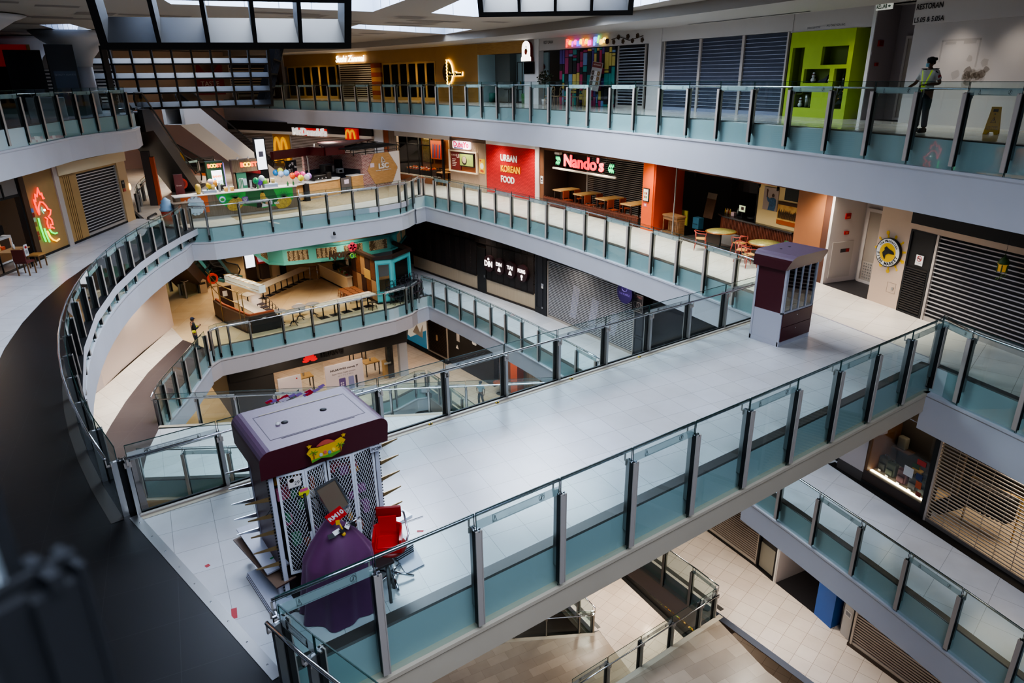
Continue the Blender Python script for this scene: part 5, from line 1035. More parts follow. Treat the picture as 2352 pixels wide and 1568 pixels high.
for q in range(14): a = q*2*PI/14; b.disc(.84+.33*cos(a), .72+.36*sin(a), .11, -.02, -.012, mat('flower_pale', '#b9c6d0', .5), n=12)
b.disc(.84, .72, .37, -.022, -.012, MATS['flower_pale'], n=20)
for q in range(4): b.box(.62, 1.06-.05*q, -.025, -.022, .62+.07*q, .64+.07*q, mat('flower_text', '#8fa2b0', .5))
b.obj('flower_graphic', t)
def onjuice(u_, v, z=1.22): return (6.2+u_, 36.6+v, z)
def tub(x, y, z, label, c='#c9ab6a'):
    t = thing('paper_tub', label, 'tub', (x, y, z), 0); MB().lathe([(.085, 0), (.1, .2)], mat('tub_'+c[1:], c, .6), (0, 0, 0), 14).obj('cup', t); MB().lathe([(.105, 0), (.105, .025), (.09, .03)], mat('lid_cream', '#d8cfae', .5), (0, 0, .2), 14).obj('lid', t)
b = MB(); b.rbox(0, .62, 0, .4, 0, .16, mat('box_pale', '#aab4c4', .6), .015); b.box(.02, .6, -.003, 0, .05, .11, mat('box_line', '#8d98ab', .6)); put('glove_box', b.data('glove_box'), None, onjuice(1.35, .15), None, None, 'pale blue box under the yellow and orange balloons', 'box')
b = MB(); b.rbox(0, .68, 0, .4, 0, .2, MATS['box_pale'], .015); b.box(.02, .66, -.003, 0, .07, .12, MATS['box_line']); put('glove_box', b.data('glove_box'), None, onjuice(4.35, .15), None, None, 'pale blue box carrying two paper tubs', 'box')
tub(*onjuice(4.55, .35, 1.42), 'paper tub on the pale blue box, nearer the green balloon'); tub(*onjuice(4.85, .35, 1.42), 'paper tub on the pale blue box, nearer the sandwich kiosk'); tub(*onjuice(2.45, .3), 'paper tub standing beside the clear cup stack', '#c79a4e'); tub(*onjuice(2.75, .3), 'paper tub standing next to the till', '#c79a4e'); tub(*onjuice(1.85, .3, 1.38), 'paper tub on the box under the orange balloon')
b = MB(); b.lathe([(.08, 0), (.13, .15), (.14, .35), (.1, .45), (.02, .5)], mat('statue_gold', '#c2a24e', .5), onjuice(1.15, .3), 14); W0('pineapple_lamp', b, 'yellow rounded lamp jar at the end of the juice counter', 'lamp')
for k, (u_, lab) in enumerate(((2.15, 'clear cup stack by the till'), (3.7, 'clear cup stack near the steel taps'))):
    b = MB(); b.lathe([(.05, 0), (.055, .42), (.06, .45)], mat('cup_clear', '#9a9c9e', .25), onjuice(u_, .3), 10)
    for q in range(8): b.lathe([(.061, 0), (.061, .012)], mat('cup_rim', '#c4c6c8', .3), onjuice(u_, .3, 1.27+.05*q), 10)
    W0('cup_stack', b, 'tall '+lab, 'cups')
t = thing('till_screen', 'black till with a small lit display on juice counter', 'till', onjuice(2.35, .75)); MB().rbox(-.22, .22, -.1, .15, .05, .28, BLACK, .02).obj('body', t); MB().box(-.12, .12, -.04, 0, .34, .5, emis('till_glow', '#b8c4d8', .9)).obj('display', t); MB().box(-.02, .02, -.02, .02, 0, .4, BLACK).obj('stand', t)
b = MB()
for q in range(3): b.tube([onjuice(3.2+.07*q, .55), onjuice(3.2+.07*q, .55, 1.75), onjuice(3.22+.07*q, .4, 1.78), onjuice(3.22+.07*q, .38, 1.68)], .014, CHROME, 6)
W0('steel_taps', b, 'cluster of steel taps on the juice counter', 'tap')
for k, (u_, c, lab) in enumerate(((1.55, '#2b6a3a', 'green bottle under the yellow balloon'), (4.0, '#2b6a3a', 'green bottle under the purple balloon'), (5.55, '#2f7a3c', 'green bottle nearest the pink balloons'), (5.85, '#2f7a3c', 'green bottle at the last corner of the juice counter'))):
    b = MB(); b.lathe([(.045, 0), (.05, .14), (.02, .2), (.022, .24)], mat('bottle_green', c, .35), onjuice(u_, .2), 10); W0('juice_bottle', b, lab, 'bottle')
for k in range(6):
    b = MB(); b.lathe([(.05, 0), (.06, .15+.04*(k % 3))], mat('jar_dark_%d' % (k % 3), ('#2a2622', '#6a625c', '#8a8680')[k % 3], .4), onjuice(3.95+.3*(k % 2)+.13*k, .55), 10); W0('blender_jar', b, 'dark jar behind the pale box on the juice counter', 'jar', 'jars behind the juice counter boxes')
def balloon(x, y, z, c, label, r=.16):
    t = thing('balloon', label, 'balloon', (x, y, z), 0, 'party balloons on the counters'); m = mat('balloon_'+c[1:], c, .3)
    MB().ball((0, 0, 0), r, m, 16, (1, 1, 1.08)).obj('envelope', t); MB().lathe([(.005, 0), (.022, -.03)], m, (0, 0, -r*1.06), 8).obj('knot', t); MB().cyl((0, 0, -r*1.1), (0, 0, 1.24-z), .004, CTW, n=5).obj('stick', t)
for u_, z, c, lab in ((1.80, 1.72, '#c9b0b8', 'pale balloon behind the yellow and orange pair'), (1.72, 1.58, '#d8b41c', 'yellow balloon beside the orange balloon by the green screen'), (1.95, 1.64, '#c8862a', 'orange balloon in front of the green boost screen'), (4.0, 1.6, '#158a5a', 'teal balloon behind the purple balloon'), (4.3, 1.68, '#b9c8d0', 'pale balloon above the purple and lime pair'), (4.18, 1.52, '#5a2aa0', 'purple balloon in the cluster of four'), (4.45, 1.52, '#76c22c', 'lime balloon in the cluster of four')):
    balloon(6.2+u_, 37.0, z, c, lab)
for x, y, z, c, lab in ((11.75, 38.6, 1.72, '#2a7ac0', 'blue balloon farthest left in the long row'), (11.95, 38.4, 1.82, '#c8c832', 'small yellow balloon peeking over the pale blue ones'), (11.9, 38.2, 1.68, '#a8b8d8', 'lavender grey balloon beside the blue one'), (12.2, 38.2, 1.72, '#6aa8e0', 'sky blue balloon in the long row'), (12.35, 37.7, 1.6, '#e05a24', 'orange balloon in the long row'), (12.6, 37.7, 1.66, '#d02858', 'crimson balloon in the long row'), (12.65, 37.3, 1.5, '#e0d028', 'yellow balloon in the middle of the long row'), (12.95, 37.8, 1.6, '#d84a90', 'pink balloon behind the yellow one'), (12.98, 37.3, 1.5, '#d0ccd8', 'white balloon near the end of the long row'), (13.2, 37.6, 1.52, '#a678c8', 'violet balloon ending the long row')):
    balloon(x, y, z, c, lab)
# boost tower, overhead board, totem
t = thing('menu_tower', 'dark green tower with a bright colourful screen', 'sign', (8.55, 38.1, 0)); MB().rbox(-.42, .42, 0, .35, 0, 2.6, mat('tower_green', '#1f3f2a', .5), .01).obj('tower', t); MB().box(-.2, .3, -.02, 0, 1.15, 2.15, emis('screen_bright', '#e8eaf4', 1.6)).obj('screen', t)
b = MB(); random.seed(21)
for q in range(16): b.disc(-.13+.36*random.random(), 1.25+.5*random.random(), .05, -.024-.0003*q, -.02, emis('fruit_%d' % (q % 4), ('#e8d040', '#70c850', '#e87a30', '#60a8e0')[q % 4], 1.1), n=10)
txt(b, 'BANG!', .05, 1.85, -.03, .15, emis('bang', '#f08030', 1.2), bold=.008); b.obj('fruit_image', t)
OY = [emis('boost_o', '#ff5a14', 1.4), emis('boost_y', '#ffd21c', 1.4)]
b = MB()
for q, ch in enumerate('BOOST'): txt(b, ch, -.28+.14*q, 2.38, -.03, .24, OY[q in (1, 2)], bold=.014, ext=.01)
b.obj('lettering', t); MB().box(.42, .46, .0, .35, .1, 2.5, emis('violet_edge', '#9a7ae0', .5)).obj('lit_edge', t)
t = thing('overhead_board', 'wood effect board with glowing juice lettering over the counter', 'sign', (10.05, 38.2, 0)); MB().rbox(-.62, .65, 0, .5, 1.95, 2.58, LAM, .01).obj('board', t); b = MB()
for q, ch in enumerate('BOOST'): txt(b, ch, -.12+.17*q, 2.3, -.03, .3, OY[q in (1, 2)], bold=.016, ext=.01)
b.obj('lettering', t); MB().box(-.6, -.45, .1, .45, 0, 1.95, LAM).obj('support', t)
for x in (-.35, .2): b = MB(); b.cyl((x, -.25, 2.7), (x, -.15, 2.62), .05, CTW); b.obj('spotlight', t)
b = MB(); b.box(9.55, 10.1, 38.3, 38.36, .9, 1.92, mat('panel_jade', '#3f7a62', .5)); b.box(9.9, 10.08, 38.29, 38.3, 1.25, 1.6, mat('paper_pale', '#a8b6c2', .6)); W0('green_panel', b, 'jade green panel with pinned papers under the juice board', 'panel')
b = MB(); tr = MT((10.6, 39.2, 1.85)) @ MR(.15, 4, 'Y'); b.box(-.45, .45, -.3, .3, -.08, .08, mat('awning_red', '#8f1414', .5), tr); b.box(-.3, .3, -.2, .2, -1.8, -.08, mat('stall_dark', '#241a1c', .6), tr); W0('red_stall', b, 'small red topped dark stall behind the juice board', 'stall')
t = thing('totem_screen', 'slim black totem with a white advertising screen', 'screen', (13.6, 47.3, 0), radians(6)); MB().rbox(-.38, .38, 0, .18, 0, 2.95, BLACK, .02).obj('casing', t); b = MB(); b.box(-.3, .3, -.015, 0, .95, 2.85, emis('totem_white', '#e6ecf4', 1.5)); b.box(-.15, .15, -.018, -.015, 1.75, 2.1, mat('totem_pic', '#6a6a78', .6)); b.obj('display', t)
t = thing('maroon_sign_board', 'tall maroon standing board at the end of the juice counter', 'sign', (6.75, 38.2, 0)); MB().rbox(-.2, .22, -.04, .04, .1, 2.1, mat('board_maroon', '#4f1a1c', .5), .01).obj('board', t); b = MB(); txt(b, 'Street', 0, 1.55, -.045, .1, mat('board_text', '#b8a09a', .6)); b.obj('lettering', t); MB().box(-.2, .22, -.2, .2, 0, .1, BLACK).obj('foot', t)
b = MB(); b.box(6.0, 6.6, 36.0, 36.5, 0, .95, LAM); b.rbox(5.95, 6.65, 35.95, 36.55, .95, 1.0, LAM, .01); W0('side_cabinet', b, 'low brown cabinet adjoining the juice counter', 'cabinet')
t = thing('ice_cream_bin', 'bin shaped like a blue swirled ice cream in red cup', 'bin', (5.75, 36.6, 0)); MB().lathe([(.2, 0), (.3, .62)], mat('cup_red', '#b03322', .5), (0, 0, 0), 16).obj('cup', t); MB().lathe([(.3, 0), (.34, .1), (.26, .2), (.29, .3), (.2, .4), (.22, .48), (.1, .58), (.02, .64)], mat('swirl_blue', '#9fc2e0', .4), (0, 0, .62), 16).obj('swirl', t)
# sandwich kiosk
BRK = tile_mat('kiosk_brick', '#7d4a48', '#94605a', '#b9a8a0', .22, .075, 0, .7, .012, .5, 'UV')
def uvxz(me, a='x'):
    uv = me.uv_layers.new()
    for l in me.loops: v = me.vertices[l.vertex_index].co; uv.data[l.index].uv = (v.x+v.y, v.z)
    return me
A = Vector((17.6, 40.45)); Bq = Vector((20.5, 41.4)); rot = atan2((Bq-A).y, (Bq-A).x)
t = thing('sandwich_kiosk', 'sandwich kiosk with brick walls and hexagon wood logo panel', 'kiosk', (A.x, A.y, 0), rot)
b = MB(); b.box(0, 3.15, 0, .2, 0, 2.1, BRK); put('front_wall', uvxz(b.data('front_wall')), t)
b = MB(); b.box(0, .2, .2, 2.9, 0, 2.15, BRK); b.box(0, .19, .2, 2.9, 0, 1.25, mat('kiosk_navy', '#23262f', .6)); b.box(-.01, .21, .2, 2.9, 0, 1.2, MATS['kiosk_navy']); put('side_wall', uvxz(b.data('side_wall')), t)
b = MB(); b.box(-2.2, .0, 2.7, 2.9, 0, 2.15, BRK); b.box(-2.2, 0, 2.68, 2.7, 0, 1.25, MATS['kiosk_navy']); put('rear_wall', uvxz(b.data('rear_wall')), t)
b = MB(); b.yprism([(.38, 1.15), (1.05, 2.1), (2.2, 2.1), (2.95, 1.1), (2.42, .22), (.97, .22)], -.03, 0, BAMB); b.obj('hexagon_panel', t)
st = [(2.2, 2.1)]; n = 12
for k in range(n): x0 = 2.2+.75*k/n; z0 = 2.1-1.0*k/n; st += [(x0+.75/n, z0), (x0+.75/n, z0-1.0/n)]
for k in range(8): x0 = 2.95-.53*k/8; z0 = 1.1-.88*k/8; st += [(x0, z0-.88/8), (x0-.53/8, z0-.88/8)]
b = MB(); b.yprism(st+[(2.3, .1), (3.15, .1), (3.15, 2.1)], -.034, -.005, CTW); b.obj('white_brick_area', t)
b = MB(); txt(b, 'LSC', 1.7, 1.3, -.07, .42, CTW, w=.85, bold=.016, ext=.02); txt(b, 'london sandwich co.', 1.7, 1.06, -.06, .11, CTW, w=1.3, ext=.01)
for p, q in (((1.55, 1.52), (1.62, 1.86)), ((1.62, 1.86), (1.86, 1.56)), ((1.55, 1.52), (1.86, 1.56))): b.tube([(p[0], -.06, p[1]), (q[0], -.06, q[1])], .03, CTW, 6)
b.obj('logo', t)
b = MB(); b.box(.62, .95, -.04, -.03, 1.3, 1.55, mat('notice_lilac', '#c9bccb', .6)); b.obj('notice', t)
b = MB()
for k in range(5): x = -.6+.95*k; b.tube([(x, 0, 2.1), (x, 0, 2.45), (x, 2.9, 2.6), (x, 2.9, 2.1)], .03, BLACK, 6)
for y in (0, 1.0, 2.0, 2.9): b.tube([(-.8, y, 2.45+.05*y), (3.3, y, 2.45+.05*y)], .03, BLACK, 6)
b.tube([(-.8, 0, 2.25), (3.3, 0, 2.25)], .02, BLACK, 6)
for k in range(24): b.box(-.8+.17*k, -.76+.17*k, 0, 2.9, 2.46, 2.5, mat('roof_slat', '#1c1816', .6))
b.obj('roof_frame', t)
t2 = thing('red_canopy', 'deep red folded canopy edge joined to the sandwich kiosk', 'canopy', (0, 0, 0)); b = MB(); CR = mat('canopy_red', '#5a0f14', .45); pc = [(12.4, 41.0), (15.0, 42.2), (15.6, 41.2), (16.9, 41.4)]
for i in range(3): p, q = Vector(pc[i]), Vector(pc[i+1]); nn = Vector((-(q-p).y, (q-p).x)).normalized()*.12; b.prism([tuple(p+nn), tuple(p-nn), tuple(q-nn), tuple(q+nn)], 2.15, 2.62, CR)
b.prism([(15.6, 41.2), (16.9, 41.4), (20.2, 44.5), (16.5, 44.8)], 2.6, 2.68, mat('canopy_top', '#5c3a3a', .6)); b.obj('edge', t2)
b = MB()
for p in ((14.9, 42.3), (18.5, 44.2), (16.2, 44.5)): b.cyl((*p, 0), (*p, 2.6), .05, STEELM)
b.obj('post', t2)
t = thing('sandwich_counter', 'bamboo fronted counter with white top at the sandwich kiosk', 'counter', (0, 0, 0)); cp = [(13.5, 38.75), (15.6, 39.55), (15.85, 39.85), (15.8, 40.2), (15.4, 40.4), (13.3, 39.6)]
MB().prism(cp, .1, .94, BAMB).obj('front_panel', t); MB().prism([(15.75+(p[0]-15.0)*.97-.75, 39.7+(p[1]-39.7)*.95) for p in cp], 0, .1, STEELM).obj('plinth', t); MB().prism([(p[0]+(.06 if p[0] > 14.5 else -.06), p[1]+(-.06 if p[1] < 39.8 else .06)) for p in cp], .94, .99, CTW).obj('worktop', t)
b = MB(); b.prism([(13.25, 38.6), (13.55, 38.7), (13.45, 39.0), (13.15, 38.9)], 0, .97, BLACK); W0('black_post_box', b, 'black upright end box of the sandwich counter', 'box')
b = MB(); b.prism([(12.0, 38.2), (13.3, 38.65), (13.15, 39.0), (11.85, 38.6)], .95, 1.0, CTW); b.prism([(12.1, 38.4), (13.2, 38.75), (13.15, 38.95), (12.05, 38.6)], .1, .95, BAMB); txt(b, 'L', 12.9, .55, 38.55, .4, CTW, bold=.01); W0('pickup_counter', b, 'narrow pickup counter with a white letter behind the juice bar', 'counter')
t = thing('grey_gate', 'grey half gate with a white notice beside the sandwich counter', 'gate', (15.95, 39.95, 0), .35); MB().box(0, .8, 0, .06, .05, .92, mat('gate_grey', '#55504e', .6)).obj('leaf', t); MB().box(.25, .6, -.01, 0, .55, .8, MATS['notice_lilac']).obj('notice', t)
b = MB(); tr = MT((16.75, 40.2, 0)) @ MR(.3, 4, 'Z'); b.box(0, .95, 0, .5, .08, .93, BAMB, tr); b.box(-.03, .98, -.03, .53, .93, .98, CTW, tr); b.box(0, .95, .02, .5, 0, .08, STEELM, tr); W0('side_counter', b, 'short bamboo counter between the grey gate and brick wall', 'counter')
b = MB(); tr = MT((15.6, 41.6, 0)) @ MR(.3, 4, 'Z'); b.box(0, 1.9, 0, .6, .0, .95, MATS['kiosk_navy'], tr); b.box(0, 1.9, -.02, .62, .95, 1.0, mat('bench_black', '#1e1e20', .3), tr); W0('rear_bench', b, 'black rear worktop inside the sandwich kiosk', 'worktop')
for nm, lab, p, s, c in (('chest_oven', 'large dark oven on the kiosk worktop', (15.7, 41.7, 1.0), (.75, .5, .55), '#26282a'), ('wall_oven', 'black wall oven under the kiosk roof', (16.8, 42.1, 1.0), (1.0, .5, .75), '#151517'), ('small_microwave', 'small silver microwave between the two kiosk ovens', (16.5, 41.55, 1.0), (.42, .3, .28), '#8a8c90')):
    b = MB(); tr = MT(p) @ MR(.3, 4, 'Z'); b.rbox(0, s[0], 0, s[1], 0, s[2], mat(nm+'_body', c, .4), .02, 2, tr); b.box(.05, s[0]*.7, -.006, 0, .06, s[2]-.08, mat('oven_glass', '#0c0d0e', .2), tr); b.box(s[0]*.76, s[0]-.03, -.008, 0, .1, s[2]-.1, STEEL, tr); W0(nm, b, lab, 'oven')
t = thing('coffee_machine', 'low black coffee machine on the sandwich counter', 'machine', (14.4, 39.5, .99), .35); MB().rbox(-.5, .45, -.25, .25, .05, .32, mat('machine_black', '#141414', .3), .04).obj('body', t); b = MB()
for q in range(3): b.cyl((-.3+.28*q, -.3, .16), (-.3+.28*q, -.42, .14), .025, CHROME)
b.box(-.45, .4, -.3, -.25, .0, .05, CHROME); b.obj('group_heads', t); b = MB(); b.rbox(.5, .85, -.2, .2, .0, .4, MATS['machine_black'], .03); b.obj('grinder', t)
t = thing('menu_screen', 'black and white menu screen hung below the red canopy', 'screen', (13.6, 41.5, 0), .1); MB().rbox(-.33, .33, 0, .06, 1.2, 2.0, BLACK, .01).obj('casing', t); b = MB(); random.seed(30)
for q in range(14): x = uniform(-.25, .2); z = uniform(1.3, 1.85); b.box(x, x+uniform(.03, .12), -.006, 0, z, z+uniform(.03, .1), CTW)
b.obj('printed_menu', t); MB().cyl((0, .03, 0), (0, .03, 1.2), .03, STEELM).obj('stand', t)
# escalators
def escalator(label, top, bot, w=1.0, truss=mat('truss_grey', '#b9b6b4', .5), inner=mat('esc_black', '#0e0d0f', .35), group=None, name='escalator'):
    a, c = Vector(top), Vector(bot); d = Vector((c.x-a.x, c.y-a.y, 0)); Lh = d.length; d.normalize(); s = Vector((-d.y, d.x, 0)); t = thing(name, label, 'escalator', tuple(a), atan2(d.y, d.x), group); H_ = a.z-c.z
    sl = lambda x: -H_*min(1, max(0, x/Lh)); xs = (-1.2, 0, Lh, Lh+1.2)
    for sgn in (-1, 1):
        y = sgn*w*.5; b = MB(); b.mesh([(x, y+sgn*o, sl(x)+z) for o in (.0, .22) for x in xs for z in (-.95, .12)], [(0, 2, 3, 1), (2, 4, 5, 3), (4, 6, 7, 5), (8, 9, 11, 10), (10, 11, 13, 12), (12, 13, 15, 14), (1, 3, 11, 9), (3, 5, 13, 11), (5, 7, 15, 13), (0, 8, 10, 2), (2, 10, 12, 4), (4, 12, 14, 6), (0, 1, 9, 8), (6, 14, 15, 7)], truss); b.obj('side_truss', t)
        b = MB(); b.mesh([(x, y, sl(x)+z) for x in xs for z in (.12, .85)], [(0, 2, 3, 1), (2, 4, 5, 3), (4, 6, 7, 5)], DARKGLASS); b.obj('balustrade_glass', t)
        b = MB(); b.tube([(-1.2, y, .3), (-1.35, y, .6), (-1.2, y, .9), (0, y, .9), (Lh, y, .9-H_), (Lh+1.2, y, .9-H_), (Lh+1.38, y, .6-H_), (Lh+1.2, y, .3-H_)], .045, BLACK, 8); b.obj('handrail', t)
        b = MB(); b.tube([(-1.2, y-sgn*.06, .16), (0, y-sgn*.06, .16), (Lh, y-sgn*.06, .16-H_), (Lh+1.2, y-sgn*.06, .16-H_)], .035, CHROME, 6); b.obj('skirt_trim', t)
    b = MB(); n = int(H_/.2); MS = mat('step_metal', '#3b3a3b', .5, .4)
    for k in range(n): x = Lh*k/n; z = -H_*k/n; b.box(x, x+Lh/n+.02, -w*.47, w*.47, z-.24, z-.0, MS)
    b.box(-1.2, 0, -w*.47, w*.47, -.1, 0, MS); b.box(Lh, Lh+1.2, -w*.47, w*.47, -H_-.1, -H_+.0, MS); b.obj('steps', t)
    b = MB(); b.mesh([(x, y, sl(x)+z) for y in (-w*.5, w*.5) for x in xs for z in (-.95, -.9)], [(0, 2, 10, 8), (2, 4, 12, 10), (4, 6, 14, 12)], truss); b.obj('underside', t)
    return t
escalator('pale sided escalator descending behind the juice board', (9.4, 46.7, 5.0), (15.4, 51.9, .02))
escalator('black sided escalator descending beside the rooster shop', (5.9, 41.6, 5.0), (9.2, 48.6, .02), truss=mat('truss_black', '#1a191c', .3))
escalator('small escalator with orange side panels rising toward the pink wall', (9.8, 58.6, 1.5), (11.6, 55.6, .02), .9, mat('truss_orange', '#b4561c', .5))
for p, lab in (((9.9, 54.9), 'red round sign on the escalator newel nearest the pink wall'), ((7.5, 41.6), 'dark red round sign beside the maroon board')):
    t = thing('round_sign', lab, 'sign', (*p, 0)); MB().cyl((0, 0, 0), (0, 0, .9), .03, STEELM).obj('post', t); b = MB(); b.disc(0, 1.2, .3, -.04, .04, mat('disc_red', '#9a2418', .5)); b.disc(0, 1.2, .2, -.05, -.04, mat('disc_dark', '#5a1410', .5)); b.obj('disc', t)
mb = MB(); mb.box(5.6, 17, 63.0, 63.3, 0, 8.6, mat('pink_wall', '#d8b3a0', .8)); struct('wall_back', mb, 'blank pinkish wall lit from above behind the escalators')
railing('glass railing in front of the pink wall', [(7.5, 52.5), (8.6, 53.6), (9.8, 54.4), (11.3, 55.2), (12.6, 56)], L4, 1, 0, None)
railing('glass railing along the escalator opening past the tan pier', [(5.1, 41.0), (5.5, 43), (6.0, 45), (6.6, 47)], L4, -1, 0, None)
b = MB(); b.prism([(5.95, 42.9), (6.3, 42.7), (6.45, 43.1), (6.1, 43.3)], 0, 2.9, mat('post_grey', '#4a4446', .6)); b.prism([(6.31, 42.68), (6.5, 42.6), (6.62, 43.0), (6.46, 43.1)], 0, 2.6, mat('post_orange', '#b24a1c', .5)); W0('escalator_post', b, 'grey and orange post at the foot of the black escalator', 'post')
# ================================================================== fourth level, rooster shop
F = WF([(-2.6, 27.9), (4.67, 39.14)], 0, 1, L4); d0x = math.hypot(1.17+2.6, 33.73-27.9)
def uL(x, y): return (Vector((x, y))-Vector((-2.6, 27.9))).dot(Vector((4.67+2.6, 39.14-27.9)).normalized())
RW = mat('rooster_wood', '#a8834f', .6, noise=.12, nscale=1.5); RWD = mat('rooster_wood_dark', '#6b4c28', .6)
x_o, x_r0, x_p, x_p1, x_s0, x_s1, x_e = uL(.25, 32.3), uL(.31, 32.41), uL(1.4, 34.0), uL(1.55, 34.3), uL(2.28, 35.45), uL(4.18, 38.35), uL(4.6, 39.03)
mb = MB(); mb.box(x_r0, x_p, 0, .2, 0, 3.3, RW); mb.box(x_p, x_p1, -.06, .2, 0, 3.3, STEELM); mb.box(x_p1, x_s0, 0, .2, 0, 3.3, RW)
for q in range(4): x = x_p1+.35+.14*q; mb.box(x, x+.02, -.015, 0, .1, 2.75, RWD)
mb.box(x_s0, x_s1, 0, .2, 2.75, 3.3, RW); mb.box(x_s1, x_e, -.05, .35, 0, 3.3, mat('tan_pier', '#b8996f', .6)); mb.box(x_r0, x_e, -.04, 0, 0, .08, BLACK); mb.box(x_p1-.05, x_e+.1, -.1, .3, 2.85, 3.3, mat('header_cream', '#cdb995', .6))
txt(mb, '15.101 RESTORAN', x_p1+.75, 2.78, -.02, .12, RWD, w=1.1)
F.wall(mb, 'wood clad wall bearing the neon rooster', 'wall_left')
t = F.thing('neon_rooster_sign', 'neon rooster head sign in red, green and yellow', 'sign')
NRD, NGR, NYE, NWH = emis('neon_rooster_red', '#ff2010', 1.7), emis('neon_rooster_green', '#22f050', 1.3), emis('neon_rooster_yellow', '#ffc014', 1.6), emis('neon_white', '#e8ffff', 3)
pu = lambda q: (x_r0+(q[0]-97)*.0298, -.06, q[1])
def rp(pts): # sketch coordinates measured along the wall and up
    return [(x_r0+.12+a*1.15, -.07, z) for a, z in pts]
b = MB(); b.tube(rp([(.24, 1.60), (.16, 1.95), (.14, 2.22), (.22, 2.12), (.28, 2.40), (.36, 2.28), (.50, 2.60), (.56, 2.32), (.64, 2.38), (.66, 2.14), (.72, 2.16)]), .03, NRD, 8); b.tube(rp([(.24, 1.60), (.30, 1.90), (.44, 2.06), (.60, 2.02), (.72, 1.86), (.78, 1.72), (.92, 1.66), (.84, 1.50), (.70, 1.44), (.84, 1.28), (.84, 1.08), (.72, 1.12), (.66, .98), (.56, 1.02), (.54, 1.22), (.62, 1.36), (.52, 1.44)]), .03, NRD, 8); b.tube(rp([(.76, 1.0), (.86, .93)]), .03, NRD, 8); b.obj('red_tube', t)
b = MB(); b.tube(rp([(.46, 1.86), (.44, 1.72), (.50, 1.6)]), .014, emis('neon_teal', '#1fae88', 2), 6); b.obj('eye_tube', t); MB().ball(rp([(.58, 1.72)])[0], .045, NWH, 10).obj('eye_lamp', t)
b = MB(); b.tube(rp([(.14, 1.50), (.14, 1.15), (.18, .78), (.22, .55)]), .032, NGR, 8); b.tube(rp([(.32, 1.05), (.34, .80), (.42, .48)]), .032, NGR, 8); b.tube(rp([(.58, .95), (.68, .80), (.84, .72), (.96, .72)]), .032, NGR, 8); b.obj('green_tube', t)
b = MB(); b.tube(rp([(.44, .92), (.52, .66), (.66, .50), (.82, .42), (1.0, .46)]), .034, NYE, 8); b.obj('yellow_tube', t)
b = MB()
for q, c in enumerate(('#3c7ab8', '#7a2020', '#a8b29a', '#8a4a30', '#b8a040', '#a02828', '#a02828')): z = 1.75-.18*q; b.box(x_r0+.04, x_r0+.2, -.012-.0005*q, 0, z, z+.15, mat('label_'+c[1:], c, .6))
F.one('sticker_column', b, 'column of small stickers beside the neon rooster', 'stickers')
shutter(F, 'open grille shutter in the wood wall beyond the neon rooster', x_s0, x_s1, .05, 2.75, .125, mat('slat_left', '#c6c2c0', .4, .3), mat('left_back', '#1d191c', .6), .03, y=.05)
b = MB(); b.box(x_s1-1.3, x_s1-.5, .11, .115, .3, 2.2, mat('poster_dim', '#4a3c3e', .7, noise=.5, nscale=3)); F.one('dim_poster', b, 'dim poster of a figure behind the grille shutter', 'poster')
b = MB(); b.box(x_s1+.1, x_s1+.36, -.08, -.05, 1.62, 1.98, BLACK); txt(b, 'NO', x_s1+.2, 1.86, -.085, .1, CTW); b.box(x_s1+.12, x_s1+.34, -.085, -.08, 1.47, 1.58, RED); b.box(x_s1+.1, x_s1+.36, -.08, -.05, 1.45, 1.6, mat('label_orange', '#a8682a', .6)); F.one('wall_plate', b, 'small black and orange notice plate on the tan pier', 'notice')
b = MB(); b.ball((x_e+.04, -.05, 1.6), .12, emis('lamp_amber', '#ffb84a', 9), 10, (.5, .5, 1.4)); F.one('wall_lamp', b, 'amber wall lamp on the edge of the tan pier', 'lamp')
lamp('POINT', (-2.6, 33.2, 2.6), 60, WARM, .2)
# open counter part
mb = MB(); mb.box(x_r0-.3, x_r0, -.05, .2, 0, 3.3, mat('door_post', '#4a3018', .6)); mb.box(x_r0-.4, x_r0-.3, .0, .2, 0, 3.3, BLACK); mb.box(0, x_r0-.3, 3.4, 3.5, 0, 3.3, mat('kitchen_orange', '#a8662a', .6, emit=.12)); mb.box(0, x_r0-.3, 0, .15, 2.45, 2.55, BLACK); mb.box(0, x_r0-.3, .02, .12, 2.55, 3.3, mat('transom', '#8a837c', .5)); mb.box(x_r0-1.3, x_r0-1.24, -.02, .14, 2.5, 3.0, BLACK)
F.wall(mb, 'open serving side of the rooster restaurant', 'wall_left')
mb = MB(); mb.box(-3, x_r0-.3, 0, 3.4, .002, .008, mat('rooster_floor', '#9a8f84', .4)); put('floor', mb.data('floor'), None, F.loc, F.rot, None, 'grey tiled floor inside the rooster restaurant', 'floor', None, 'structure')
mb = MB(); mb.box(-4, x_r0, -.22, .0, .002, .01, BLACK); put('trim_24', mb.data('trim_24'), None, F.loc, F.rot, None, 'black floor strip in front of the rooster restaurant', 'trim', None, 'structure')
t = F.thing('display_counter', 'white framed glass counter glowing warm in the rooster restaurant', 'counter', None, x_r0-2.6, .7, 0); b = MB(); box_frame(b, 0, 2.2, .05, .98, .06, 0, .06, CTW); b.box(0, 2.2, 0, .6, .94, 1.0, CTW); b.box(0, 2.2, .5, .6, 0, .95, CTW); b.obj('frame', t); b = MB(); b.box(.06, 2.14, .45, .5, .45, .93, mat('case_warm', '#e8b060', .5, emit=.9)); b.box(.06, 2.14, .02, .5, .05, .42, mat('case_wood', '#7a522c', .6)); b.obj('case', t)
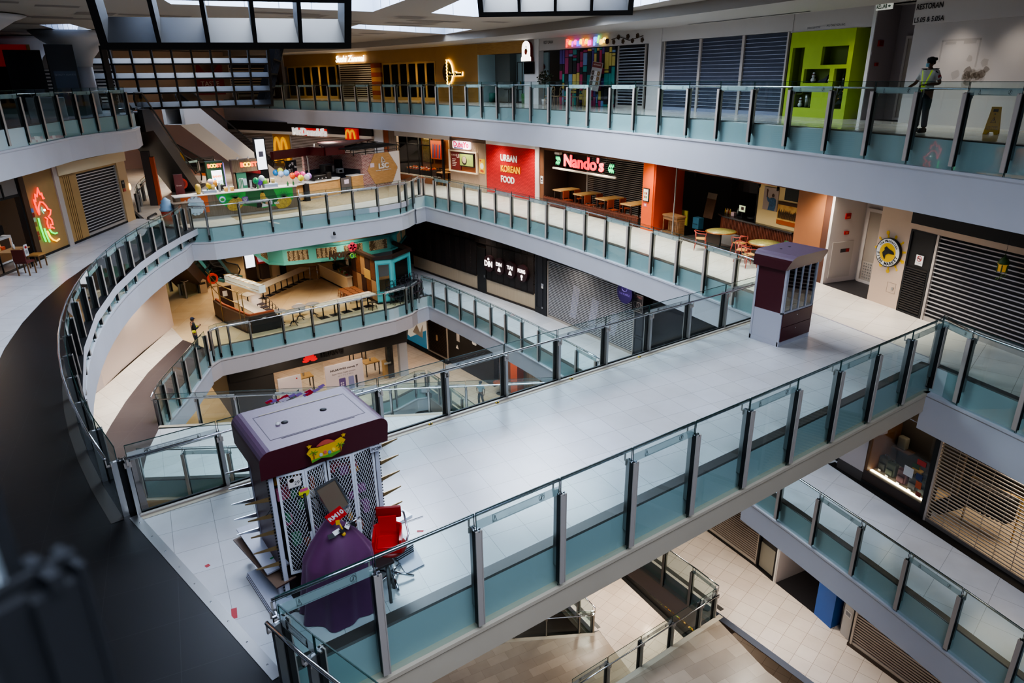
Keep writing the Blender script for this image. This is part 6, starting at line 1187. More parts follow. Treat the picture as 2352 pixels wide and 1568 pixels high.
for q in range(7): b = MB(); b.rbox(x_r0-2.4+.26*q, x_r0-2.2+.26*q, .85, 1.1, .5, .62, mat('snack_%d' % (q % 3), ('#c84a20', '#7a3018', '#c8a05a')[q % 3], .5), .02); F.one('snack_tray', b, 'snack tray inside the glowing glass counter', 'tray', 'snack trays in the glowing counter')
b = MB(); b.rbox(x_r0-.95, x_r0-.55, .8, 1.15, 1.05, 1.42, BLACK, .03); b.box(x_r0-.9, x_r0-.6, .9, 1.0, 1.45, 1.55, BLACK); b.box(x_r0-.8, x_r0-.7, .9, 1.0, 1.0, 1.05, BLACK); F.one('till_screen', b, 'black till on the white glass counter', 'till')
b = MB(); b.rbox(x_r0-1.5, x_r0-1.1, .85, 1.15, 1.0, 1.28, mat('basket_red', '#b01c1c', .5), .03); txt(b, 'OPEN', x_r0-1.3, 1.14, .845, .09, CTW); F.one('red_box', b, 'red box beside the till on the glass counter', 'box')
for q in range(3): b = MB(); b.lathe([(.06, 0), (.06, .16), (.02, .22), (.02, .27)], mat('sauce_white', '#cfc9bd', .4), (x_r0-1.75-.18*q, 1.0, 1.0), 10); F.one('sauce_bottle', b, 'pale sauce bottle at the far end of the glass counter', 'bottle', 'sauce bottles on the glass counter')
t = F.thing('order_table', 'small ordering table with hand gel and papers', 'table', None, x_r0-1.9, -.25, 0); MB().rbox(-.5, .5, -.3, .3, .72, .76, mat('table_tan', '#a07a4c', .5), .01).obj('tabletop', t)
for sx in (-.44, .44):
    for sy in (-.25, .25): MB().box(sx-.02, sx+.02, sy-.02, sy+.02, 0, .72, BLACK).obj('leg', t)
b = MB(); b.lathe([(.045, 0), (.05, .16), (.015, .2), (.015, .26)], mat('gel_white', '#d0d0cc', .4), (x_r0-1.85, -.25, .76), 10); F.one('gel_bottle', b, 'white hand gel bottle on the ordering table', 'bottle')
for q in range(3): b = MB(); tr = MT((x_r0-2.5+.36*q, -.62, .25+.12*q)); b.box(-.1, .1, -.01, .01, 0, .42, mat('card_white', '#c9c6c4', .6), tr); b.box(-.06, .06, -.014, -.01, .28, .36, RED, tr); b.box(-.07, .07, -.012, -.01, .08, .22, mat('card_grey', '#8d8a88', .6), tr); F.one('notice_card', b, 'white notice card with red mark hung before the ordering table', 'notice', 'notice cards by the ordering table')
for q, (x, y, lab) in enumerate(((x_r0-2.6, -1.0, 'dark red restaurant chair closest to the walkway'), (x_r0-1.5, -.75, 'restaurant chair with a tan seat under the ordering table'))):
    t = F.thing('dining_chair', lab, 'chair', None, x, y, 0); MB().rbox(-.22, .22, -.22, .22, .44, .5, mat('seat_red', '#5a1f1a', .5) if q == 0 else mat('seat_tan', '#a8783c', .5), .015).obj('seat', t)
    if q == 0: MB().rbox(-.25, -.2, -.22, .22, .5, .95, MATS['seat_red'], .015).obj('backrest', t)
    for sx in (-.19, .19):
        for sy in (-.19, .19): MB().box(sx-.018, sx+.018, sy-.018, sy+.018, 0, .44, mat('leg_brown', '#6b4a28', .5)).obj('leg', t)
# ================================================================== fifth level, dim gallery
for p, z0, lab in (((3.9, 40.3), 7.1, 'white flared column at the balcony end beside a black panel'), ((2.2, 46), 7.3, 'white flared column in the middle of the dim gallery'), ((-.2, 31.9), 7.3, 'thick white column nearest the picture edge')):
    t = thing('flared_column', lab, 'column', (*p, 5)); m = mat('column_white', '#b5b6ba', .6); MB().lathe([(.4, 0), (.4, z0-5)], m, (0, 0, 0), 24).obj('shaft', t); MB().lathe([(.4, 0), (.5, .35), (.85, .75), (1.5, 1.15), (1.9, 8.63-z0-.02)], m, (0, 0, z0-5), 28).obj('capital', t)
for x, y, w, z0, z1, r, lab in ((2.95, 38.6, 1.1, 5.0, 8.0, .15, 'black tall display panel beside the end column'), (1.7, 42.5, 1.5, 5.0, 7.9, .1, 'black display panel in the middle of the dim gallery'), (4.75, 39.2, .3, 5.0, 8.0, .6, 'narrow black panel hugging the end column')):
    b = MB(); tr = MT((x, y, 0)) @ MR(r, 4, 'Z'); b.box(-w/2, w/2, -.06, .06, z0, z1, mat('display_black', '#08080a', .4), tr)
    if w > 1 and y < 40: b.box(-w*.38, w*.42, -.065, -.06, 5.4, 6.9, mat('poster_slate', '#3a4250', .5), tr); b.add(text_mesh('QUALITY ALWAYS', .1), mat('poster_ink', '#7a8290', .6), tr @ MT((.02, -.07, 6.75)) @ MR(PI/2, 4, 'X')); b.disc(0, 0, .01, 0, .001, INK, n=6)
    W0('display_stand', b, lab, 'display panel')
b = MB(); b.box(.2, 2.0, 44.0, 44.1, 7.2, 8.2, mat('shop_red', '#9a1a14', .5, emit=.12)); b.box(.2, 2.0, 44.05, 44.15, 5.0, 7.2, BLACK); b.box(2.0, 2.15, 43.9, 44.1, 5.0, 8.2, mat('tan_jamb', '#a8834c', .6)); W0('red_shop_front', b, 'red fascia over a dark shop front in the dim gallery', 'shop front')
mb = MB(); mb.box(-8.5, 6.8, 52, 52.2, 5, 8.6, mat('gallery_wall', '#8f8478', .7)); struct('wall_left', mb, 'tan rear wall of the dim gallery')
F = WF([(2.6, 51.9), (6.6, 51.9)], 0, 1, L5); shutter(F, 'pale slatted shutter at the back of the dim gallery', 0, F.L, 0, 2.2, .2, mat('slat_gallery', '#b8b0a6', .4, .2), SHBACK, .09)
b = MB(); b.rbox(1.2, 2.6, 36.7, 37.2, 5.0, 5.85, mat('desk_white', '#b9bdc0', .5), .03); W0('white_desk', b, 'white reception desk behind the dim gallery railing', 'desk')
mb = MB(); mb.box(7.0, 19.5, 62.5, 62.7, 5, 8.6, mat('far_wall', '#b9a48e', .8)); struct('wall_back', mb, 'beige far wall of the top level behind the black grid')
b = MB(); b.yprism([(13.4, 5.4), (15.6, 5.4), (15.6, 8.1), (15.0, 7.2), (14.2, 7.1), (13.7, 7.9)], 61.6, 61.7, mat('far_red', '#7d1518', .5)); txt(b, 'TASTE', 14.5, 6.2, 61.55, .5, mat('far_cream', '#c8b8a0', .6)); W0('red_wing_sign', b, 'dark red winged sign seen through the large black grid', 'sign')
F = WF([(16.0, 61.2), (19.3, 60.9)], 0, 1, L5); shutter(F, 'brown slatted shutter seen through the large black grid', 0, F.L, .2, 2.6, .2, mat('slat_brown', '#a8957c', .4, .2), SHBACK, .09)
# ================================================================== hanging black grids
GRID = mat('grid_black', '#07080d', .5, spec=.25)
def eggcrate(label, o, ux, uz, nd, nx, nz, cw, ch, depth, t_=.09, frame=.16):
    """o: lower corner, ux: along, uz: up the panel, nd: direction in which the fins run back"""
    t = thing('hanging_grid', label, 'grid', tuple(o)); ux, uz, nd = Vector(ux).normalized(), Vector(uz).normalized(), Vector(nd).normalized()
    M = Matrix((ux, nd, uz)).transposed().to_4x4(); W, H_ = nx*cw, nz*ch
    b = MB(); box = lambda x0, x1, z0, z1, d=depth: b.box(x0, x1, 0, d, z0, z1, GRID, M)
    box(-frame, W+frame, -frame, 0); box(-frame, W+frame, H_, H_+frame); box(-frame, 0, 0, H_); box(W, W+frame, 0, H_); b.obj('outer_frame', t)
    for k in range(1, nx): b = MB(); b.box(k*cw-t_/2, k*cw+t_/2, 0, depth, 0, H_, GRID, M); b.obj('upright_fin', t)
    for k in range(1, nz): b = MB(); b.box(0, W, .002, depth-.002, k*ch-t_/2, k*ch+t_/2, GRID, M); b.obj('cross_fin', t)
    return t
def rise(ux, el):
    h = Vector((-ux[1], ux[0], 0)).normalized(); return h*cos(el)+Vector((0, 0, sin(el))), -h*sin(el)+Vector((0, 0, cos(el)))
ux = Vector((4.81, -1.31, .02)); nd, uz = rise(ux, .62); eggcrate('large black tilted grid hanging closest to the camera', (2.28, 17.85, 7.19), ux, uz, nd, 5, 3, .985, 1.0, .95)
ux = Vector((6.9, -1.5, 0)); nd, uz = rise(ux, .5); eggcrate('broad black grid hanging low above the escalators', (4.9, 45.4, 5.08), ux, uz, nd, 9, 5, .98, .84, .55, .1, .14)
ux = Vector((2.6, 6.5, 0)); nd, uz = rise(ux, .35); eggcrate('black grid panel receding behind the broad hanging grid', (13.3, 44.2, 5.15), ux, uz, nd, 6, 4, 1.0, .86, .4, .1, .12)
ux = Vector((3.42, -2.8, -.02)); nd, uz = rise(ux, .62); eggcrate('black grid hanging over the colourful restaurant side, cut by picture top', (12.7, 19.2, 8.25), ux, uz, nd, 4, 2, 1.08, 1.0, .95)
# ================================================================== footbridge: two kiosks and their clutter
MAR = mat('kiosk_maroon', '#4a1620', .4); MART = mat('kiosk_roof', '#6a5068', .42, noise=.08, nscale=40); GREYK = mat('kiosk_grey', '#b3b2ba', .45); GRID_W = mat('lattice_white', '#cfcfd2', .5)
def roof_shape(x0, x1, y0, y1, z0, z1, r, slope=.2):
    """roof shell with rounded long ends; front lip (y0) leans inwards going down"""
    prof = [(x0, z0)]+[(x0+r-r*cos(q*PI/10), z1-r+r*sin(q*PI/10)) for q in range(6)]+[(x1-r+r*sin(q*PI/10), z1-r+r*cos(q*PI/10)) for q in range(6)]+[(x1, z0)]
    b = MB(); n = len(prof); yf = lambda z: y0+slope*(z1-z)/(z1-z0)
    for i in range(n-1): p, q = prof[i], prof[i+1]; b.face([(p[0], yf(p[1]), p[1]), (q[0], yf(q[1]), q[1]), (q[0], y1, q[1]), (p[0], y1, p[1])], MART if p[1] > z1-r*.7 and q[1] > z1-r*.7 else MAR, True)
    b.face([(p[0], yf(p[1]), p[1]) for p in reversed(prof)], MAR); b.face([(p[0], y1, p[1]) for p in prof], MAR); b.face([(x0, yf(z0), z0), (x0, y1, z0), (x1, y1, z0), (x1, yf(z0), z0)], MAR)
    return b
def kiosk_shell(t, W, D, panel_z):
    for x in (0, W):
        for y in (0, D-.06): b = MB(); b.rbox(x-(.06 if x else 0), x+(0 if x else .06), y, y+.06, 0, 2.05, GREYK, .008); b.obj('corner_post', t)
    for x in (.012, W-.03):
        b = MB(); b.box(x, x+.02, .06, D-.06, panel_z, 2.05, MAR); b.box(x-.001, x+.021, .06, D-.06, .0, panel_z, GREYK); b.obj('side_panel', t)
    b = MB(); b.box(.06, W-.06, D-.03, D-.01, 0, 2.05, MAR); b.obj('back_panel', t)
# --- kiosk near the fish sign
t = thing('vending_kiosk', 'empty maroon and grey kiosk with windowed front near the fish sign', 'kiosk', (14.72, 9.26, 0))
W, D = 1.32, .87; kiosk_shell(t, W, D, .87)
roof_shape(-.1, W+.06, -.2, D+.04, 1.98, 2.36, .16).obj('roof', t)
b = MB(); b.box(0, W, .0, .05, .85, .9, GREYK); b.box(0, W, 0, .05, 2.0, 2.05, GREYK); b.box(0, W, .02, D, 0, .12, GREYK)
for k in range(5): x = .06+(W-.12)*k/4; b.box(x-.014, x+.014, -.01, .03, .9, 2.02, GREYK)
b.obj('window_frame', t); b = MB(); b.box(.06, W-.06, .012, .016, .9, 2.02, DARKGLASS if False else SHOPGLASS); b.obj('window_glass', t)
b = MB(); b.box(.06, W-.06, .06, D-.06, .86, .9, GREYK); b.box(.05, W-.05, D-.06, D-.035, .9, 2.0, mat('kiosk_inner', '#8f9096', .6)); b.obj('shelf', t)
b = MB(); b.box(.2, .34, .15, .6, .9, 1.25, mat('mesh_grey', '#5a5c60', .5)); b.box(.4, .9, .2, .6, .9, .93, STEEL); b.obj('interior_bracket', t)
for k, (z0, z1) in enumerate(((.13, .5), (.51, .85))):
    b = MB(); b.rbox(.03, W-.03, -.02, .02, z0, z1, MAR, .004); b.obj('front_panel', t)
    q = MB(); q.cyl((.62, -.03, z1-.1), (.62, -.02, z1-.1), .015, CHROME, n=8); q.obj('lock', t)
b = MB()
for x in (.4, .75): b.cyl((x, D*.6, 2.358), (x, D*.6, 2.364), .035, BLACK, n=12)
b.obj('roof_hole', t)
# --- kiosk with lattice doors and the draped stool
KX, KY = 1.74, 7.62
t = thing('vending_kiosk', 'maroon kiosk with white lattice doors behind the draped cloth', 'kiosk', (KX, KY, 0)); W, D = 1.46, .98
kiosk_shell(t, W, D, .3)
b = roof_shape(-.1, W+.1, -.16, D+.1, 1.93, 2.33, .14, .08); b.obj('roof', t)
b = MB(); e_ = mat('panel_groove', '#3a2a38', .5)
for q in ((.12, 1.36, .1, .108), (.12, 1.36, .82, .828), (.12, .128, .1, .828), (1.352, 1.36, .1, .828)): b.box(q[0], q[1], q[2], q[3], 2.329, 2.333, e_)
b.box(.2, 1.3, .835, .85, 2.329, 2.334, mat('groove_pale', '#a8987a', .5)); b.box(.25, 1.2, .07, .085, 2.329, 2.334, e_); b.obj('roof_panel', t)
b = MB()
for x, y in ((.42, .47), (.95, .52)): b.lathe([(.045, 0), (.045, .004), (.001, .005)], BLACK, (x, y, 2.332), 14)
b.obj('roof_hole', t); b = MB(); b.lathe([(.03, 0), (.028, .025), (.001, .03)], CTW, (.33, .46, 2.33), 12); b.obj('white_cap', t)
# festive plaque: plain dome-and-palms shape
b = MB(); PG_ = mat('plaque_gold', '#c79a1c', .5); b.yprism([(.5, 2.02), (.62, 2.05), (.75, 2.02), (.88, 2.06), (.9, 2.14), (.95, 2.2), (.9, 2.25), (.8, 2.22), (.6, 2.2), (.5, 2.22), (.45, 2.16), (.49, 2.1)], -.19, -.175, PG_)
b.yprism([(.58+.24*q/8, 2.22+.055*sin(PI*q/8)) for q in range(9)], -.193, -.175, mat('plaque_dome', '#b04a3c', .5)); b.yprism([(.5, 2.025), (.62, 2.055), (.75, 2.025), (.88, 2.065), (.88, 2.085), (.5, 2.06)], -.195, -.19, mat('plaque_green', '#4f8a2a', .5))
for x, z in ((.49, 2.25), (.93, 2.27)): b.yprism([(x+(.03 if q % 2 == 0 else .013)*sin(q*PI/5), z+(.03 if q % 2 == 0 else .013)*cos(q*PI/5)) for q in range(10)], -.195, -.18, PG_)
for x in (.53, .87):
    b.box(x-.006, x+.006, -.2, -.19, 2.07, 2.16, mat('plaque_trunk', '#7a4a1c', .6))
    for q in range(6): a = q*PI/3; b.yprism([(x, 2.16), (x+.05*cos(a)+.01, 2.16+.035*sin(a)), (x+.05*cos(a), 2.15+.035*sin(a))], -.2, -.192, MATS['plaque_green'])
for q, c in enumerate(('#a8a8a8', '#c05a4a', '#5a7a9a', '#e0c040')): b.disc(.62+.055*q, 2.1+.02*(q % 2), .022, -.2, -.19, mat('plaque_dot_%d' % q, c, .5), n=10)
b.obj('festive_plaque', t)
b = MB(); b.box(W-.16, W+.0, -.1, -.08, 1.84, 1.92, GREYK); txt(b, 'PC09', W-.08, 1.88, -.102, .06, INK, bold=.002); b.obj('number_plate', t)
# lattice doors, folded slightly
def lattice_door(x0, y0, x1, y1, z0=.42, z1=1.9):
    d = Vector((x1-x0, y1-y0)); L_ = d.length; tr = MT((x0, y0, 0)) @ MR(atan2(d.y, d.x), 4, 'Z'); b = MB()
    for q in ((0, .03, z0, z1), (L_-.03, L_, z0, z1), (.03, L_-.03, z0, z0+.03), (.03, L_-.03, z1-.03, z1)): b.box(q[0], q[1], -.012, .012, q[2], q[3], GRID_W, tr)
    o = b.obj('lattice_door', t); g = MB(); a, c = .03, L_-.03; w = c-a; sl = 1.9; step = .075; z = z0-w*sl
    while z < z1:
        for s in (1, -1):
            p, q = [(a, z), (c, z+w*sl)] if s > 0 else [(a, z+w*sl), (c, z)]
            lo, hi = z0+.03, z1-.03; pts = []
            (xa, za), (xb, zb) = p, q
            f = lambda zz: xa+(xb-xa)*(zz-za)/(zb-za)
            pa = (xa, za); pb = (xb, zb)
            if min(za, zb) > hi or max(za, zb) < lo: continue
            if pa[1] < lo: pa = (f(lo), lo)
            if pa[1] > hi: pa = (f(hi), hi)
            if pb[1] < lo: pb = (f(lo), lo)
            if pb[1] > hi: pb = (f(hi), hi)
            g.tube([tr @ Vector((pa[0], 0, pa[1])), tr @ Vector((pb[0], 0, pb[1]))], .0035, GRID_W, 4)
        z += step
    g.obj('lattice', o)
lattice_door(.1, 0, .42, -.08); lattice_door(.42, -.08, .72, .0); lattice_door(.74, .0, 1.06, -.05); lattice_door(1.06, -.05, 1.38, .0)
b = MB(); b.box(.06, W-.06, .3, .34, .05, 1.95, mat('kiosk_dark', '#120e12', .8)); b.box(.06, W-.06, .03, .3, 0, .4, mat('kiosk_base_dark', '#1c0d10', .6)); b.obj('inner_backing', t)
random.seed(17)
for k in range(46):
    b = MB(); x = uniform(.1, W-.2); z = uniform(.5, 1.7); c = random.choice(('#b02a3a', '#2a4a8a', '#c88a2a', '#2a7a4a', '#8a3a7a', '#c0b8a8', '#a04a20', '#d06a8a')); w = uniform(.05, .13); h = uniform(.06, .2)
    b.rbox(x, x+w, .18+uniform(0, .06), .29, z, z+h, mat('goods_'+c[1:], c, .6), .01, 1); b.obj('hanging_goods', t)
b = MB(); b.box(.2, .36, -.1, -.096, 1.72, 1.86, mat('price_card', '#cfc4bc', .6)); txt(b, '29', .31, 1.77, -.102, .07, INK); b.disc(.25, 1.82, .03, -.1, -.098, mat('price_red', '#a02a2a', .6), n=10); b.obj('price_card', t)
b = MB(); b.disc(.38, 1.6, .07, -.1, -.094, mat('tag_yellow', '#c8c02a', .5), n=9); b.box(.33, .43, -.102, -.1, 1.62, 1.66, mat('tag_pink', '#c04a7a', .5)); b.obj('price_tag', t)
for x in (-.02, W+.0):
    b = MB()
    for z in [.1+.045*q for q in range(40)]: b.box(x, x+.02, .02, .03, z, z+.02, BLACK)
    b.obj('slotted_strip', t)
# bracket hooks
def hooks(x, s, ys, zs, lab):
    for y in ys:
        for k, z in enumerate(zs):
            b = MB(); b.mesh([(0, -.008, -.03), (0, .008, -.03), (0, .008, .03), (0, -.008, .03), (s*.3, -.004, .03), (s*.3, .004, .03), (s*.3, .004, .045), (s*.3, -.004, .045)], [(0, 1, 2, 3), (4, 5, 6, 7), (0, 1, 5, 4), (1, 2, 6, 5), (2, 3, 7, 6), (3, 0, 4, 7)], CHROME if y > .5 else mat('hook_brass', '#8f7650', .35, .6))
            put('shelf_bracket', b.data('shelf_bracket'), t, (x, y, z))
hooks(0, -1, (.04, .92), (.62, .86, 1.1, 1.34, 1.58), ''); hooks(W, 1, (.05, .9), (.8, 1.05, 1.3, 1.55, 1.8), '')
b = MB(); b.tube([(.0, -.02, 1.5), (-.08, -.02, 1.42), (-.06, .3, 1.2), (-.02, .6, 1.0)], .004, BLACK, 5); b.tube([(.05, -.06, .06), (.2, -.25, .04), (.12, -.3, .03), (.0, -.2, .03)], .01, mat('cable_grey', '#4a4846', .5), 6); b.obj('cable', t)
b = MB(); b.rbox(.62, .7, -.08, -.06, .46, .52, BLACK, .005); b.obj('padlock', t)
b = MB(); random.seed(19)
for k in range(26): x = uniform(-.42, .42); y = random.gauss(0, .03); z = uniform(0, .05); b.face([(x, y, z), (x+.09, y+.02, z+.01), (x+.07, y+.05, z+.03), (x-.02, y+.03, z+.02)], mat('foil_%d' % (k % 3), ('#b01830', '#8a6aa8', '#c8b8c8')[k % 3], .2, .4))
put('foil_garland', b.data('foil_garland'), None, (KX+.78, KY+1.06, 2.335), 0, None, 'crumpled red and violet foil garland on the kiosk roof', 'garland')
# --- draped stool
def cloth_mesh():
    n, m = 72, 26; vs = []; rings = []
    for i in range(m+1):
        f = i/m; z = 1.28*(1-f)**.9 if i < m else .015
        z = max(z, .015)
        for k in range(n):
            a = 2*PI*k/n
            rx = .02+.36*min(1, f*2.6)**.6+.10*f; ry = .02+.26*min(1, f*2.6)**.6+.12*f
            fold = 1+(.02+.10*f*f)*sin(a*7+1.3*sin(a*2)+f*1.5)+.03*f*sin(a*13+2)
            peak = .0
            x = rx*fold*cos(a)+.05*(1-f); y = ry*fold*sin(a)-.02*f
            zz = z
            if f < .4: zz += .10*math.exp(-((a-2.2) % (2*PI))**2*.8)*(1-f)-.10*(.5+.5*cos(a-4.0))*f
            vs.append((x, y, zz+(.03*sin(a*3+.5) if i == m else 0)*0))
    fs = [(i*n+k, (i+1)*n+k, (i+1)*n+(k+1) % n, i*n+(k+1) % n) for i in range(m) for k in range(n)]; fs.append(tuple(range(n)))
    me = bpy.data.meshes.new('draped_cloth'); me.from_pydata(vs, [], fs); me.polygons.foreach_set('use_smooth', [True]*len(fs)); me.update(); return me
CLO = mat('cloth_plum', '#5f2a55', .65, noise=.35, nscale=1.6, bump=.0)
nt = CLO.node_tree; bs = nt.nodes['Principled BSDF']; bs.inputs['Sheen Weight'].default_value = .35; bs.inputs['Sheen Tint'].default_value = (.7, .45, .65, 1)
me = cloth_mesh(); me.materials.append(CLO)
put('draped_cloth', me, None, (2.3, 7.16, 0), -.15, (1, 1, 1), 'purple cloth draped down to the floor in front of the lattice doors', 'cloth')
t = thing('framed_mirror', 'small tilted mirror in a silver frame above the purple cloth', 'mirror', (2.48, 7.3, 1.3), -.25); tr = MR(-.25, 4, 'X') @ MR(-.35, 4, 'Y'); b = MB()
for q in ((-.15, .15, -.012, .012, 0, .03), (-.15, .15, -.012, .012, .4, .43), (-.15, -.125, -.012, .012, .03, .4), (.125, .15, -.012, .012, .03, .4)): b.box(*q, CHROME, tr)
b.obj('frame', t); b = MB(); b.box(-.125, .125, 0, .008, .03, .4, mat('mirror_tan', '#7a6a58', .15, .3), tr); b.obj('mirror_pane', t)
t = thing('price_sign', 'red RM10 price card clipped to the cloth top', 'sign', (2.31, 6.98, 1.28), -.2); b = MB(); tr = MT((0, 0, .2)) @ MR(-.5, 4, 'Y'); b.box(-.11, .11, -.004, .004, -.07, .09, mat('card_red', '#c0121a', .5), tr); b.add(text_mesh('RM10', .085, bold=.003), CTW, tr @ MT((0, -.006, .01)) @ MR(PI/2, 4, 'X')); b.obj('card', t); b = MB(); b.box(-.02, .03, -.012, .012, .08, .14, mat('clip_yellow', '#d0a018', .4)); b.tube([(.02, 0, .1), (.05, 0, 0), (.06, 0, -.08)], .01, MATS['clip_yellow'], 6); b.ball((.06, 0, -.08), .028, MATS['clip_yellow'], 8); b.obj('clip', t)
b = MB(); random.seed(23)
for q in range(6): tr = MT((2.22+.07*q, 6.96+.02*(q % 2), 1.24+.015*q)) @ MR(.3*q, 4, 'Z') @ MR(.6, 4, 'X'); b.box(-.05, .05, -.03, .03, 0, .005, (BLACK, CTW)[q % 2], tr)
W0('folded_leaflets', b, 'black and white folded leaflets tucked into the cloth top', 'leaflets')
b = MB(); b.tube([(2.06, 7.28, 1.2), (2.06, 7.3, 1.72)], .02, BLACK, 8); b.tube([(2.06, 7.3, 1.7), (1.95, 7.3, 1.72)], .006, BLACK, 5); W0('black_rod', b, 'black upright rod beside the lattice doors', 'rod')
b = MB(); b.tube([(2.42, 6.98, 1.3), (2.6, 6.96, 1.36)], .012, CHROME, 8); W0('chrome_bar', b, 'short chrome bar lying on the cloth top', 'bar')
# --- chair with a red booster seat
t = thing('swivel_chair', 'red swivel chair with chrome star base beside the purple cloth', 'chair', (3.06, 7.22, 0), -.5); RCH = mat('chair_cherry', '#8f1712', .45)
b = MB(); b.lathe([(.2, 0), (.23, .03), (.22, .07), (.05, .08)], RCH, (0, 0, .5), 20); b.obj('seat', t)
b = MB(); b.rbox(-.17, .17, .2, .245, .85, 1.03, RCH, .02, 3); b.obj('backrest', t)
b = MB()
b.tube([(-.2, -.02, .53), (-.25, .15, .62), (-.2, .25, .9), (-.12, .26, .97)], .014, CHROME, 8); b.tube([(.2, -.02, .53), (.25, .15, .62), (.2, .25, .9), (.12, .26, .97)], .014, CHROME, 8)
b.obj('back_frame', t); b = MB(); b.cyl((0, 0, .08), (0, 0, .5), .025, CHROME); b.obj('column', t)
for q in range(5): a = q*2*PI/5; b = MB(); b.tube([(0, 0, .12), (.16*cos(a), .16*sin(a), .08), (.29*cos(a), .29*sin(a), .03)], [.025, .02, .018], CHROME, 6); b.obj('leg', t)
t = thing('booster_seat', 'glossy red plastic booster seat resting on the swivel chair', 'booster seat', (3.03, 7.2, .58), -.5); m = mat('booster_red', '#c00d12', .25); b = MB()
pts = [(-.19, -.17), (.19, -.17), (.19, .15), (.12, .2), (-.12, .2), (-.19, .15)]
b.prism(pts, 0, .05, m)
for i, h in ((1, .2), (2, .24), (3, .34), (4, .24), (5, .2)):
    p, q = Vector(pts[i]), Vector(pts[(i+1) % 6]); nn = Vector((-(q-p).y, (q-p).x)).normalized()*.03; b.prism([tuple(p), tuple(q), tuple(q+nn), tuple(p+nn)], .05, h, m)
b.obj('shell', t); b = MB(); b.rbox(-.14, .14, -.13, .12, .05, .075, m, .012, 3); b.obj('seat_pad', t)
b = MB(); b.tube([(2.84, 6.82, .0), (2.9, 7.0, .5)], .022, mat('leg_grey', '#5a5652', .5), 6); b.tube([(3.0, 7.05, 0), (2.9, 7.0, .5)], .02, MATS['leg_grey'], 6); b.tube([(2.86, 6.88, .2), (2.97, 7.03, .2)], .012, BLACK, 6); b.rbox(2.72, 2.98, 6.92, 7.12, .5, .54, mat('stool_top', '#3a2a28', .5), .01); W0('folding_stool', b, 'thin legged dark folding stool between cloth and glass', 'stool')
# --- boards
def board(name, label, corners, z, th, m=mat('board_white', '#c9cad6', .35), side=mat('board_edge', '#8d8a92', .5), group=None):
    b = MB(); b.prism(corners, z, z+th, m, side); put(name, b.data(name), None, None, None, None, label, 'board', group)
def quad(cx, cy, L_, W_, a): c, s = cos(a), sin(a); return [(cx+u*c-v*s, cy+u*s+v*c) for u, v in ((-L_/2, -W_/2), (L_/2, -W_/2), (L_/2, W_/2), (-L_/2, W_/2))]
DARKE = mat('board_edge_dark', '#3a2226', .5); BRW = mat('board_brown', '#7d6656', .5)
board('white_board', 'long white board propped high beside the hook covered kiosk side', [(1.52, 9.0), (1.82, 9.0), (1.88, 7.81), (1.58, 7.77)], .43, .022)
board('brown_board', 'brown faced board under the propped white board', [(1.44, 8.92), (1.76, 8.98), (1.9, 7.62), (1.62, 7.56)], .33, .02, BRW, DARKE)
b = MB()
for p in ((1.6, 8.8), (1.72, 7.75)): b.box(p[0]-.04, p[0]+.04, p[1]-.04, p[1]+.04, .09, .33, GREYK)
W0('board_prop', b, 'grey blocks propping the long white board', 'blocks')
for k in range(3): board('stacked_board', ('lowest white panel of the floor stack near the bridge threshold', 'middle white panel of the floor stack near the bridge threshold', 'topmost white panel of the floor stack near the bridge threshold')[k], quad(1.62+.01*k, 7.93, .3, 1.05, .05), .001+.027*k, .025, side=DARKE, group='panels stacked on the floor')
board('grey_board', 'large pale panel lying flat by the swivel chair', [(3.25, 7.2), (3.55, 7.22), (3.62, 7.62), (3.3, 7.62)], .001, .02)
for k in range(4): board('stacked_board', ('lowest of four thin panels stacked by the swivel chair', 'second lowest of four thin panels stacked by the swivel chair', 'third of four thin panels stacked by the swivel chair', 'top white panel of the four stacked by the swivel chair')[k], [(3.27, 7.5), (3.57, 7.56), (3.55, 8.0), (3.3, 7.98)], .022+.035*k, .02, side=BLACK, group='panels stacked by the swivel chair')
t = thing('glass_tray', 'small glass tray and wire rods on the bridge floor', 'tray', (3.8, 8.45, 0), .2); MB().box(-.14, .14, -.12, .12, .0, .03, mat('tray_pale', '#d6dde2', .1)).obj('tray', t)
b = MB(); b.tube([(-.3, -.1, .01), (.25, -.25, .01)], .005, INK, 5); b.tube([(-.2, .2, .01), (-.05, .24, .01), (-.1, .18, .01), (.03, .22, .01)], .005, INK, 5); b.obj('wire_rod', t)
REDT = mat('tape_red', '#b51f2c', .5); GRT = mat('tape_green', '#1f9a5a', .5)
for (x, y), a, s, lab in (((1.12, 7.85), 1.35, (.2, .07), 'long red tape strip near the bridge threshold'), ((1.07, 9.04), .3, (.06, .06), 'square red tape mark near the bridge threshold'), ((3.88, 7.95), -.6, (.1, .045), 'red tape mark beyond the swivel chair')):
    b = MB(); b.prism(quad(x, y, *s, a), .001, .003, REDT); W0('tape_mark', b, lab, 'tape')
b = MB(); b.prism(quad(1.73, 8.05, .05, .03, .3), .4525, .4545, GRT); W0('tape_mark', b, 'tiny green tape piece on the propped white board', 'tape')
for k, (x, y) in enumerate(((5.7, 10.88), (7.3, 10.88), (9.34, 10.88), (11.5, 10.88))):
    b = MB(); b.rbox(x-.04, x+.04, y-.02, y+.02, 0, .03, mat('stop_yellow', '#c9a012', .5), .005); b.box(x-.015, x+.015, y-.022, y+.022, 0, .032, BLACK); W0('floor_stop', b, 'small yellow and black stop at the far rail base', 'stop', 'floor stops')
mb = MB(); mb.box(.5, 17.8, 10.9, 10.96, 0, .03, STEELM); mb.box(.5, 17.8, 10.98, 11.02, 0, .05, BLACK); struct('trim_25', mb, 'metal channel along the foot of the far bridge railing')
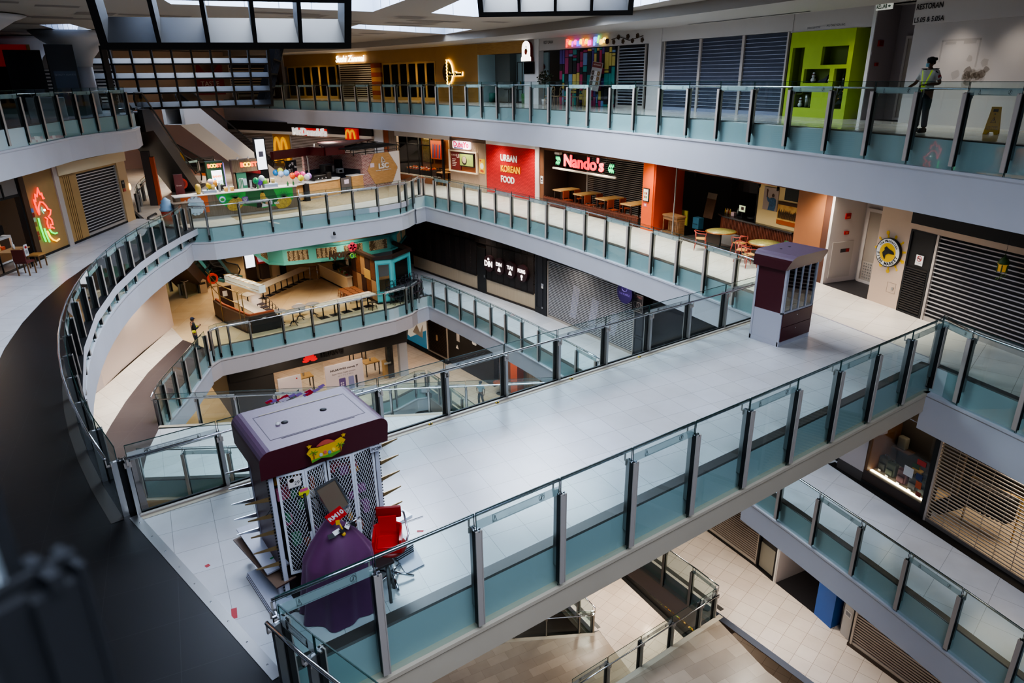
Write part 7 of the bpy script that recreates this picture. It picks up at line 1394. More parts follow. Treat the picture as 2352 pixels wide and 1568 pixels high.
# --- photographer's own railing post, close to the lens
mat('near_dark', '#040405', .7)
t = railing('dark blurred railing upright and glass right in front of the camera', [(-.075, .72), (-.65, 2.1)], L5, 1, 0)
for c in t.children:
    if c.name.startswith("post"):
        c.scale = (.55, .5, .97)
        me = c.data.copy(); c.data = me
        for k in range(len(me.materials)): me.materials[k] = mat('near_dark', '#040405', .7)
        for q in c.children: q.data = q.data.copy(); q.data.materials[0] = MATS['near_dark']
    elif c.name.startswith('glass'): c.data = c.data.copy(); c.data.materials[1] = MATS['near_dark']
# ================================================================== third level
def node_pattern(name, c1, c2, scale, emit=0, rot=.785, thr=.5):
    m = bpy.data.materials.new(name); m.use_nodes = True; nt = m.node_tree; N = nt.nodes.new; L = nt.links.new; b = nt.nodes['Principled BSDF']
    tc = N('ShaderNodeTexCoord'); mp = N('ShaderNodeMapping'); mp.inputs['Scale'].default_value = (scale, scale, scale); v = N('ShaderNodeTexVoronoi'); v.feature = 'DISTANCE_TO_EDGE'; v.inputs['Scale'].default_value = 1; v.inputs['Randomness'].default_value = .35
    r = N('ShaderNodeValToRGB'); r.color_ramp.interpolation = 'CONSTANT'; r.color_ramp.elements[0].color = lin(c1); r.color_ramp.elements[1].color = lin(c2); r.color_ramp.elements[1].position = thr
    L(tc.outputs['Object'], mp.inputs[0]); L(mp.outputs[0], v.inputs['Vector']); L(v.outputs[0], r.inputs[0]); L(r.outputs[0], b.inputs['Base Color'])
    if emit: L(r.outputs[0], b.inputs['Emission Color']); b.inputs['Emission Strength'].default_value = emit
    b.inputs['Roughness'].default_value = .6; MATS[name] = m; return m
LATL = node_pattern('lattice_lit', '#1d1411', '#8a786e', 17, .06, thr=.22); LATD = node_pattern('lattice_dim', '#1a120f', '#33282a', 17, thr=.25)
DTF = mat('lattice_frame', '#1f1714', .5); CRW = mat('cream_dado', '#bba88e', .6, hx2='#ad9a80', nscale=1, stretch=(20, 20, .2))
F = WF(W3, 41.3, 28.8, L3); u = F.u
mb = MB(); mb.box(0, u(34.06), 0, .3, .12, .95, CRW); mb.box(u(33.2), F.L, 0, .3, .12, .95, CRW); mb.box(0, F.L, -.03, .3, 0, .12, mat('skirting_dark', '#2a2018', .5)); mb.box(0, F.L, .12, .3, .95, 4.2, DTF)
F.wall(mb, 'cream dado and dark backing of the dumpling restaurant')
def lattice_run(y0, y1, z0, z1, n, lab):
    t = F.thing('lattice_screen', lab, 'screen'); a, c = u(y0), u(y1); w = (c-a)/n
    for k in range(n): b = MB(); b.box(a+w*k, a+w*(k+1)-.03, -.02, .1, z0, z1, LATL if k % 2 else LATD); b.obj('screen_panel', t)
    b = MB(); b.box(a, c, -.05, .0, z0-.05, z0, DTF); b.box(a, c, -.05, .0, z1, z1+.05, DTF); b.obj('frame_bar', t)
lattice_run(41.2, 34.15, .97, 3.0, 13, 'long run of dark perforated screens beside the black door'); lattice_run(41.2, 28.9, 3.06, 4.1, 23, 'upper band of dark perforated screens under the fascia'); lattice_run(33.15, 28.95, .97, 3.0, 8, 'perforated screens behind the round restaurant signs')
t = F.thing('black_door', 'narrow black door between the perforated screens', 'door'); MB().box(u(34.06), u(33.2), -.04, .05, 0, 2.75, mat('door_ink', '#141211', .45)).obj('door_leaf', t); MB().box(u(33.35), u(33.3), -.08, -.04, 1.0, 1.15, STEEL).obj('handle', t)
DW = emis('dtf_white', '#fff4f0', 2.2); DM = mat('dtf_maroon', '#30161a', .5)
for k, (y, tx, lab) in enumerate(((32.68, 'DiN', 'first round maroon sign reading DiN'), (31.71, 'DIN', 'second round maroon sign reading DIN'), (30.72, 'TAI', 'third round maroon sign reading TAI'), (29.72, 'FUNG', 'fourth round maroon sign reading FUNG'))):
    t = F.thing('round_sign', lab, 'sign', 'round maroon restaurant signs'); cx = u(y); b = MB(); b.disc(cx, 2.0, .49, -.22, -.06, DM, ex=.92); b.obj('disc', t); b = MB()
    if k == 0: txt(b, 'D N', cx, 1.98, -.24, .46, DW, w=.72, bold=.012); b.box(cx-.03, cx+.03, -.24, -.22, 1.82, 2.14, DW); b.disc(cx, 2.27, .07, -.24, -.22, DW, n=12)
    else:
        txt(b, tx, cx, 2.12, -.24, .28, DW, w=.5+.12*(k == 3), bold=.01)
        if k < 3: b.yprism([(cx-.13, 1.72), (cx+.13, 1.72), (cx+.08, 1.86), (cx, 1.96), (cx-.08, 1.86)], -.24, -.22, DW); b.box(cx-.05, cx+.05, -.245, -.24, 1.76, 1.8, DM)
        else: b.disc(cx, 1.84, .08, -.24, -.22, DW, n=12); b.box(cx-.03, cx+.03, -.24, -.22, 1.62, 1.8, DW)
    b.obj('lettering', t)
F = WF(W3, 28.8, 20.25, L3); u = F.u; NV = mat('navy_black', '#15151b', .5)
mb = MB(); mb.box(0, u(27.72), -.06, .3, 0, 4.2, NV); box_frame(mb, .15, .75, .3, 3.2, .04, -.08, -.06, NV); mb.box(u(27.7), F.L, -.02, .3, 3.12, 4.2, NV)
mb.box(u(20.92), F.L+.05, -.05, .35, 0, 2.25, mat('cab_slate', '#2a2c33', .5)); box_frame(mb, u(20.85), u(20.33), .15, .95, .03, -.07, -.05, NV); box_frame(mb, u(20.85), u(20.33), 1.05, 2.1, .03, -.07, -.05, NV)
mb.box(u(28.15), u(28.0), -.09, -.06, 1.5, 1.62, CTW); mb.box(u(28.16), u(27.98), -.09, -.06, 1.64, 1.76, mat('switch_grey', '#9a9a9e', .5)); mb.box(u(28.12), u(28.04), -.09, -.06, .35, .45, MATS['switch_grey'])
F.wall(mb, 'navy black pillar and panelling framing the wide silver shutter')
shutter(F, 'wide shutter with bright slats below the purple coffee sign', u(27.65), u(20.95), 0, 3.1, .088, mat('slat_silver', '#cfcdd0', .35, .4), mat('cafe_back', '#1c1a22', .6), .034)
b = MB();
for q in range(3): x = u(25.8-1.5*q); b.yprism([(x, .5), (x+.5, .5), (x+.8, 2.2-.3*q), (x+.3, 2.3-.3*q)], .035, .045, mat('sheet_pale', '#8a88a0', .6))
F.one('dust_sheet', b, 'pale sheet shapes showing behind the wide shutter', 'sheet')
t = F.thing('round_sign', 'round purple cafe sign at the end of the wide shutter', 'sign'); b = MB(); b.disc(u(21.15), 3.05, .5, -.5, -.4, mat('purple_sign', '#24174a', .45)); b.obj('disc', t); b = MB(); txt(b, 'THE PURPLE', u(21.15), 2.98, -.51, .13, mat('purple_text', '#6a58a8', .5), w=.7); b.tube([(u(21.15)+.17*cos(q*PI/8), -.51, 3.24+.13*sin(q*PI/8)) for q in range(16)], .015, MATS['purple_text'], 5, True); b.obj('lettering', t)
t = F.thing('coffee_sign', 'square COFFEE sign with a cup outline', 'sign'); x0, x1 = u(20.95), u(20.25); b = MB(); b.box(x0, x1, -.2, -.14, 2.25, 3.05, mat('coffee_board', '#2b2628', .5)); box_frame(b, x0, x1, 2.25, 3.05, .02, -.22, -.2, mat('coffee_line', '#8d8684', .5)); b.obj('panel', t)
b = MB(); cl = MATS['coffee_line']; cx = (x0+x1)/2; txt(b, 'COFFEE', cx, 2.94, -.215, .14, mat('coffee_red', '#a87a78', .5), w=.55); b.tube([(cx-.22, -.21, 2.7), (cx-.2, -.21, 2.5), (cx-.1, -.21, 2.4), (cx+.1, -.21, 2.4), (cx+.2, -.21, 2.5), (cx+.22, -.21, 2.7)], .014, cl, 5, True); b.tube([(cx+.2, -.21, 2.65), (cx+.3, -.21, 2.62), (cx+.28, -.21, 2.5), (cx+.18, -.21, 2.48)], .012, cl, 5); b.tube([(cx+.07*cos(q*PI/6), -.21, 2.56+.1*sin(q*PI/6)) for q in range(12)], .01, cl, 5, True); b.tube([(cx-.25, -.21, 2.35), (cx+.25, -.21, 2.35)], .012, cl, 5); b.obj('cup_outline', t)
F = WF(W3, 20.2, 9.85, L3); mb = MB(); mb.box(0, F.L-.3, .3, .5, 0, 4.2, mat('shop_ink', '#121014', .6)); mb.box(1.2, 3.4, .1, .35, 0, 1.2, mat('counter_ink', '#1e1d22', .5)); mb.box(2.0, 2.15, .09, .1, .55, .65, CTW); F.wall(mb, 'black unlit shop front past the coffee sign')
# bag shop
F = WF(W3, 9.9, 8.95, L3); mb = MB(); mb.box(0, F.L, -.02, .3, .35, 4.2, mat('pier_grey', '#a39a98', .7)); mb.box(0, F.L, -.03, .3, 0, .35, mat('pier_dark', '#3c3634', .6)); F.wall(mb, 'grey pier beside the bag shop window')
F = WF(W3, 8.95, 6.83, L3); u = F.u
mb = MB(); mb.box(0, F.L, -.02, .1, 0, .45, mat('bag_base', '#2a1a12', .5)); mb.box(0, F.L, -.05, .1, -.0, .12, BLACK); mb.box(0, .1, 0, 1.2, .45, 3.6, mat('bag_wood', '#5a3a1c', .6)); mb.box(F.L-.14, F.L, -.04, .3, 0, 3.6, BLACK); mb.box(0, F.L, 1.2, 1.3, .45, 3.6, mat('bag_back', '#3d342c', .7)); mb.box(.1, F.L-.14, .1, 1.2, .4, .45, mat('bag_shelf', '#c9b08a', .5)); mb.box(-.1, F.L, -.02, .2, 3.0, 4.2, mat('bag_head', '#4a4138', .7)); F.wall(mb, 'dark wood surround of the lit bag shop window')
t = F.thing('shop_window', 'glass pane of the bag display window with stickers', 'window'); b = MB(); b.face([(.1, .02, .45), (F.L-.14, .02, .45), (F.L-.14, .02, 3.0), (.1, .02, 3.0)], SHOPGLASS); b.obj('pane', t)
for (x, z, w, h, c) in ((1.62, 1.55, .28, .16, '#a02420'), (1.5, 1.38, .22, .14, '#2f4a3a'), (1.28, 1.02, .3, .3, '#c6c8cc'), (1.68, 1.08, .2, .2, '#22305a'), (1.72, .82, .18, .22, '#b0502a'), (1.78, .58, .16, .14, '#7a2a1a')): b = MB(); b.box(x, x+w, .005, .015, z, z+h, mat('stick_'+c[1:], c, .6)); b.obj('sticker', t)
b = MB(); b.box(.12, F.L-.16, .12, .2, .455, .475, emis('shelf_light', '#fff0d0', 7)); F.one('light_strip', b, 'bright light strip under the display bags', 'light')
for k, (x, y, c, lab) in enumerate(((.25, .55, '#23281f', 'dark green backpack at the pier end of the window'), (.6, .45, '#2c3624', 'olive backpack second from the pier end'), (1.02, .42, '#4a1c22', 'burgundy backpack in the bag shop window'), (1.15, .8, '#8a6a14', 'mustard yellow backpack at the rear of the window'), (1.42, .42, '#15171a', 'black backpack in front of the mustard one'), (1.75, .42, '#1c2a2c', 'teal black backpack nearest the shutter'), (1.5, .85, '#1d1f22', 'charcoal backpack between mustard and teal ones'))):
    t = F.thing('backpack', lab, 'backpack', 'backpacks in the shop window', x, y, .45); m = mat('bag_'+c[1:], c, .7); MB().rbox(-.16, .16, -.1, .1, .02, .46, m, .05, 4).obj('body', t); MB().rbox(-.12, .12, -.15, -.09, .05, .26, m, .03, 3).obj('front_pocket', t); b = MB(); b.tube([(-.06, .02, .45), (-.04, .02, .53), (.04, .02, .53), (.06, .02, .45)], .012, m, 6); b.obj('carry_handle', t); b = MB(); b.box(-.05, .05, -.2, -.19, .0, .06, CTW); b.obj('price_ticket', t)
b = MB(); b.rbox(.2, .5, .95, 1.15, 1.15, 1.55, mat('bag_clear', '#8a8578', .5), .05, 3); b.box(.1, .7, .9, 1.2, 1.1, 1.14, mat('bag_wood', '#5a3a1c', .6)); F.one('shelf_bag', b, 'grey bag on the raised shelf at the pier end', 'bag')
t = F.thing('shop_sign', 'white boxed shop sign with glowing letters EO', 'sign'); b = MB(); b.box(-.05, .55, -.5, -.02, 2.0, 2.75, mat('sign_lilac', '#a39ca4', .5)); b.obj('box', t); b = MB(); txt(b, 'EŌ', .26, 2.4, -.52, .42, emis('eo_glow', '#e8e4ff', 6), bold=.016); b.box(-.02, .5, -.51, -.5, 2.12, 2.15, INK); b.obj('lettering', t)
F = WF(W3, 6.83, 1.5, L3); u = F.u
shutter(F, 'open grille shutter revealing the lit bag shop', .03, F.L, 0, 3.3, .105, mat('slat_bag', '#9a928a', .4, .3), None, .03, None, mat('bar_bag', '#6a6460', .5), solid=False)
mb = MB(); mb.box(0, F.L, 3.6, 3.7, 0, 3.6, mat('shop_in_wall', '#3d3128', .8)); mb.box(F.L, F.L+.1, 0, 3.7, 0, 3.6, MATS['shop_in_wall']); mb.box(0, F.L, 0, 3.7, 3.5, 3.6, MATS['shop_in_wall']); mb.box(0, F.L, -.02, .2, 3.3, 4.3, mat('bag_head', '#4a4138', .7)); F.wall(mb, 'dim inner walls of the bag shop')
mb = MB(); mb.box(0, F.L, .1, 3.6, .001, .006, tile_mat('shop_tile', '#c9b79c', '#bfae94', '#8d7d68', .5, .5, 0, .3)); put('floor', mb.data('floor'), None, F.loc, F.rot, None, 'pale tiled floor inside the bag shop', 'floor', None, 'structure')
mb = MB(); mb.box(-3.4, F.L, -.3, .0, .002, .01, mat('skirt_black', '#161312', .5)); put('trim_26', mb.data('trim_26'), None, F.loc, F.rot, None, 'black floor strip before the bag shop', 'trim', None, 'structure')
for k, (x, y, n, z, lab) in enumerate(((1.0, 1.0, 9, 1.45, 'rail of dark jackets just behind the grille'), (2.1, 2.6, 10, 1.6, 'rail of hanging items at the back of the bag shop'))):
    t = F.thing('clothes_rail', lab, 'clothes rail', None, x, y, 0); b = MB(); b.tube([(-.6, 0, 0), (-.6, 0, z), (.7, .2, z), (.7, .2, 0)], .02, mat('rail_gold', '#b8904a', .3, .6), 6); b.obj('frame', t)
    if k: b = MB(); b.box(-.6, .7, .08, .12, z+.1, z+.13, emis('rail_glow', '#ffd89a', 8)); b.obj('light_bar', t)
    for q in range(n): b = MB(); xx = -.52+1.15*q/n; b.rbox(xx-.05, xx+.05, -.22+.02*q, .2+.02*q, z-(.85 if k == 0 else .4), z-.05, mat('cloth_%d%d' % (k, q % 3), (('#1c1a1c', '#2a2426', '#15151a'), ('#6a5a44', '#8a6a3a', '#3a3a40'))[k][q % 3], .8), .03, 2); b.obj('garment', t)
b = MB(); b.box(1.0, 1.9, 2.9, 3.3, .5, 1.9, mat('crate_amber', '#b98438', .6));
for q in range(3): b.box(1.05, 1.85, 2.88, 2.92, .6+.42*q, .9+.42*q, mat('goods_brown', '#4a3420', .7))
F.one('amber_shelf', b, 'amber lit shelf unit deep in the bag shop', 'shelf')
t = F.thing('display_table', 'low display table heaped with dark bags', 'table', None, 3.2, 1.4, 0); MB().rbox(-.8, .8, -.5, .5, .7, .78, mat('table_black', '#1d1a1c', .5), .01).obj('tabletop', t); MB().box(-.4, .4, -.3, .3, 0, .7, mat('plinth_amber', '#c08a3a', .5, emit=.3)).obj('plinth', t)
random.seed(41)
for q in range(14): b = MB(); x = 2.55+.1*q; y = 1.05+.35*(q % 3); tr = MT((x, y, .78)) @ MR(uniform(0, 3), 4, 'Z'); b.rbox(-.09, .09, -.06, .06, 0, uniform(.08, .16), mat('pouch_%d' % (q % 4), ('#22201f', '#3a2f28', '#6a5030', '#141416')[q % 4], .7), .02, 2, tr); F.one('pouch', b, 'small dark pouch heaped on the display table', 'pouch', 'pouches on the display table')
t = F.thing('shell_chair', 'dark shell chair with splayed legs behind the grille', 'chair', None, 3.7, .6, 0); b = MB(); b.lathe([(.05, .42), (.22, .46), (.26, .62), (.25, .62), (.2, .48), (.02, .45)], mat('shell_dark', '#201c1c', .5), (0, 0, 0), 18); b.obj('seat_shell', t)
for q in range(4): a = PI/4+q*PI/2; b = MB(); b.tube([(.08*cos(a), .08*sin(a), .43), (.26*cos(a), .26*sin(a), 0)], .012, BLACK, 6); b.obj('leg', t)
lamp('AREA', (ax(W3, 4.6, 1.6), 4.6, L3+3.3), 70, WARM, 1.5); lamp('POINT', (ax(W3, 8.0, .7), 8.0, L3+2.4), 8, WARM, .2)
# curved white wall and pier at the far side
def thick(path, d): return path+list(reversed(offset_path(path, d)))
mb = MB(); mb.prism(thick([(1.26, 31.87), (2.2, 33.6), (3.3, 35.4), (4.4, 37.1), (5.0, 38.0), (5.35, 38.7), (5.4, 39.6), (5.1, 40.4), (4.4, 41.0)], .3), L3, -1.5, mat('wall_blush', '#d2bdb0', .7)); struct('wall_left', mb, 'big pale curved wall behind the third level walkway')
mb = MB(); mb.prism([(.2, 31.4), (.72, 31.2), (1.3, 31.9), (.7, 32.4)], L3, -1.5, mat('pier_blush', '#bfb0aa', .7)); struct('wall_left', mb, 'pale pier at the edge of the curved white wall')
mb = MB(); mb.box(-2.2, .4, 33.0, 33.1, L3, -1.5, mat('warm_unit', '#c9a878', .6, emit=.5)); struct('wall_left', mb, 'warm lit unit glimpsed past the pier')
# ------------------------------------------------------------------ cafe kiosk on the third level
TQ = mat('turquoise', '#5fb8b4', .5); TQD = mat('turquoise_dark', '#489a98', .5)
ring = [(11.0, 43.0), (11.0, 39.5), (11.6, 38.75), (14.72, 37.98), (18.0, 38.2), (18.6, 38.55), (20.6, 41.2)]
t = thing('overhead_fascia', 'turquoise overhead fascia with lattice windows above the cafe', 'fascia', (0, 0, 0))
for i in range(len(ring)-1):
    a, c = Vector(ring[i]), Vector(ring[i+1]); L_ = (c-a).length; tr = MT((a.x, a.y, 0)) @ MR(atan2((c-a).y, (c-a).x), 4, 'Z')
    b = MB(); b.box(-.02, L_+.02, 0, .12, -3.42, -2.45, TQ, tr); b.box(-.03, L_+.03, -.06, .14, -3.45, -3.33, TQ, tr); b.box(-.03, L_+.03, -.05, .14, -2.55, -2.42, TQD, tr); b.obj('fascia_segment', t)
    n = 2 if L_ > 2.6 else (1 if L_ > 1.2 else 0)
    for k in range(n): b = MB(); w = L_/n; b.box(w*k+.22, w*(k+1)-.22, -.012, .0, -3.24, -2.66, node_pattern('lattice_gold%d%d' % (i, k), '#4a3a26', '#c2b08c', 16, .12, thr=.18), tr); box_frame(b, w*k+.18, w*(k+1)-.18, -3.28, -2.62, .05, -.03, 0, TQD) if False else None; b.obj('lattice_insert', t)
b = MB(); b.prism([(p[0], p[1]+.1) for p in ring]+[(20.0, 43), (11.2, 43)], -2.42, -2.38, mat('ring_top', '#a87a4a', .6)); b.obj('top_board', t)
t = thing('shop_sign', 'dark script sign with red flower and green rings on the turquoise fascia', 'sign', (13.95, 37.98, -3.15), 0); SB = mat('sign_umber', '#33261e', .5)
b = MB(); txt(b, 'Nyonya', .62, .08, -.16, .62, SB, w=1.35, bold=.03, ext=.03, shear=.2); b.obj('script', t); b = MB(); txt(b, 'C', 1.15, -.12, -.17, .4, SB, bold=.02, ext=.02); txt(b, 'l rs', 1.95, -.12, -.17, .4, SB, w=.5, bold=.02, ext=.02); b.obj('script_small', t); b = MB()
for x in (1.36, 1.66): b.tube([(x+.11*cos(q*PI/8), -.19, -.14+.13*sin(q*PI/8)) for q in range(16)], .035, mat('ring_green', '#4f9a3a', .5), 6, True)
b.obj('green_rings', t); b = MB()
for q in range(5): a = q*2*PI/5+.3; b.disc(1.45+.15*cos(a), .38+.15*sin(a), .14, -.2, -.14, mat('flower_red', '#a02a48', .5), n=14)
b.disc(1.45, .38, .07, -.22, -.2, mat('flower_deep', '#6a1830', .5), n=12); b.obj('red_flower', t)
DBW = mat('dark_brown_wood', '#3a2219', .55); MBW = mat('mid_brown_wood', '#7a4a2a', .5, hx2='#63391f', nscale=3, stretch=(1, 1, 10))
t = thing('turquoise_booth', 'turquoise cornered booth with windows and dark cornice', 'booth', (0, 0, L3))
pl = [(15.6, 38.7), (15.6, 35.3), (16.5, 35.05), (18.25, 36.1), (18.3, 38.7)]
def seg(i, j): a, c = Vector(pl[i]), Vector(pl[j]); return MT((a.x, a.y, 0)) @ MR(atan2((c-a).y, (c-a).x), 4, 'Z'), (c-a).length
tr, L_ = seg(0, 1); b = MB(); b.box(0, L_, 0, .12, 0, 2.6, DBW, tr); b.obj('brown_wall', t)
for q in range(5):
    for r_ in range(2): b = MB(); w = L_/5; b.box(w*q+.03, w*(q+1)-.03, -.02, 0, .2+1.2*r_, 1.35+1.2*r_, (MBW, DBW, mat('pale_wood', '#a8835a', .5))[(q*2+r_) % 3], tr); b.obj('wall_panel', t)
b = MB(); b.box(L_*.55, L_*.8, -.035, -.02, 1.3, 1.85, mat('poster_gold', '#c9a45a', .5), tr); b.disc(0, 0, .01, 0, .001, INK, n=5); b.obj('menu_poster', t)
for i, j, win in ((1, 2, .17), (2, 3, .14)):
    tr, L_ = seg(i, j); b = MB(); x0, x1 = L_*win, L_*(1-win)
    for q in ((0, x0, 0, 2.6), (x1, L_, 0, 2.6), (x0, x1, 0, .7), (x0, x1, 2.3, 2.6)): b.box(q[0], q[1], 0, .1, q[2], q[3], TQ, tr)
    for q in ((x0-.06, x1+.06, .64, .7), (x0-.06, x1+.06, 2.3, 2.36), (x0-.06, x0, .7, 2.3), (x1, x1+.06, .7, 2.3), (.06, L_-.06, .12, .16), (.06, L_-.06, .5, .54)): b.box(q[0], q[1], -.03, 0, q[2], q[3], TQD, tr)
    b.obj('window_wall', t); b = MB(); b.box(x0, x1, .04, .06, .7, 2.3, SHOPGLASS if i == 1 else mat('booth_dark_pane', '#0e0b0a', .3), tr); b.obj('pane', t)
b = MB(); b.prism(offset_path(pl, -.1)+list(reversed(offset_path(pl, .15))), 2.6, 2.78, mat('cornice_dark', '#2f1f18', .5)); b.obj('cornice', t)
b = MB(); b.prism(offset_path(pl, -.03)+list(reversed(offset_path(pl, .1))), 0, .1, BLACK); b.obj('skirting', t)
b = MB(); b.box(16.0, 18.0, 37.0, 37.6, 0, .9, mat('inside_tan', '#a8835a', .6)); b.box(16.0, 18.2, 38.4, 38.5, 0, 2.6, mat('inside_grey', '#8a8a8c', .7)); b.obj('interior', t)
t = thing('service_counter', 'cream service counter with a glass display in the cafe', 'counter', (0, 0, L3)); cq = [(15.06, 42.9), (15.25, 38.75), (15.55, 38.75), (15.9, 42.9)]
MB().prism(cq, .1, .88, mat('counter_cream', '#dcc6a0', .5)).obj('front', t); MB().prism([(15.0, 43.0), (15.2, 38.7), (15.58, 38.7), (15.95, 43.0)], .88, .93, mat('counter_top_cream', '#e8dcc2', .4)).obj('worktop', t); MB().prism(cq, 0, .1, BLACK).obj('plinth', t); b = MB(); b.box(15.27, 15.5, 38.9, 40.4, .5, 1.5, SHOPGLASS); b.obj('display_glass', t)
for q in range(8): b = MB(); b.rbox(15.3, 15.45, 39.0+.17*q, 39.13+.17*q, L3+.95, L3+1.05+.05*(q % 3), mat('food_%d' % (q % 4), ('#b0301c', '#5a8a2c', '#d8cfc0', '#c88a30')[q % 4], .6), .015, 1); W0('food_item', b, 'food item inside the cafe glass display', 'food', 'food items in the glass display')
b = MB(); b.rbox(15.25, 15.6, 40.7, 41.0, L3+.93, L3+1.3, BLACK, .03); b.box(15.35, 15.4, 40.75, 40.95, L3+1.3, L3+1.45, BLACK); W0('till_screen', b, 'black till on the cream cafe counter', 'till')
b = MB(); b.box(15.6, 15.62, 39.2, 39.6, L3+1.5, L3+2.1, CTW); b.tube([(15.59, 39.4+.12*cos(q*PI/6), L3+1.85+.12*sin(q*PI/6)) for q in range(12)], .015, RED, 5, True); W0('no_smoking_notice', b, 'white no smoking notice hanging by the cafe counter', 'notice')
mb = MB(); mb.box(11.0, 19.8, 45.2, 45.4, L3, -1.6, mat('cafe_rear', '#d9c3a4', .7)); struct('wall_back', mb, 'cream rear wall of the cafe')
b = MB(); b.box(16.0, 19.0, 44.7, 45.1, L3, L3+1.9, mat('fridge_green', '#7a9a6a', .5, noise=.5, nscale=8)); W0('drinks_rack', b, 'greenish drinks rack behind the cafe counter', 'rack')
# cafe tables
TTOP = mat('table_white', '#d8ccb8', .4); PED = mat('pedestal_black', '#17161a', .5)
def ped(label, cat, name, x, y, rot, sx, sy, z=L3, group=None, src=None):
    if src: return copy_thing(src, (x, y, z), rot, label)
    t = thing(name, label, cat, (x, y, z), rot, group); MB().rbox(-sx/2, sx/2, -sy/2, sy/2, .71, .75, TTOP, .01).obj('tabletop', t); b = MB(); b.cyl((0, 0, .02), (0, 0, .71), .035, PED); b.obj('pedestal', t); MB().rbox(-.22, .22, -.22, .22, 0, .025, PED, .008).obj('base_plate', t)
    return t
p0 = None; A, Bq = Vector((10.69, 40.64)), Vector((14.06, 43.11)); an = atan2((Bq-A).y, (Bq-A).x); N8 = ['square white table at the near end of the slanting row', 'second table of the slanting row from the booth end', 'third table of the slanting row from the booth end', 'fourth table of the slanting row from the booth end', 'fifth table of the slanting row from the booth end', 'sixth table of the slanting row from the booth end', 'seventh table of the slanting row from the booth end', 'table of the slanting row beside the steel stanchions']
for k in range(8): p = A.lerp(Bq, k/7); r_ = ped(N8[k], 'table', 'cafe_table', p.x, p.y, an, .595, .8, L3, 'white tables in the slanting row', p0); p0 = p0 or r_
A, Bq = Vector((12.2, 34.95)), Vector((15.0, 35.35)); an = atan2((Bq-A).y, (Bq-A).x)
for k in range(5): p = A.lerp(Bq, k/4); ped(('white table nearest the round tables along the balcony', 'second white table along the balcony from the round ones', 'third white table along the balcony from the round ones', 'fourth white table along the balcony from the round ones', 'white balcony table nearest the turquoise booth')[k], 'table', 'cafe_table', p.x, p.y, an, .7, .8, L3, 'white tables along the balcony', p0).scale = (1.18, 1, 1)
ped('small white table behind the wooden booth seat', 'table', 'cafe_table', 9.5, 39.5, .3, .7, .8, L3, 'small white table behind the booth', p0)
def rtab(x, y, lab, src=None):
    if src: return copy_thing(src, (x, y, L3), 0, lab)
    t = thing('round_table', lab, 'table', (x, y, L3), 0, 'round grey cafe tables'); MB().lathe([(.36, 0), (.38, .015), (.36, .03)], mat('round_top', '#8f8a86', .5), (0, 0, .72), 28).obj('tabletop', t); b = MB(); b.cyl((0, 0, .12), (0, 0, .72), .03, PED); b.obj('pedestal', t)
    for q in range(4): a = q*PI/2+.4; b = MB(); b.tube([(0, 0, .2), (.12*cos(a), .12*sin(a), .17), (.24*cos(a), .24*sin(a), .03), (.3*cos(a), .3*sin(a), .015)], .022, PED, 6); b.obj('claw_foot', t)
    return t
q0 = rtab(9.98, 35.35, 'round grey table nearest the brown booth end'); rtab(10.52, 34.85, 'round grey table closest to the glass railing'); rtab(11.1, 35.5, 'round grey table behind the one by the railing', q0); rtab(11.85, 35.45, 'round grey table nearest the white balcony tables', q0)
b = MB(); tr = MT((11.35, 36.2, L3+.4)) @ MR(.9, 4, 'X'); b.lathe([(.3, 0), (.3, .03)], mat('spare_top', '#b9b4ac', .5), (0, 0, 0), 20); b.v = [tuple(tr @ Vector(p)) for p in b.v]; b.cyl((11.35, 36.25, L3), (11.35, 36.2, L3+.4), .03, PED); W0('tilted_table', b, 'pale tilted round tabletop behind the grey round tables', 'table')
def stool(x, y, z, rot, lab, src=None, grp='wooden stools stacked by the brown wall', m=None):
    if src: return copy_thing(src, (x, y, z), rot, lab, grp)
    m = m or mat('stool_wood', '#8a5632', .5); t = thing('wooden_stool', lab, 'stool', (x, y, z), rot, grp); MB().rbox(-.16, .16, -.16, .16, .42, .46, m, .01).obj('seat', t)
    for sx in (-1, 1):
        for sy in (-1, 1): b = MB(); b.tube([(sx*.13, sy*.13, .43), (sx*.17, sy*.17, 0)], .018, m, 6); b.obj('leg', t)
    b = MB(); b.tube([(-.15, -.15, .2), (.15, -.15, .2), (.15, .15, .2), (-.15, .15, .2)], .012, m, 5, True); b.obj('stretcher', t); return t
s0 = None; lab = 'reddish brown wooden stool in the block packed against the brown booth wall'
for i in range(3):
    for j in range(5): r_ = stool(14.55+.37*i, 36.55+.38*j, L3, 0, lab, s0); s0 = s0 or r_
stool(14.95, 34.62, L3, .3, 'dark wooden stool standing alone by the glass railing', None, 'lone stool', mat('stool_dark', '#33231a', .5))
def bchair(x, y, z, rot, lab, grp, src=None):
    if src: return copy_thing(src, (x, y, z), rot, lab, grp)
    m = mat('chair_jet', '#1b1a1d', .5); t = thing('cafe_chair', lab, 'chair', (x, y, z), rot, grp); MB().rbox(-.2, .2, -.2, .2, .43, .47, mat('seat_plum', '#3a2f34', .5), .012).obj('seat', t); b = MB(); b.tube([(-.18, .18, .45), (-.18, .24, .86), (0, .26, .88), (.18, .24, .86), (.18, .18, .45)], .016, m, 6); b.tube([(-.18, .22, .66), (.18, .22, .66)], .014, m, 5); b.obj('backrest', t)
    for sx in (-1, 1):
        for sy in (-1, 1): b = MB(); b.tube([(sx*.17, sy*.17, .44), (sx*.19, sy*.2, 0)], .016, m, 6); b.obj('leg', t)
    return t
k0 = None; grp = 'dark chairs packed outside the turquoise booth'; lab = 'dark chair in the dense block between turquoise booth and railing'
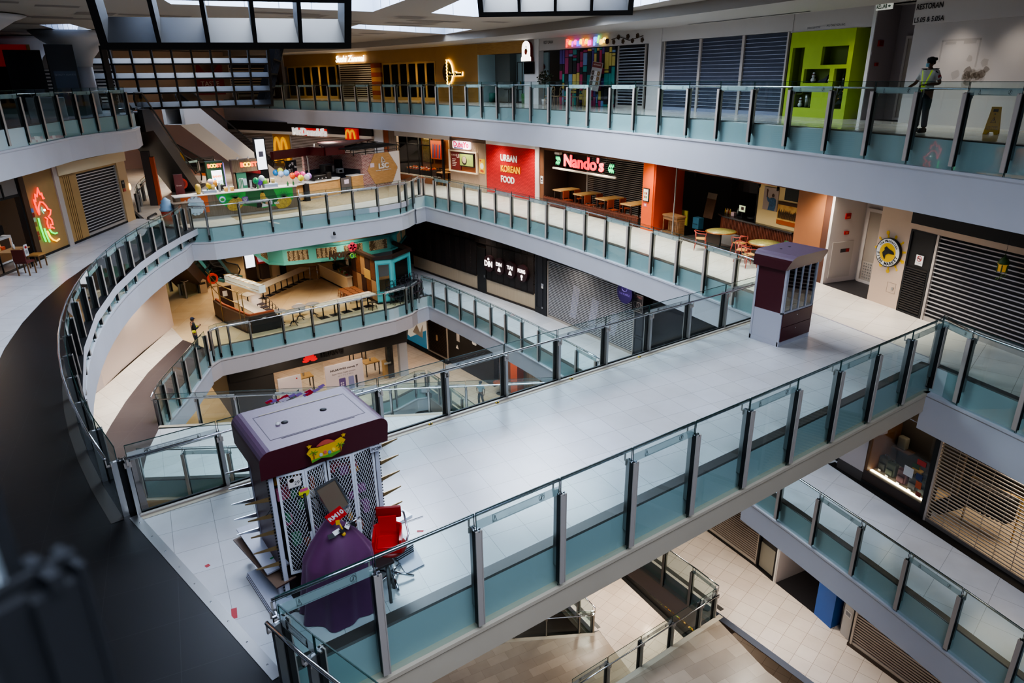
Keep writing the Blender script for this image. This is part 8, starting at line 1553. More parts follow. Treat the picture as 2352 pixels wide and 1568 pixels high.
for i in range(6):
    for j in range(2):
        for s in range(2):
            x = 16.4+.36*i; y = 34.75+.42*j+max(0, i-3)*.22; r_ = bchair(x, y, L3+.46*s+.0, .3, lab, grp, k0); k0 = k0 or r_
for k in range(3): x = 17.5+.25*k; o = bchair(x, 35.9+.12*k, L3+1.35, 0, 'upturned dark chair on top of the packed chairs', 'upturned chairs by the booth', k0); o.rotation_euler = (PI, 0, .4*k)
for k in range(5): bchair(9.75+.03*k, 35.6+.62*k, L3, -PI/2+.1*k, ('dark chair at the booth table closest to the round tables', 'second dark chair along the booth table', 'third dark chair along the booth table', 'fourth dark chair along the booth table', 'dark chair at the booth table nearest the white slanting row')[k], 'dark chairs along the booth table', k0)
# wooden booth seat with brass frame
t = thing('booth_seat', 'brown wooden booth with rust cushion and brass pipe frame', 'booth', (0, 0, L3)); bp = [(7.52, 38.9), (7.6, 37.6), (8.15, 34.95), (8.35, 34.75), (9.6, 34.75)]
b = MB(); b.prism(thick(bp, .12), .08, .92, mat('booth_brown', '#4a3426', .5)); b.obj('wood_panel', t); b = MB(); b.prism(thick(offset_path(bp, .12), .1), .5, 1.0, mat('cushion_rust', '#a5532c', .6)); b.obj('backrest_cushion', t); b = MB(); b.prism(thick(offset_path(bp[:4], .14), .45), .1, .45, mat('bench_black_pad', '#1f1a18', .6)); b.obj('bench', t)
b = MB(); b.prism(thick(offset_path(bp, -.02), .14), 0, .08, mat('booth_kick', '#2a1d15', .5)); b.obj('kickboard', t)
BRS = mat('brass_pipe', '#a98e5a', .3, .7); b = MB()
for p in ((7.62, 37.5), (8.05, 35.5), (7.9, 40.6), (8.15, 35.05)): b.tube([(p[0], p[1], .0), (p[0], p[1], 2.05), (p[0]+.1, p[1], 2.15)], .025, BRS, 8)
for z in (1.5, 2.12): b.tube([(7.75, 40.7, z), (7.62, 37.5, z), (8.05, 35.2, z)], .022, BRS, 8)
for z in (2.1, 2.35): b.tube([(8.15, 38.4, z), (9.0, 35.0, z)], .015, BRS, 6); b.tube([(8.5, 38.5, z), (9.35, 35.1, z)], .015, BRS, 6)
for q in range(8): f = q/7; b.tube([(8.15+.85*f, 38.4-3.4*f, 2.35), (8.5+.85*f, 38.5-3.4*f, 2.35)], .012, BRS, 5)
b.obj('brass_frame', t)
b = MB(); tr = MT((8.2, 38.4, 1.95)) @ MR(atan2(-3.4, .85), 4, 'Z'); b.box(0, 3.5, 0, .35, 0, .38, mat('lightbox_milk', '#cfd4c8', .4, emit=.25), tr); b.obj('light_box', t)
b = MB(); b.box(7.9, 8.6, 39.0, 39.1, 0, 1.55, DBW); b.box(8.1, 8.35, 38.98, 39.0, 1.0, 1.3, CTW); b.obj('end_screen', t)
t = thing('booth_table', 'long narrow white table beside the wooden booth', 'table', (9.0, 36.7, L3), atan2(-3.9, .5)+PI/2); MB().rbox(-.32, .32, -1.95, 1.95, .72, .76, TTOP, .01).obj('tabletop', t)
for y in (-1.5, 0, 1.5): b = MB(); b.cyl((0, y, 0), (0, y, .72), .035, PED); b.box(-.2, .2, y-.2, y+.2, 0, .025, PED); b.obj('pedestal', t)
b = MB(); b.box(8.35, 9.95, 34.7, 34.78, L3+.05, L3+.72, mat('booth_charcoal', '#2c2724', .5)); W0('charcoal_screen', b, 'charcoal low screen at the end of the booth table', 'screen')
for k, (x, y) in enumerate(((14.4, 42.86), (14.83, 42.72))):
    b = MB(); b.lathe([(.16, 0), (.16, .02), (.03, .04), (.025, .85), (.035, .88)], CHROME, (x, y, L3), 14)
    W0('stanchion', b, ('steel stanchion beside the slanting table row', 'steel stanchion beside the cream counter')[k], 'stanchion')
b = MB(); b.tube([(14.4, 42.86, L3+.84), (14.83, 42.72, L3+.84)], .02, RED, 6); W0('barrier_ribbon', b, 'red ribbon between the two steel stanchions', 'ribbon')
t = thing('totem_screen', 'slim dark totem with a white screen in the cafe hall', 'screen', (11.24, 45.5-.8, L3), .15); MB().rbox(-.36, .36, 0, .15, 0, 2.6, mat('totem_brown', '#3a2c24', .5), .02).obj('casing', t); b = MB(); b.box(-.3, .3, -.012, 0, .95, 2.55, emis('totem_white2', '#e4ecf8', 1.6)); b.box(-.14, .14, -.016, -.012, 1.9, 2.1, mat('totem_pic2', '#8a8a90', .6)); b.obj('display', t); MB().box(-.5, .5, -.25, .4, 0, .03, BLACK).obj('base_plate', t)
t = thing('touch_kiosk', 'red framed tilted information screen on a dark pedestal', 'kiosk', (12.15, 45.0, L3), .1); tr = MT((0, 0, 1.45)) @ MR(-.6, 4, 'X'); b = MB(); b.rbox(-.5, .5, -.06, .06, -.45, .45, mat('kiosk_red', '#d03428', .45), .02, 2, tr); b.obj('frame', t); b = MB(); b.box(-.4, .4, -.07, -.06, -.35, .35, mat('info_screen', '#b09aa8', .4, emit=.4, noise=.3), tr); b.obj('display', t); MB().rbox(-.28, .28, -.12, .25, 0, 1.2, mat('pedestal_dark', '#4a4040', .5), .01).obj('pedestal', t)
b = MB(); b.box(12.9, 13.7, 44.6, 45.1, L3, L3+.03, BLACK); b.box(13.1, 13.5, 44.8, 44.9, L3+.03, L3+1.4, BLACK); W0('black_stand', b, 'black display stand beside the red framed screen', 'stand')
t = thing('litter_bin', 'steel and wood square litter bin by the escalator', 'bin', (8.07, 44.2, L3), .2); MB().rbox(-.22, .22, -.22, .22, 0, .78, mat('bin_tan', '#a8937a', .5), .02).obj('body', t); MB().box(-.15, .15, -.23, -.22, .55, .68, BLACK).obj('opening', t)
railing('glass railing around the third level escalator opening', [(6.3, 47.0), (6.55, 45.6), (6.85, 44.3), (7.0, 43.5), (7.85, 44.1)], L3, -1, 0, None)
escalator('escalator with dark sides climbing from the third level hall', (5.2, 39.8, 0-.8), (8.3, 46.2, L3+.02), 1.0, mat('truss_dark3', '#3a2c28', .5)); escalator('escalator with a red glowing newel at the edge of the third level hall', (8.0, 52.2, -1.2), (9.9, 47.0, L3+.02), 1.0, mat('truss_teal3', '#3a7a80', .5))
b = MB(); b.disc(0, .5, .34, -.06, .06, mat('newel_red', '#b02a18', .4, emit=.3)); b.disc(0, .5, .2, -.07, -.06, BLACK); put('newel_disc', b.data('newel_disc'), None, (8.95, 45.2, L3), .2, None, 'red ringed escalator newel disc near the litter bin', 'sign')
b = MB(); b.lathe([(.06, 0), (.07, .12), (.04, .18)], BLACK, (0, 0, 0), 12); b.cyl((0, .02, .1), (0, -.1, .05), .05, BLACK); put('security_camera', b.data('security_camera'), None, (12.95, 34.05, -1.1), 0, None, 'small black camera on the fascia below the juice counter', 'camera')
# ================================================================== second level
F = WF([(7.38, 37.52), (18.2, 37.31)], 0, 1, L2); HB = mat('store_charcoal', '#2b2a2b', .5); WP = mat('poster_lilac', '#cfc9d4', .55)
mb = MB(); mb.box(0, 2.4, 0, .15, 0, 2.35, HB); mb.box(0, F.L, -.05, .2, 2.3, 3.1, HB); mb.box(-.1, 0, 0, 7, 0, 2.9, HB); mb.box(F.L-.55, F.L, 0, .3, 0, 2.45, mat('end_panel', '#a8adb6', .5)); mb.prism([(F.L, -.05), (F.L+3.6, 6.6), (F.L+3.4, 6.7), (F.L, .2)], 2.3, 3.1, HB); mb.box(F.L-1.3, F.L-.9, .2, .5, 0, 2.3, HB)
F.wall(mb, 'charcoal fascia and side of the phone store', 'wall_back')
mb = MB(); mb.box(0, F.L, 5.5, 5.6, 0, 2.6, mat('store_back', '#a5825a', .7)); F.wall(mb, 'tan rear partition of the phone store', 'wall_back')
t = F.thing('roof_beams', 'open roof framing of the phone store', 'roof');
for k in range(9): b = MB(); x = .2+1.3*k; b.box(x, x+.12, 0, 5.5, 2.85, 3.05, mat('beam_brown', '#4a3a2e', .6)); b.obj('cross_beam', t)
for k in range(4): b = MB(); b.box(0, F.L, 1.2+1.3*k, 1.3+1.3*k, 2.88, 3.0, MATS['beam_brown']); b.obj('long_beam', t)
for k in range(6): b = MB(); x = 3.0+1.4*k; b.box(x, x+.7, .8+.2*k, 1.6+.2*k, 2.7, 2.74, emis('panel_light', '#fff0d8', 2.5)); F.one('ceiling_panel', b, 'lit ceiling panel under the open store roof', 'light', 'lit panels in the phone store roof')
t = F.thing('store_poster', 'white poster showing an open laptop', 'poster'); MB().box(2.55, 3.9, -.06, 0, 0, 1.85, WP).obj('panel', t); b = MB(); b.yprism([(2.8, .55), (3.25, .7), (3.3, .42), (2.9, .3)], -.065, -.06, mat('laptop_dark', '#2c2030', .4)); b.yprism([(3.25, .7), (3.7, .95), (3.66, .5), (3.3, .42)], -.065, -.06, mat('laptop_teal', '#2a4a58', .4)); b.disc(3.65, 1.65, .05, -.065, -.06, RED, n=10); b.obj('laptop_picture', t)
t = F.thing('store_poster', 'large white poster showing slim phones and lettering', 'poster'); MB().box(5.35, 7.75, -.06, 0, 0, 1.92, WP).obj('panel', t); b = MB(); txt(b, 'HUAWEI nova 7', 6.55, 1.55, -.07, .18, INK, w=1.75, bold=.003); txt(b, 'Super Nova. Super Camera', 6.5, 1.3, -.07, .14, mat('text_grey', '#6a6670', .6), w=1.5); txt(b, 'SE | 7 | 7 Pro', 6.6, 1.12, -.07, .1, MATS['text_grey'], w=1.0)
for x, w, c in ((6.15, .42, '#5a4a8a'), (6.75, .35, '#7f86b8'), (7.2, .12, '#2a2a38')): b.yprism(rrect(x, x+w, .1, .95, .06), -.068, -.06, mat('phone_'+c[1:], c, .35))
for q in range(4): b.disc(6.28+.12*(q % 2), .5+.14*(q//2), .05, -.072, -.068, mat('lens_pale', '#c8c0e0', .4), n=12)
b.obj('phone_picture', t)
t = F.thing('shop_sign', 'red petal emblem with dark store lettering', 'sign'); b = MB()
for q in range(8): a = PI*(q+.5)/8; d = Vector((cos(a), sin(a))); nn = Vector((-d.y, d.x)); c = Vector((4.55, 2.5)); pts = [c+d*.06, c+d*.22+nn*.075, c+d*.42+nn*.06, c+d*.46, c+d*.42-nn*.06, c+d*.22-nn*.075]; b.yprism([tuple(p) for p in pts], -.09, -.06, mat('petal_red', '#d01a24', .4, emit=.5))
b.obj('petal_emblem', t); b = MB(); txt(b, 'HUAWEI', 5.95, 2.72, -.09, .34, mat('letter_dark', '#120f10', .4), w=1.35, bold=.016, ext=.02); b.obj('lettering', t)
for x0, x1 in ((3.95, 5.3), (7.8, 10.2)): t = F.thing('glass_wall', 'clear glass wall of the phone store '+('between the two white posters' if x0 < 5 else 'beside the larger white poster'), 'glass wall'); b = MB(); b.face([(x0, 0, 0), (x1, 0, 0), (x1, 0, 2.3), (x0, 0, 2.3)], SHOPGLASS); b.obj('pane', t)
def stand_table(x, y, lab):
    t = F.thing('display_table', lab, 'table', 'phone store tables', x, y, 0); MB().rbox(-.5, .5, -.42, .42, .86, .92, TT, .01).obj('tabletop', t)
    for sx in (-.44, .44):
        for sy in (-.36, .36): MB().box(sx-.03, sx+.03, sy-.03, sy+.03, 0, .86, HB).obj('leg', t)
    b = MB(); b.rbox(-.05, .05, -.02, .02, 0, .2, CTW, .005, 1, MT((0, 0, .92))); b.obj('phone_stand', t)
stand_table(8.9, 1.6, 'wooden phone table near the open corner of the store'); stand_table(4.6, 1.8, 'wooden phone table seen between the white posters'); stand_table(9.0, 4.0, 'wooden phone table deep inside the store')
b = MB(); b.rbox(9.3, 9.75, .25, .7, 0, 1.15, mat('plinth_gold', '#b9935a', .5), .02); b.box(9.3, 9.75, .2, .3, 1.0, 1.12, CTW); F.one('pale_plinth', b, 'tan plinth with a white top edge behind the store glass', 'plinth')
F = WF([(20.9, 44.5), (21.35, 37.3)], 0, 1, L2); mb = MB(); mb.box(0, F.L, .05, .3, 0, 3.9, mat('dark_front', '#1a1412', .6)); mb.box(0, F.L, -.3, .05, 0, .12, BLACK); F.wall(mb, 'dark unit beyond the phone store corner')
b = MB(); b.box(.6, 4.4, -.06, 0, .2, 3.4, mat('mural_white', '#d8cfc0', .5, emit=.25)); b.yprism([(.6, .9), (2.2, .5), (4.4, 1.6), (4.4, .2), (.6, .2)], -.07, -.06, mat('mural_teal', '#3f7a98', .5, emit=.2)); b.yprism([(1.2, 1.3), (3.4, 1.9), (4.2, 3.2), (2.6, 3.3), (1.6, 2.4)], -.075, -.06, mat('mural_flame', '#e87a3a', .5, emit=.3)); b.yprism([(.6, 2.0), (1.8, 2.6), (2.3, 3.4), (.6, 3.4)], -.08, -.06, mat('mural_gold', '#e8c23a', .5, emit=.3)); b.yprism([(2.6, 1.0), (3.2, 1.7), (3.6, 1.2), (4.0, 1.9), (3.9, .9)], -.085, -.06, CTW); F.one('backlit_mural', b, 'backlit orange and blue mural in the dark corner', 'mural')
shutter(F, 'black slatted shutter door beside the backlit mural', 4.5, 6.9, .1, 2.9, .11, mat('slat_dusk', '#3a302c', .4, .2), BLK, .04); b = MB(); b.box(5.6, 5.75, -.05, -.01, 1.2, 1.6, mat('lock_tan', '#a88a6a', .4)); F.one('door_lock', b, 'tan lock plate on the black shutter door', 'lock')
F = WF([(21.35, 37.3), (21.55, 32.4)], 0, 1, L2); mb = MB(); mb.box(0, F.L, 0, .3, 0, 3.9, mat('ink_wall', '#0d0c0d', .6)); F.wall(mb, 'plain black store front on the second level')
t = F.thing('shop_sign', 'pale rounded letter on the black store front', 'sign'); b = MB(); txt(b, 'a', 2.95, 2.55, -.06, 1.0, mat('letter_pale', '#d6d0c8', .5, emit=.2), bold=.02, ext=.02); b.obj('lettering', t); b = MB(); b.box(.9, 1.25, -.04, 0, 1.9, 2.9, mat('banner_grey', '#8f8a8a', .6)); b.yprism([(.75, 1.35), (.9, 1.6), (1.05, 1.35)], -.03, 0, CTW); F.one('pale_banner', b, 'narrow grey banner with a white triangle on black front', 'banner')
F = WF([(21.55, 32.4), (21.4, 26)], 0, 1, L2); OB = mat('orange_brown', '#b4562a', .6); mb = MB(); mb.box(0, 1.9, .4, .6, 0, 3.9, mat('orange_in', '#7a4a30', .7)); mb.box(1.9, 2.6, -.05, .6, 0, 3.9, MATS['orange_wall']); mb.box(2.6, F.L, .4, .6, 0, 3.9, MATS['ribbed_taupe']); F.wall(mb, 'orange pillared eatery front on the second level')
t = F.thing('round_table', 'round table under the white bridge beside the orange pillar', 'table', None, 1.0, -.2, 0); MB().lathe([(.42, 0), (.44, .03)], OB, (0, 0, .72), 24).obj('tabletop', t); b = MB(); b.cyl((0, 0, 0), (0, 0, .72), .04, PED); b.lathe([(.25, 0), (.25, .02)], PED, (0, 0, 0), 16); b.obj('pedestal', t)
# lower right row, second level
F = WF([(20.95, 18.0), (20.32, 12.45)], 0, 1, L2); mb = MB(); mb.box(0, F.L, -.04, .3, 0, .1, BLK); mb.box(0, F.L, .1, .3, .1, 3.9, mat('front_umber', '#231a18', .7)); F.wall(mb, 'dark backing of the second level shutter')
shutter(F, 'brown grey shutter on the second level beside the black glazed unit', .2, F.L-.02, .1, 3.2, .1, mat('slat_taupe', '#a3968e', .4, .25), mat('shop_umber', '#2c2220', .7), .045)
F = WF([(20.32, 12.45), (20.13, 11.53)], 0, 1, L2); t = F.thing('glazed_unit', 'black framed narrow glazed unit with notices', 'shop window'); b = MB(); box_frame(b, 0, F.L, 0, 3.2, .07, -.04, .1, BLK); b.box(.0, F.L, -.04, .1, 1.55, 1.65, BLK); b.obj('frame', t); b = MB(); b.box(.07, F.L-.07, .08, .1, .07, 3.1, mat('unit_dark', '#2c2824', .6)); b.box(.07, F.L-.07, .06, .08, .1, 1.2, mat('unit_pale', '#8f8a7e', .6)); b.obj('pane', t)
for x, z, w, h, c in ((.15, 1.95, .3, .5, '#c8ccd0'), (.12, 2.4, .14, .3, '#a05a3a'), (.55, 1.75, .22, .22, '#d8d8d6'), (.6, 2.1, .2, .3, '#3a3a40')): b = MB(); b.box(x, x+w, -.01, .0, z, z+h, mat('pinned_'+c[1:], c, .6)); b.obj('notice', t)
F = WF([(20.13, 11.53), (19.83, 9.67)], 0, 1, L2); mb = MB(); mb.box(0, .1, 0, 1.9, 0, 3.9, mat('pier_white', '#b8aeac', .7)); mb.box(.1, F.L, 1.9, 2.0, 0, 3.9, mat('hall_dark', '#3a302e', .8)); mb.box(0, .06, -.04, .0, 0, 3.9, CTW); F.wall(mb, 'pale pier and dark corridor on the second level')
mb = MB(); mb.box(.1, F.L, 0, 1.9, .001, .006, MATS['recess_floor']); put('floor', mb.data('floor'), None, F.loc, F.rot, None, 'black corridor floor beside the blue pillar', 'floor', None, 'structure')
BLU = mat('blue_pillar', '#1f4f96', .5); mb = MB(); mb.prism([(19.82, 9.67), (19.63, 8.93), (20.1, 8.85), (20.3, 9.55)], L2, L2+3.9, BLU); struct('wall_right', mb, 'bright blue pillar on the second level')
F = WF([(19.66, 8.85), (19.45, 8.2)], 0, 1, L2); mb = MB(); mb.box(0, F.L, 1.2, 1.3, 0, 3.9, mat('nook_grey', '#8a8482', .7)); mb.box(-.02, .05, .3, 1.2, 0, 3.9, MATS['nook_grey']); F.wall(mb, 'grey nook wall behind the white dispenser')
t = F.thing('dispenser_unit', 'slim white dispenser standing beside the blue pillar', 'dispenser', None, .38, .3, 0); MB().rbox(-.2, .2, -.18, .18, 0, 1.3, mat('unit_white2', '#a8a4a2', .5), .015).obj('body', t); b = MB(); b.box(-.13, .13, -.19, -.18, .85, 1.1, mat('unit_panel', '#c2c0c0', .5)); b.box(-.1, .1, -.195, -.19, .9, 1.05, mat('unit_print', '#7a7a80', .5)); b.obj('panel', t); MB().rbox(-.18, .18, -.16, .16, 1.3, 1.55, mat('unit_top', '#8f8a88', .5), .02).obj('tank', t); b = MB(); b.ball((0, -.1, 1.62), .06, RED, 10); b.obj('red_knob', t)
F = WF([(19.45, 8.2), (18.95, 3.0)], 0, 1, L2); mb = MB(); mb.box(0, F.L, .1, .3, .1, 3.9, MATS['front_umber']); mb.box(0, F.L, -.05, .3, 0, .12, mat('skirt_umber', '#3a2c24', .5)); F.wall(mb, 'dark backing of the shutter past the white dispenser')
shutter(F, 'grey shutter on the second level past the white dispenser', .1, F.L, .1, 3.2, .1, MATS['slat_taupe'], MATS['shop_umber'], .045)
# lowest level planter and dark shop front
t = thing('planter_bed', 'long dark edged bed of orange and green plants', 'planter', (0, 0, L1)); pa, pb = Vector((20.9, 20.2)), Vector((20.35, 15.2)); d = (pb-pa).normalized(); nn = Vector((-d.y, d.x)); pq = lambda s, o: tuple(pa+d*s+nn*o); Lp = (pb-pa).length
b = MB(); b.prism([pq(0, 0), pq(Lp, 0), pq(Lp, .12), pq(0, .12)], 0, .35, BLK); b.prism([pq(0, 1.2), pq(Lp, 1.2), pq(Lp, 1.3), pq(0, 1.3)], 0, 3.5, mat('l1_back', '#8a7a72', .7)); b.prism([pq(0, -.18), pq(Lp, -.18), pq(Lp, 0), pq(0, 0)], 0, .04, BLK); b.obj('kerb', t)
b = MB(); b.prism([pq(0, .12), pq(Lp, .12), pq(Lp, 1.2), pq(0, 1.2)], 0, .2, mat('soil', '#3a2a1a', .9)); b.obj('soil', t)
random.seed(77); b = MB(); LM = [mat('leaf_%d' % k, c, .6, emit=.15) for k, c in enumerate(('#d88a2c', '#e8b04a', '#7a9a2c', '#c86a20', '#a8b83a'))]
for k in range(900):
    s, o = uniform(0, Lp), uniform(.14, 1.15); c = Vector((*pq(s, o), uniform(.22, .5))); a = Vector((random.gauss(0, 1), random.gauss(0, 1), abs(random.gauss(0, .8)))).normalized()*uniform(.1, .2); w_ = a.orthogonal().normalized()*.03
    b.face([c, c+a*.5+w_, c+a, c+a*.5-w_], LM[min(4, int(random.random()*3)+(2 if sin(s*2.2) > .2 else 0))])
o = b.obj('plants', t); o['kind'] = 'stuff'
lamp('POINT', (20.6, 17.8, L1+1.8), 60, WARM, .2)
mb = MB(); mb.box(22.3, 22.5, 8, 46, L1, L2-.3, mat('l1_wall', '#6a5a52', .8)); struct('wall_right', mb, 'dim wall of the lowest visible level')
# ================================================================== people
def skin_mesh(chains, sub=2):
    """chains: lists of (point, radius) sharing start points by equality; first point of the first chain is the root"""
    vs = []; rs = []; es = []; idx = {}
    def vid(p, r):
        k = tuple(round(c, 4) for c in p)
        if k not in idx: idx[k] = len(vs); vs.append(k); rs.append(r)
        return idx[k]
    for ch in chains:
        prev = None
        for p, r in ch:
            i = vid(p, r)
            if prev is not None and prev != i: es.append((prev, i))
            prev = i
    me = bpy.data.meshes.new('skin_base'); me.from_pydata(vs, es, []); o = bpy.data.objects.new('skin_base', me); COL.objects.link(o)
    o.modifiers.new('s', 'SKIN'); sv = me.skin_vertices[0].data
    for i, r in enumerate(rs): sv[i].radius = r if isinstance(r, tuple) else (r, r)
    sv[0].use_root = True
    m = o.modifiers.new('u', 'SUBSURF'); m.levels = m.render_levels = sub
    dg = bpy.context.evaluated_depsgraph_get(); out = bpy.data.meshes.new_from_object(o.evaluated_get(dg)); bpy.data.objects.remove(o); bpy.data.meshes.remove(me)
    return out
def mid(a, b, f=.5): return tuple(a[i]+(b[i]-a[i])*f for i in range(3))
def person(label, loc, rot, P, col, H=1.7, head_turn=0, extras=()):
    """P: joint positions for arms and legs at 1.7 m height, figure faces -y"""
    k = H/1.7; t_sk = mat('skin_'+col['skin'][1:], col['skin'], .6)
    pel, wst, chs, nck = (0, 0, .93), (0, .01, 1.1), (0, .015, 1.3), (0, .0, 1.46)
    sh = {s: (s*.175, .01, 1.4) for s in (-1, 1)}; hip = {s: (s*.09, 0, .88) for s in (-1, 1)}
    body = [[(pel, (.15, .11)), (wst, (.14, .1)), (chs, (.16, .11)), (nck, .055), ((0, -.005, 1.53), .06)]]
    for s in (-1, 1):
        el, wr = P['elbow'][s], P['wrist'][s]
        body.append([(chs, (.16, .11)), (sh[s], .062), (mid(sh[s], el), .05), (el, .04), (mid(el, wr), .036), (wr, .026)])
        kn, an = P['knee'][s], P['ankle'][s]
        body.append([(pel, (.15, .11)), (hip[s], .1), (mid(hip[s], kn), .085), (kn, .058), (mid(kn, an, .4), .056), (an, .036), ((an[0], an[1]-.12, .04), .036)])
    me = skin_mesh(body); b = MB(); b.add(me, t_sk, Matrix()); b.sm = [True]*len(b.f)
    # head with face, turned on the neck
    T = MT((0, -.01, 1.6)) @ MR(head_turn, 4, 'Z'); hb = MB()
    hb.ball((0, 0, 0), .1, t_sk, 16, (.78, .95, 1.15)); hv = []
    for x, y, z in hb.v: hv.append((x*(1-.18*max(0, -z/.11)), y*.95-.012*(z < -.03), z))
    hb.v = hv
    hb.mesh([(-.012, -.078, -.025), (.012, -.078, -.025), (0, -.112, -.022), (0, -.08, .025)], [(0, 1, 2), (0, 2, 3), (2, 1, 3)], t_sk, True)
    for s in (-1, 1):
        hb.ball((s*.079, .01, -.005), .022, t_sk, 8, (.4, 1, 1.3)); hb.ball((s*.03, -.075, .012), .011, mat('eye_dark', '#15100e', .3), 8)
    hb.box(-.022, .022, -.082, -.07, -.058, -.05, mat('lip', '#7a4038', .6)); b.mesh([T @ Vector(p) for p in hb.v], hb.f, t_sk, True)
    # hands: palm and five unequal bent fingers
    for s in (-1, 1):
        el, wr = Vector(P['elbow'][s]), Vector(P['wrist'][s]); d = (wr-el).normalized(); pn = Vector(P.get('palm', {}).get(s, (-s, 0, 0))); pn = (pn-d*pn.dot(d)).normalized(); w_ = d.cross(pn)
        c = wr+d*.045; b.mesh([wr-d*.01+w_*.024+pn*.012, wr-d*.01-w_*.024+pn*.012, wr-d*.01-w_*.024-pn*.012, wr-d*.01+w_*.024-pn*.012, c+d*.045+w_*.04+pn*.011, c+d*.045-w_*.04+pn*.011, c+d*.045-w_*.04-pn*.011, c+d*.045+w_*.04-pn*.011], [(0, 1, 2, 3), (7, 6, 5, 4), (0, 4, 5, 1), (1, 5, 6, 2), (2, 6, 7, 3), (3, 7, 4, 0)], t_sk, True)
        for q, L_ in enumerate((.062, .074, .07, .055)):
            a = c+d*.04+w_*(.03-.02*q); b.tube([a, a+d*L_*.5+pn*.008, a+d*L_*.85+pn*.03, a+d*L_*.9+pn*.045], [.0095, .009, .008, .006], t_sk, 6)
        a = wr+d*.02+w_*.026; b.tube([a, a+d*.03+w_*.028+pn*.01, a+d*.06+w_*.03+pn*.03], [.012, .0105, .008], t_sk, 6)
    o = b.obj('person', None, label=label, cat='person'); o.location = loc; o.rotation_euler = (0, 0, rot); o.scale = (k, k, k)
    def wear(nm, chains, m, lab=None):
        me = skin_mesh(chains); me.materials.append(m); me.polygons.foreach_set('use_smooth', [True]*len(me.polygons)); return put(nm, me, o, label=lab)
    g = .018
    ch = [[(pel, (.155, .122)), (wst, (.16, .122)), (chs, (.18, .132)), ((0, .0, 1.44), .075)]]
    for s in (-1, 1):
        el = P['elbow'][s]; ch.append([(chs, (.18, .132)), (sh[s], .08), (mid(sh[s], el, .5), .068), (mid(sh[s], el, .72), .066)] if col.get('short') else [(chs, (.18, .132)), (sh[s], .08), (mid(sh[s], el), .066), (el, .056), (mid(el, P['wrist'][s], .9), .042)])
    wear('shirt', ch, mat('shirt_'+col['shirt'][1:], col['shirt'], .75))
    ch = [[((0, 0, 1.0), (.158, .124)), (pel, (.16, .128))]]
    for s in (-1, 1): kn, an = P['knee'][s], P['ankle'][s]; ch.append([(pel, (.16, .128)), (hip[s], .112), (mid(hip[s], kn), .1), (kn, .08), (mid(kn, an), .075), (mid(kn, an, .93), .07)])
    wear('trousers', ch, mat('trousers_'+col['trousers'][1:], col['trousers'], .8))
    for s in (-1, 1): an = P['ankle'][s]; q = MB(); q.rbox(an[0]-.048, an[0]+.048, an[1]-.19, an[1]+.07, an[2]-.085, an[2]+.03, mat('shoe_ink', '#0e0e10', .4), .035, 4); q.obj('shoe', o)
    q = MB(); cm = mat('cap_'+col['cap'][1:], col['cap'], .7); q.lathe([(.088, .03), (.097, .06), (.085, .115), (.03, .14), (.001, .142)], cm, (0, 0, 0), 18)
    if col.get('peak'): q.prism([(.07*cos(a), -.06-.1*sin(a)) for a in [PI*z/8 for z in range(9)]], .04, .05, cm)
    else: q.lathe([(.1, .05), (.115, .08), (.1, .12), (.02, .13)], cm, (.01, .01, 0), 18)
    q.v = [tuple(T @ Vector(p)) for p in q.v]; q.obj('cap', o)
    q = MB(); q.lathe([(.08, -.03), (.09, .035)], mat('hair_ink', '#120f0e', .7), (0, .012, 0), 16); q.v = [tuple(T @ Vector(p)) for p in q.v]; q.obj('hair', o) if not col.get('bald') else None
    if col.get('mask'):
        q = MB(); q.mesh([(x, -sqrt(max(0, 1-(x/.085)**2))*.1-.012*(1-abs(z+.04)/.05), z) for z in (-.085, -.06, -.035, -.005) for x in (-.068, -.035, 0, .035, .068)], [(i*5+j, i*5+j+1, i*5+j+6, i*5+j+5) for i in range(3) for j in range(4)], mat('mask_blue', '#7fb0bf', .7), True); q.v = [tuple(T @ Vector(p)) for p in q.v]; q.obj('face_mask', o)
    return o
LEG = {'knee': {-1: (-.1, -.02, .5), 1: (.1, -.03, .5)}, 'ankle': {-1: (-.11, .02, .09), 1: (.11, .01, .09)}}
P = dict(LEG, elbow={-1: (-.3, -.02, 1.14), 1: (.29, .03, 1.14)}, wrist={-1: (-.34, -.2, 1.05), 1: (.08, -.17, 1.12)}, palm={-1: (0, 0, -1), 1: (0, 0, -1)})
o = person('security guard in white shirt and blue face mask on the top walkway', (18.5, 8.62, L5), radians(-98), P, dict(skin='#7a5540', shirt='#c9c6c0', trousers='#14171f', cap='#14151a', short=1, mask=1), 1.7, -.55)
HV = mat('hi_vis', '#a8c83a', .5, emit=.15); q = MB()
for s in (-1, 1): q.mesh([(s*.1, -.1, 1.44), (s*.135, -.09, 1.44), (s*.05, -.165, 1.1), (s*.015, -.165, 1.1)], [(0, 1, 2, 3)], HV)
q.box(-.05, .05, -.17, -.16, .99, 1.1, HV); q.obj('hi_vis_strap', o)
q = MB(); q.box(-.04, .04, -.185, -.178, .8, .92, CTW); q.tube([(0, -.17, 1.0), (0, -.182, .92)], .006, HV, 5); q.obj('badge', o)
q = MB()
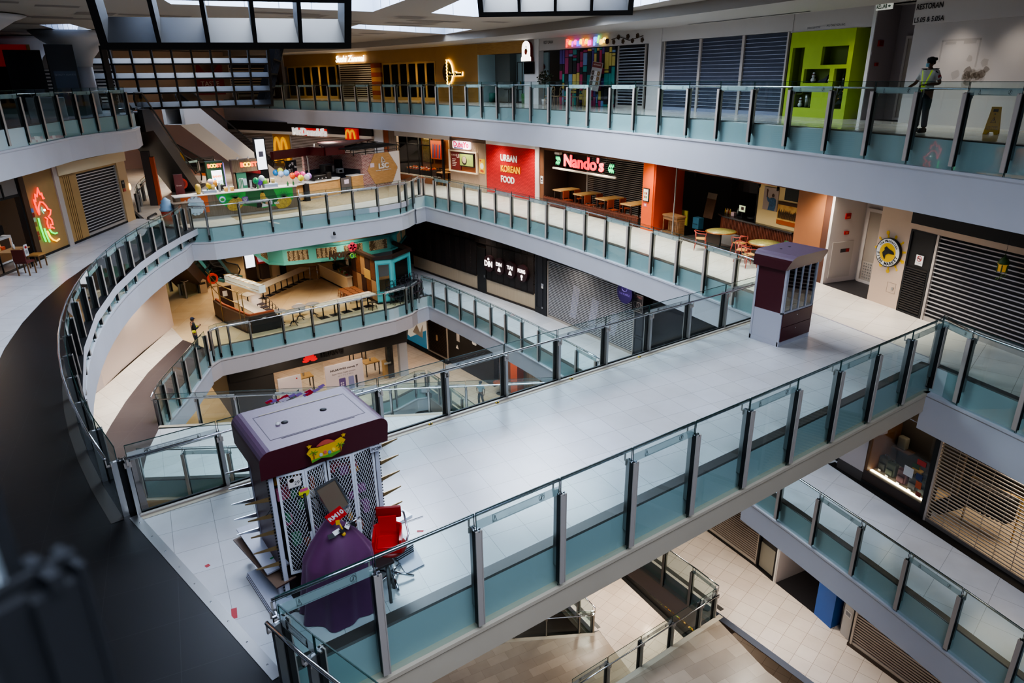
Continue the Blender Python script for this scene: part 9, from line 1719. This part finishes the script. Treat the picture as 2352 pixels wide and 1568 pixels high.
for s in (-1, 1): q.rbox(s*.14-.055, s*.14+.055, -.05, .06, 1.465, 1.482, BLACK, .008);
q.tube([(.2, -.08, 1.42), (.235, .0, 1.36), (.22, .06, 1.3)], .012, BLACK, 6); q.obj('epaulettes', o)
q = MB(); q.v = []; q.disc(0, 0, .04, -.005, .005, mat('patch_red', '#b0343c', .6), n=16); q.v = [tuple(MT((.275, -.02, 1.3)) @ MR(1.3, 4, 'Z') @ Vector(p)) for p in q.v]; q.obj('sleeve_patch', o)
q = MB(); q.tube([(.158*cos(a), .126*sin(a), 1.0) for a in [k*PI/10 for k in range(20)]], .02, BLACK, 6, True); q.obj('belt', o)
P = dict(LEG, elbow={-1: (-.24, -.02, 1.13), 1: (.24, -.05, 1.13)}, wrist={-1: (-.08, -.25, 1.2), 1: (.1, -.27, 1.18)}, palm={-1: (0, 0, 1), 1: (0, 0, 1)})
o = person('person in black and navy cap looking down at a phone', (5.55, 34.25, L3), radians(95), P, dict(skin='#8a6248', shirt='#131416', trousers='#1d2630', cap='#141a30', peak=1, mask=0), 1.58, 0)
q = MB(); q.rbox(-.04, .1, -.36, -.345, 1.2, 1.27, BLACK, .006); q.obj('phone', o)
q = MB(); q.rbox(-.26, -.12, -.02, .14, .96, 1.08, mat('pouch_yellow', '#d8d01c', .5), .03, 3); q.tube([(-.15, -.1, 1.1), (.0, -.16, 1.2), (.14, -.1, 1.38)], .012, MATS['pouch_yellow'], 6); q.box(.08, .17, -.26, -.16, 1.12, 1.19, MATS['pouch_yellow']); q.obj('yellow_pouch', o)
P = dict(elbow={-1: (-.3, .05, 1.16), 1: (.26, .08, 1.13)}, wrist={-1: (-.2, -.12, 1.02), 1: (.25, .0, .9)}, knee={-1: (-.1, -.1, .51), 1: (.09, .04, .5)}, ankle={-1: (-.1, -.06, .09), 1: (.1, .2, .13)})
person('walking guard in pale shirt and dark trousers on the second level', (19.48, 30.73, L2), radians(-60), P, dict(skin='#7a5a48', shirt='#a9bcc4', trousers='#1c2028', cap='#1c2234', short=1, mask=1), 1.52, .2)
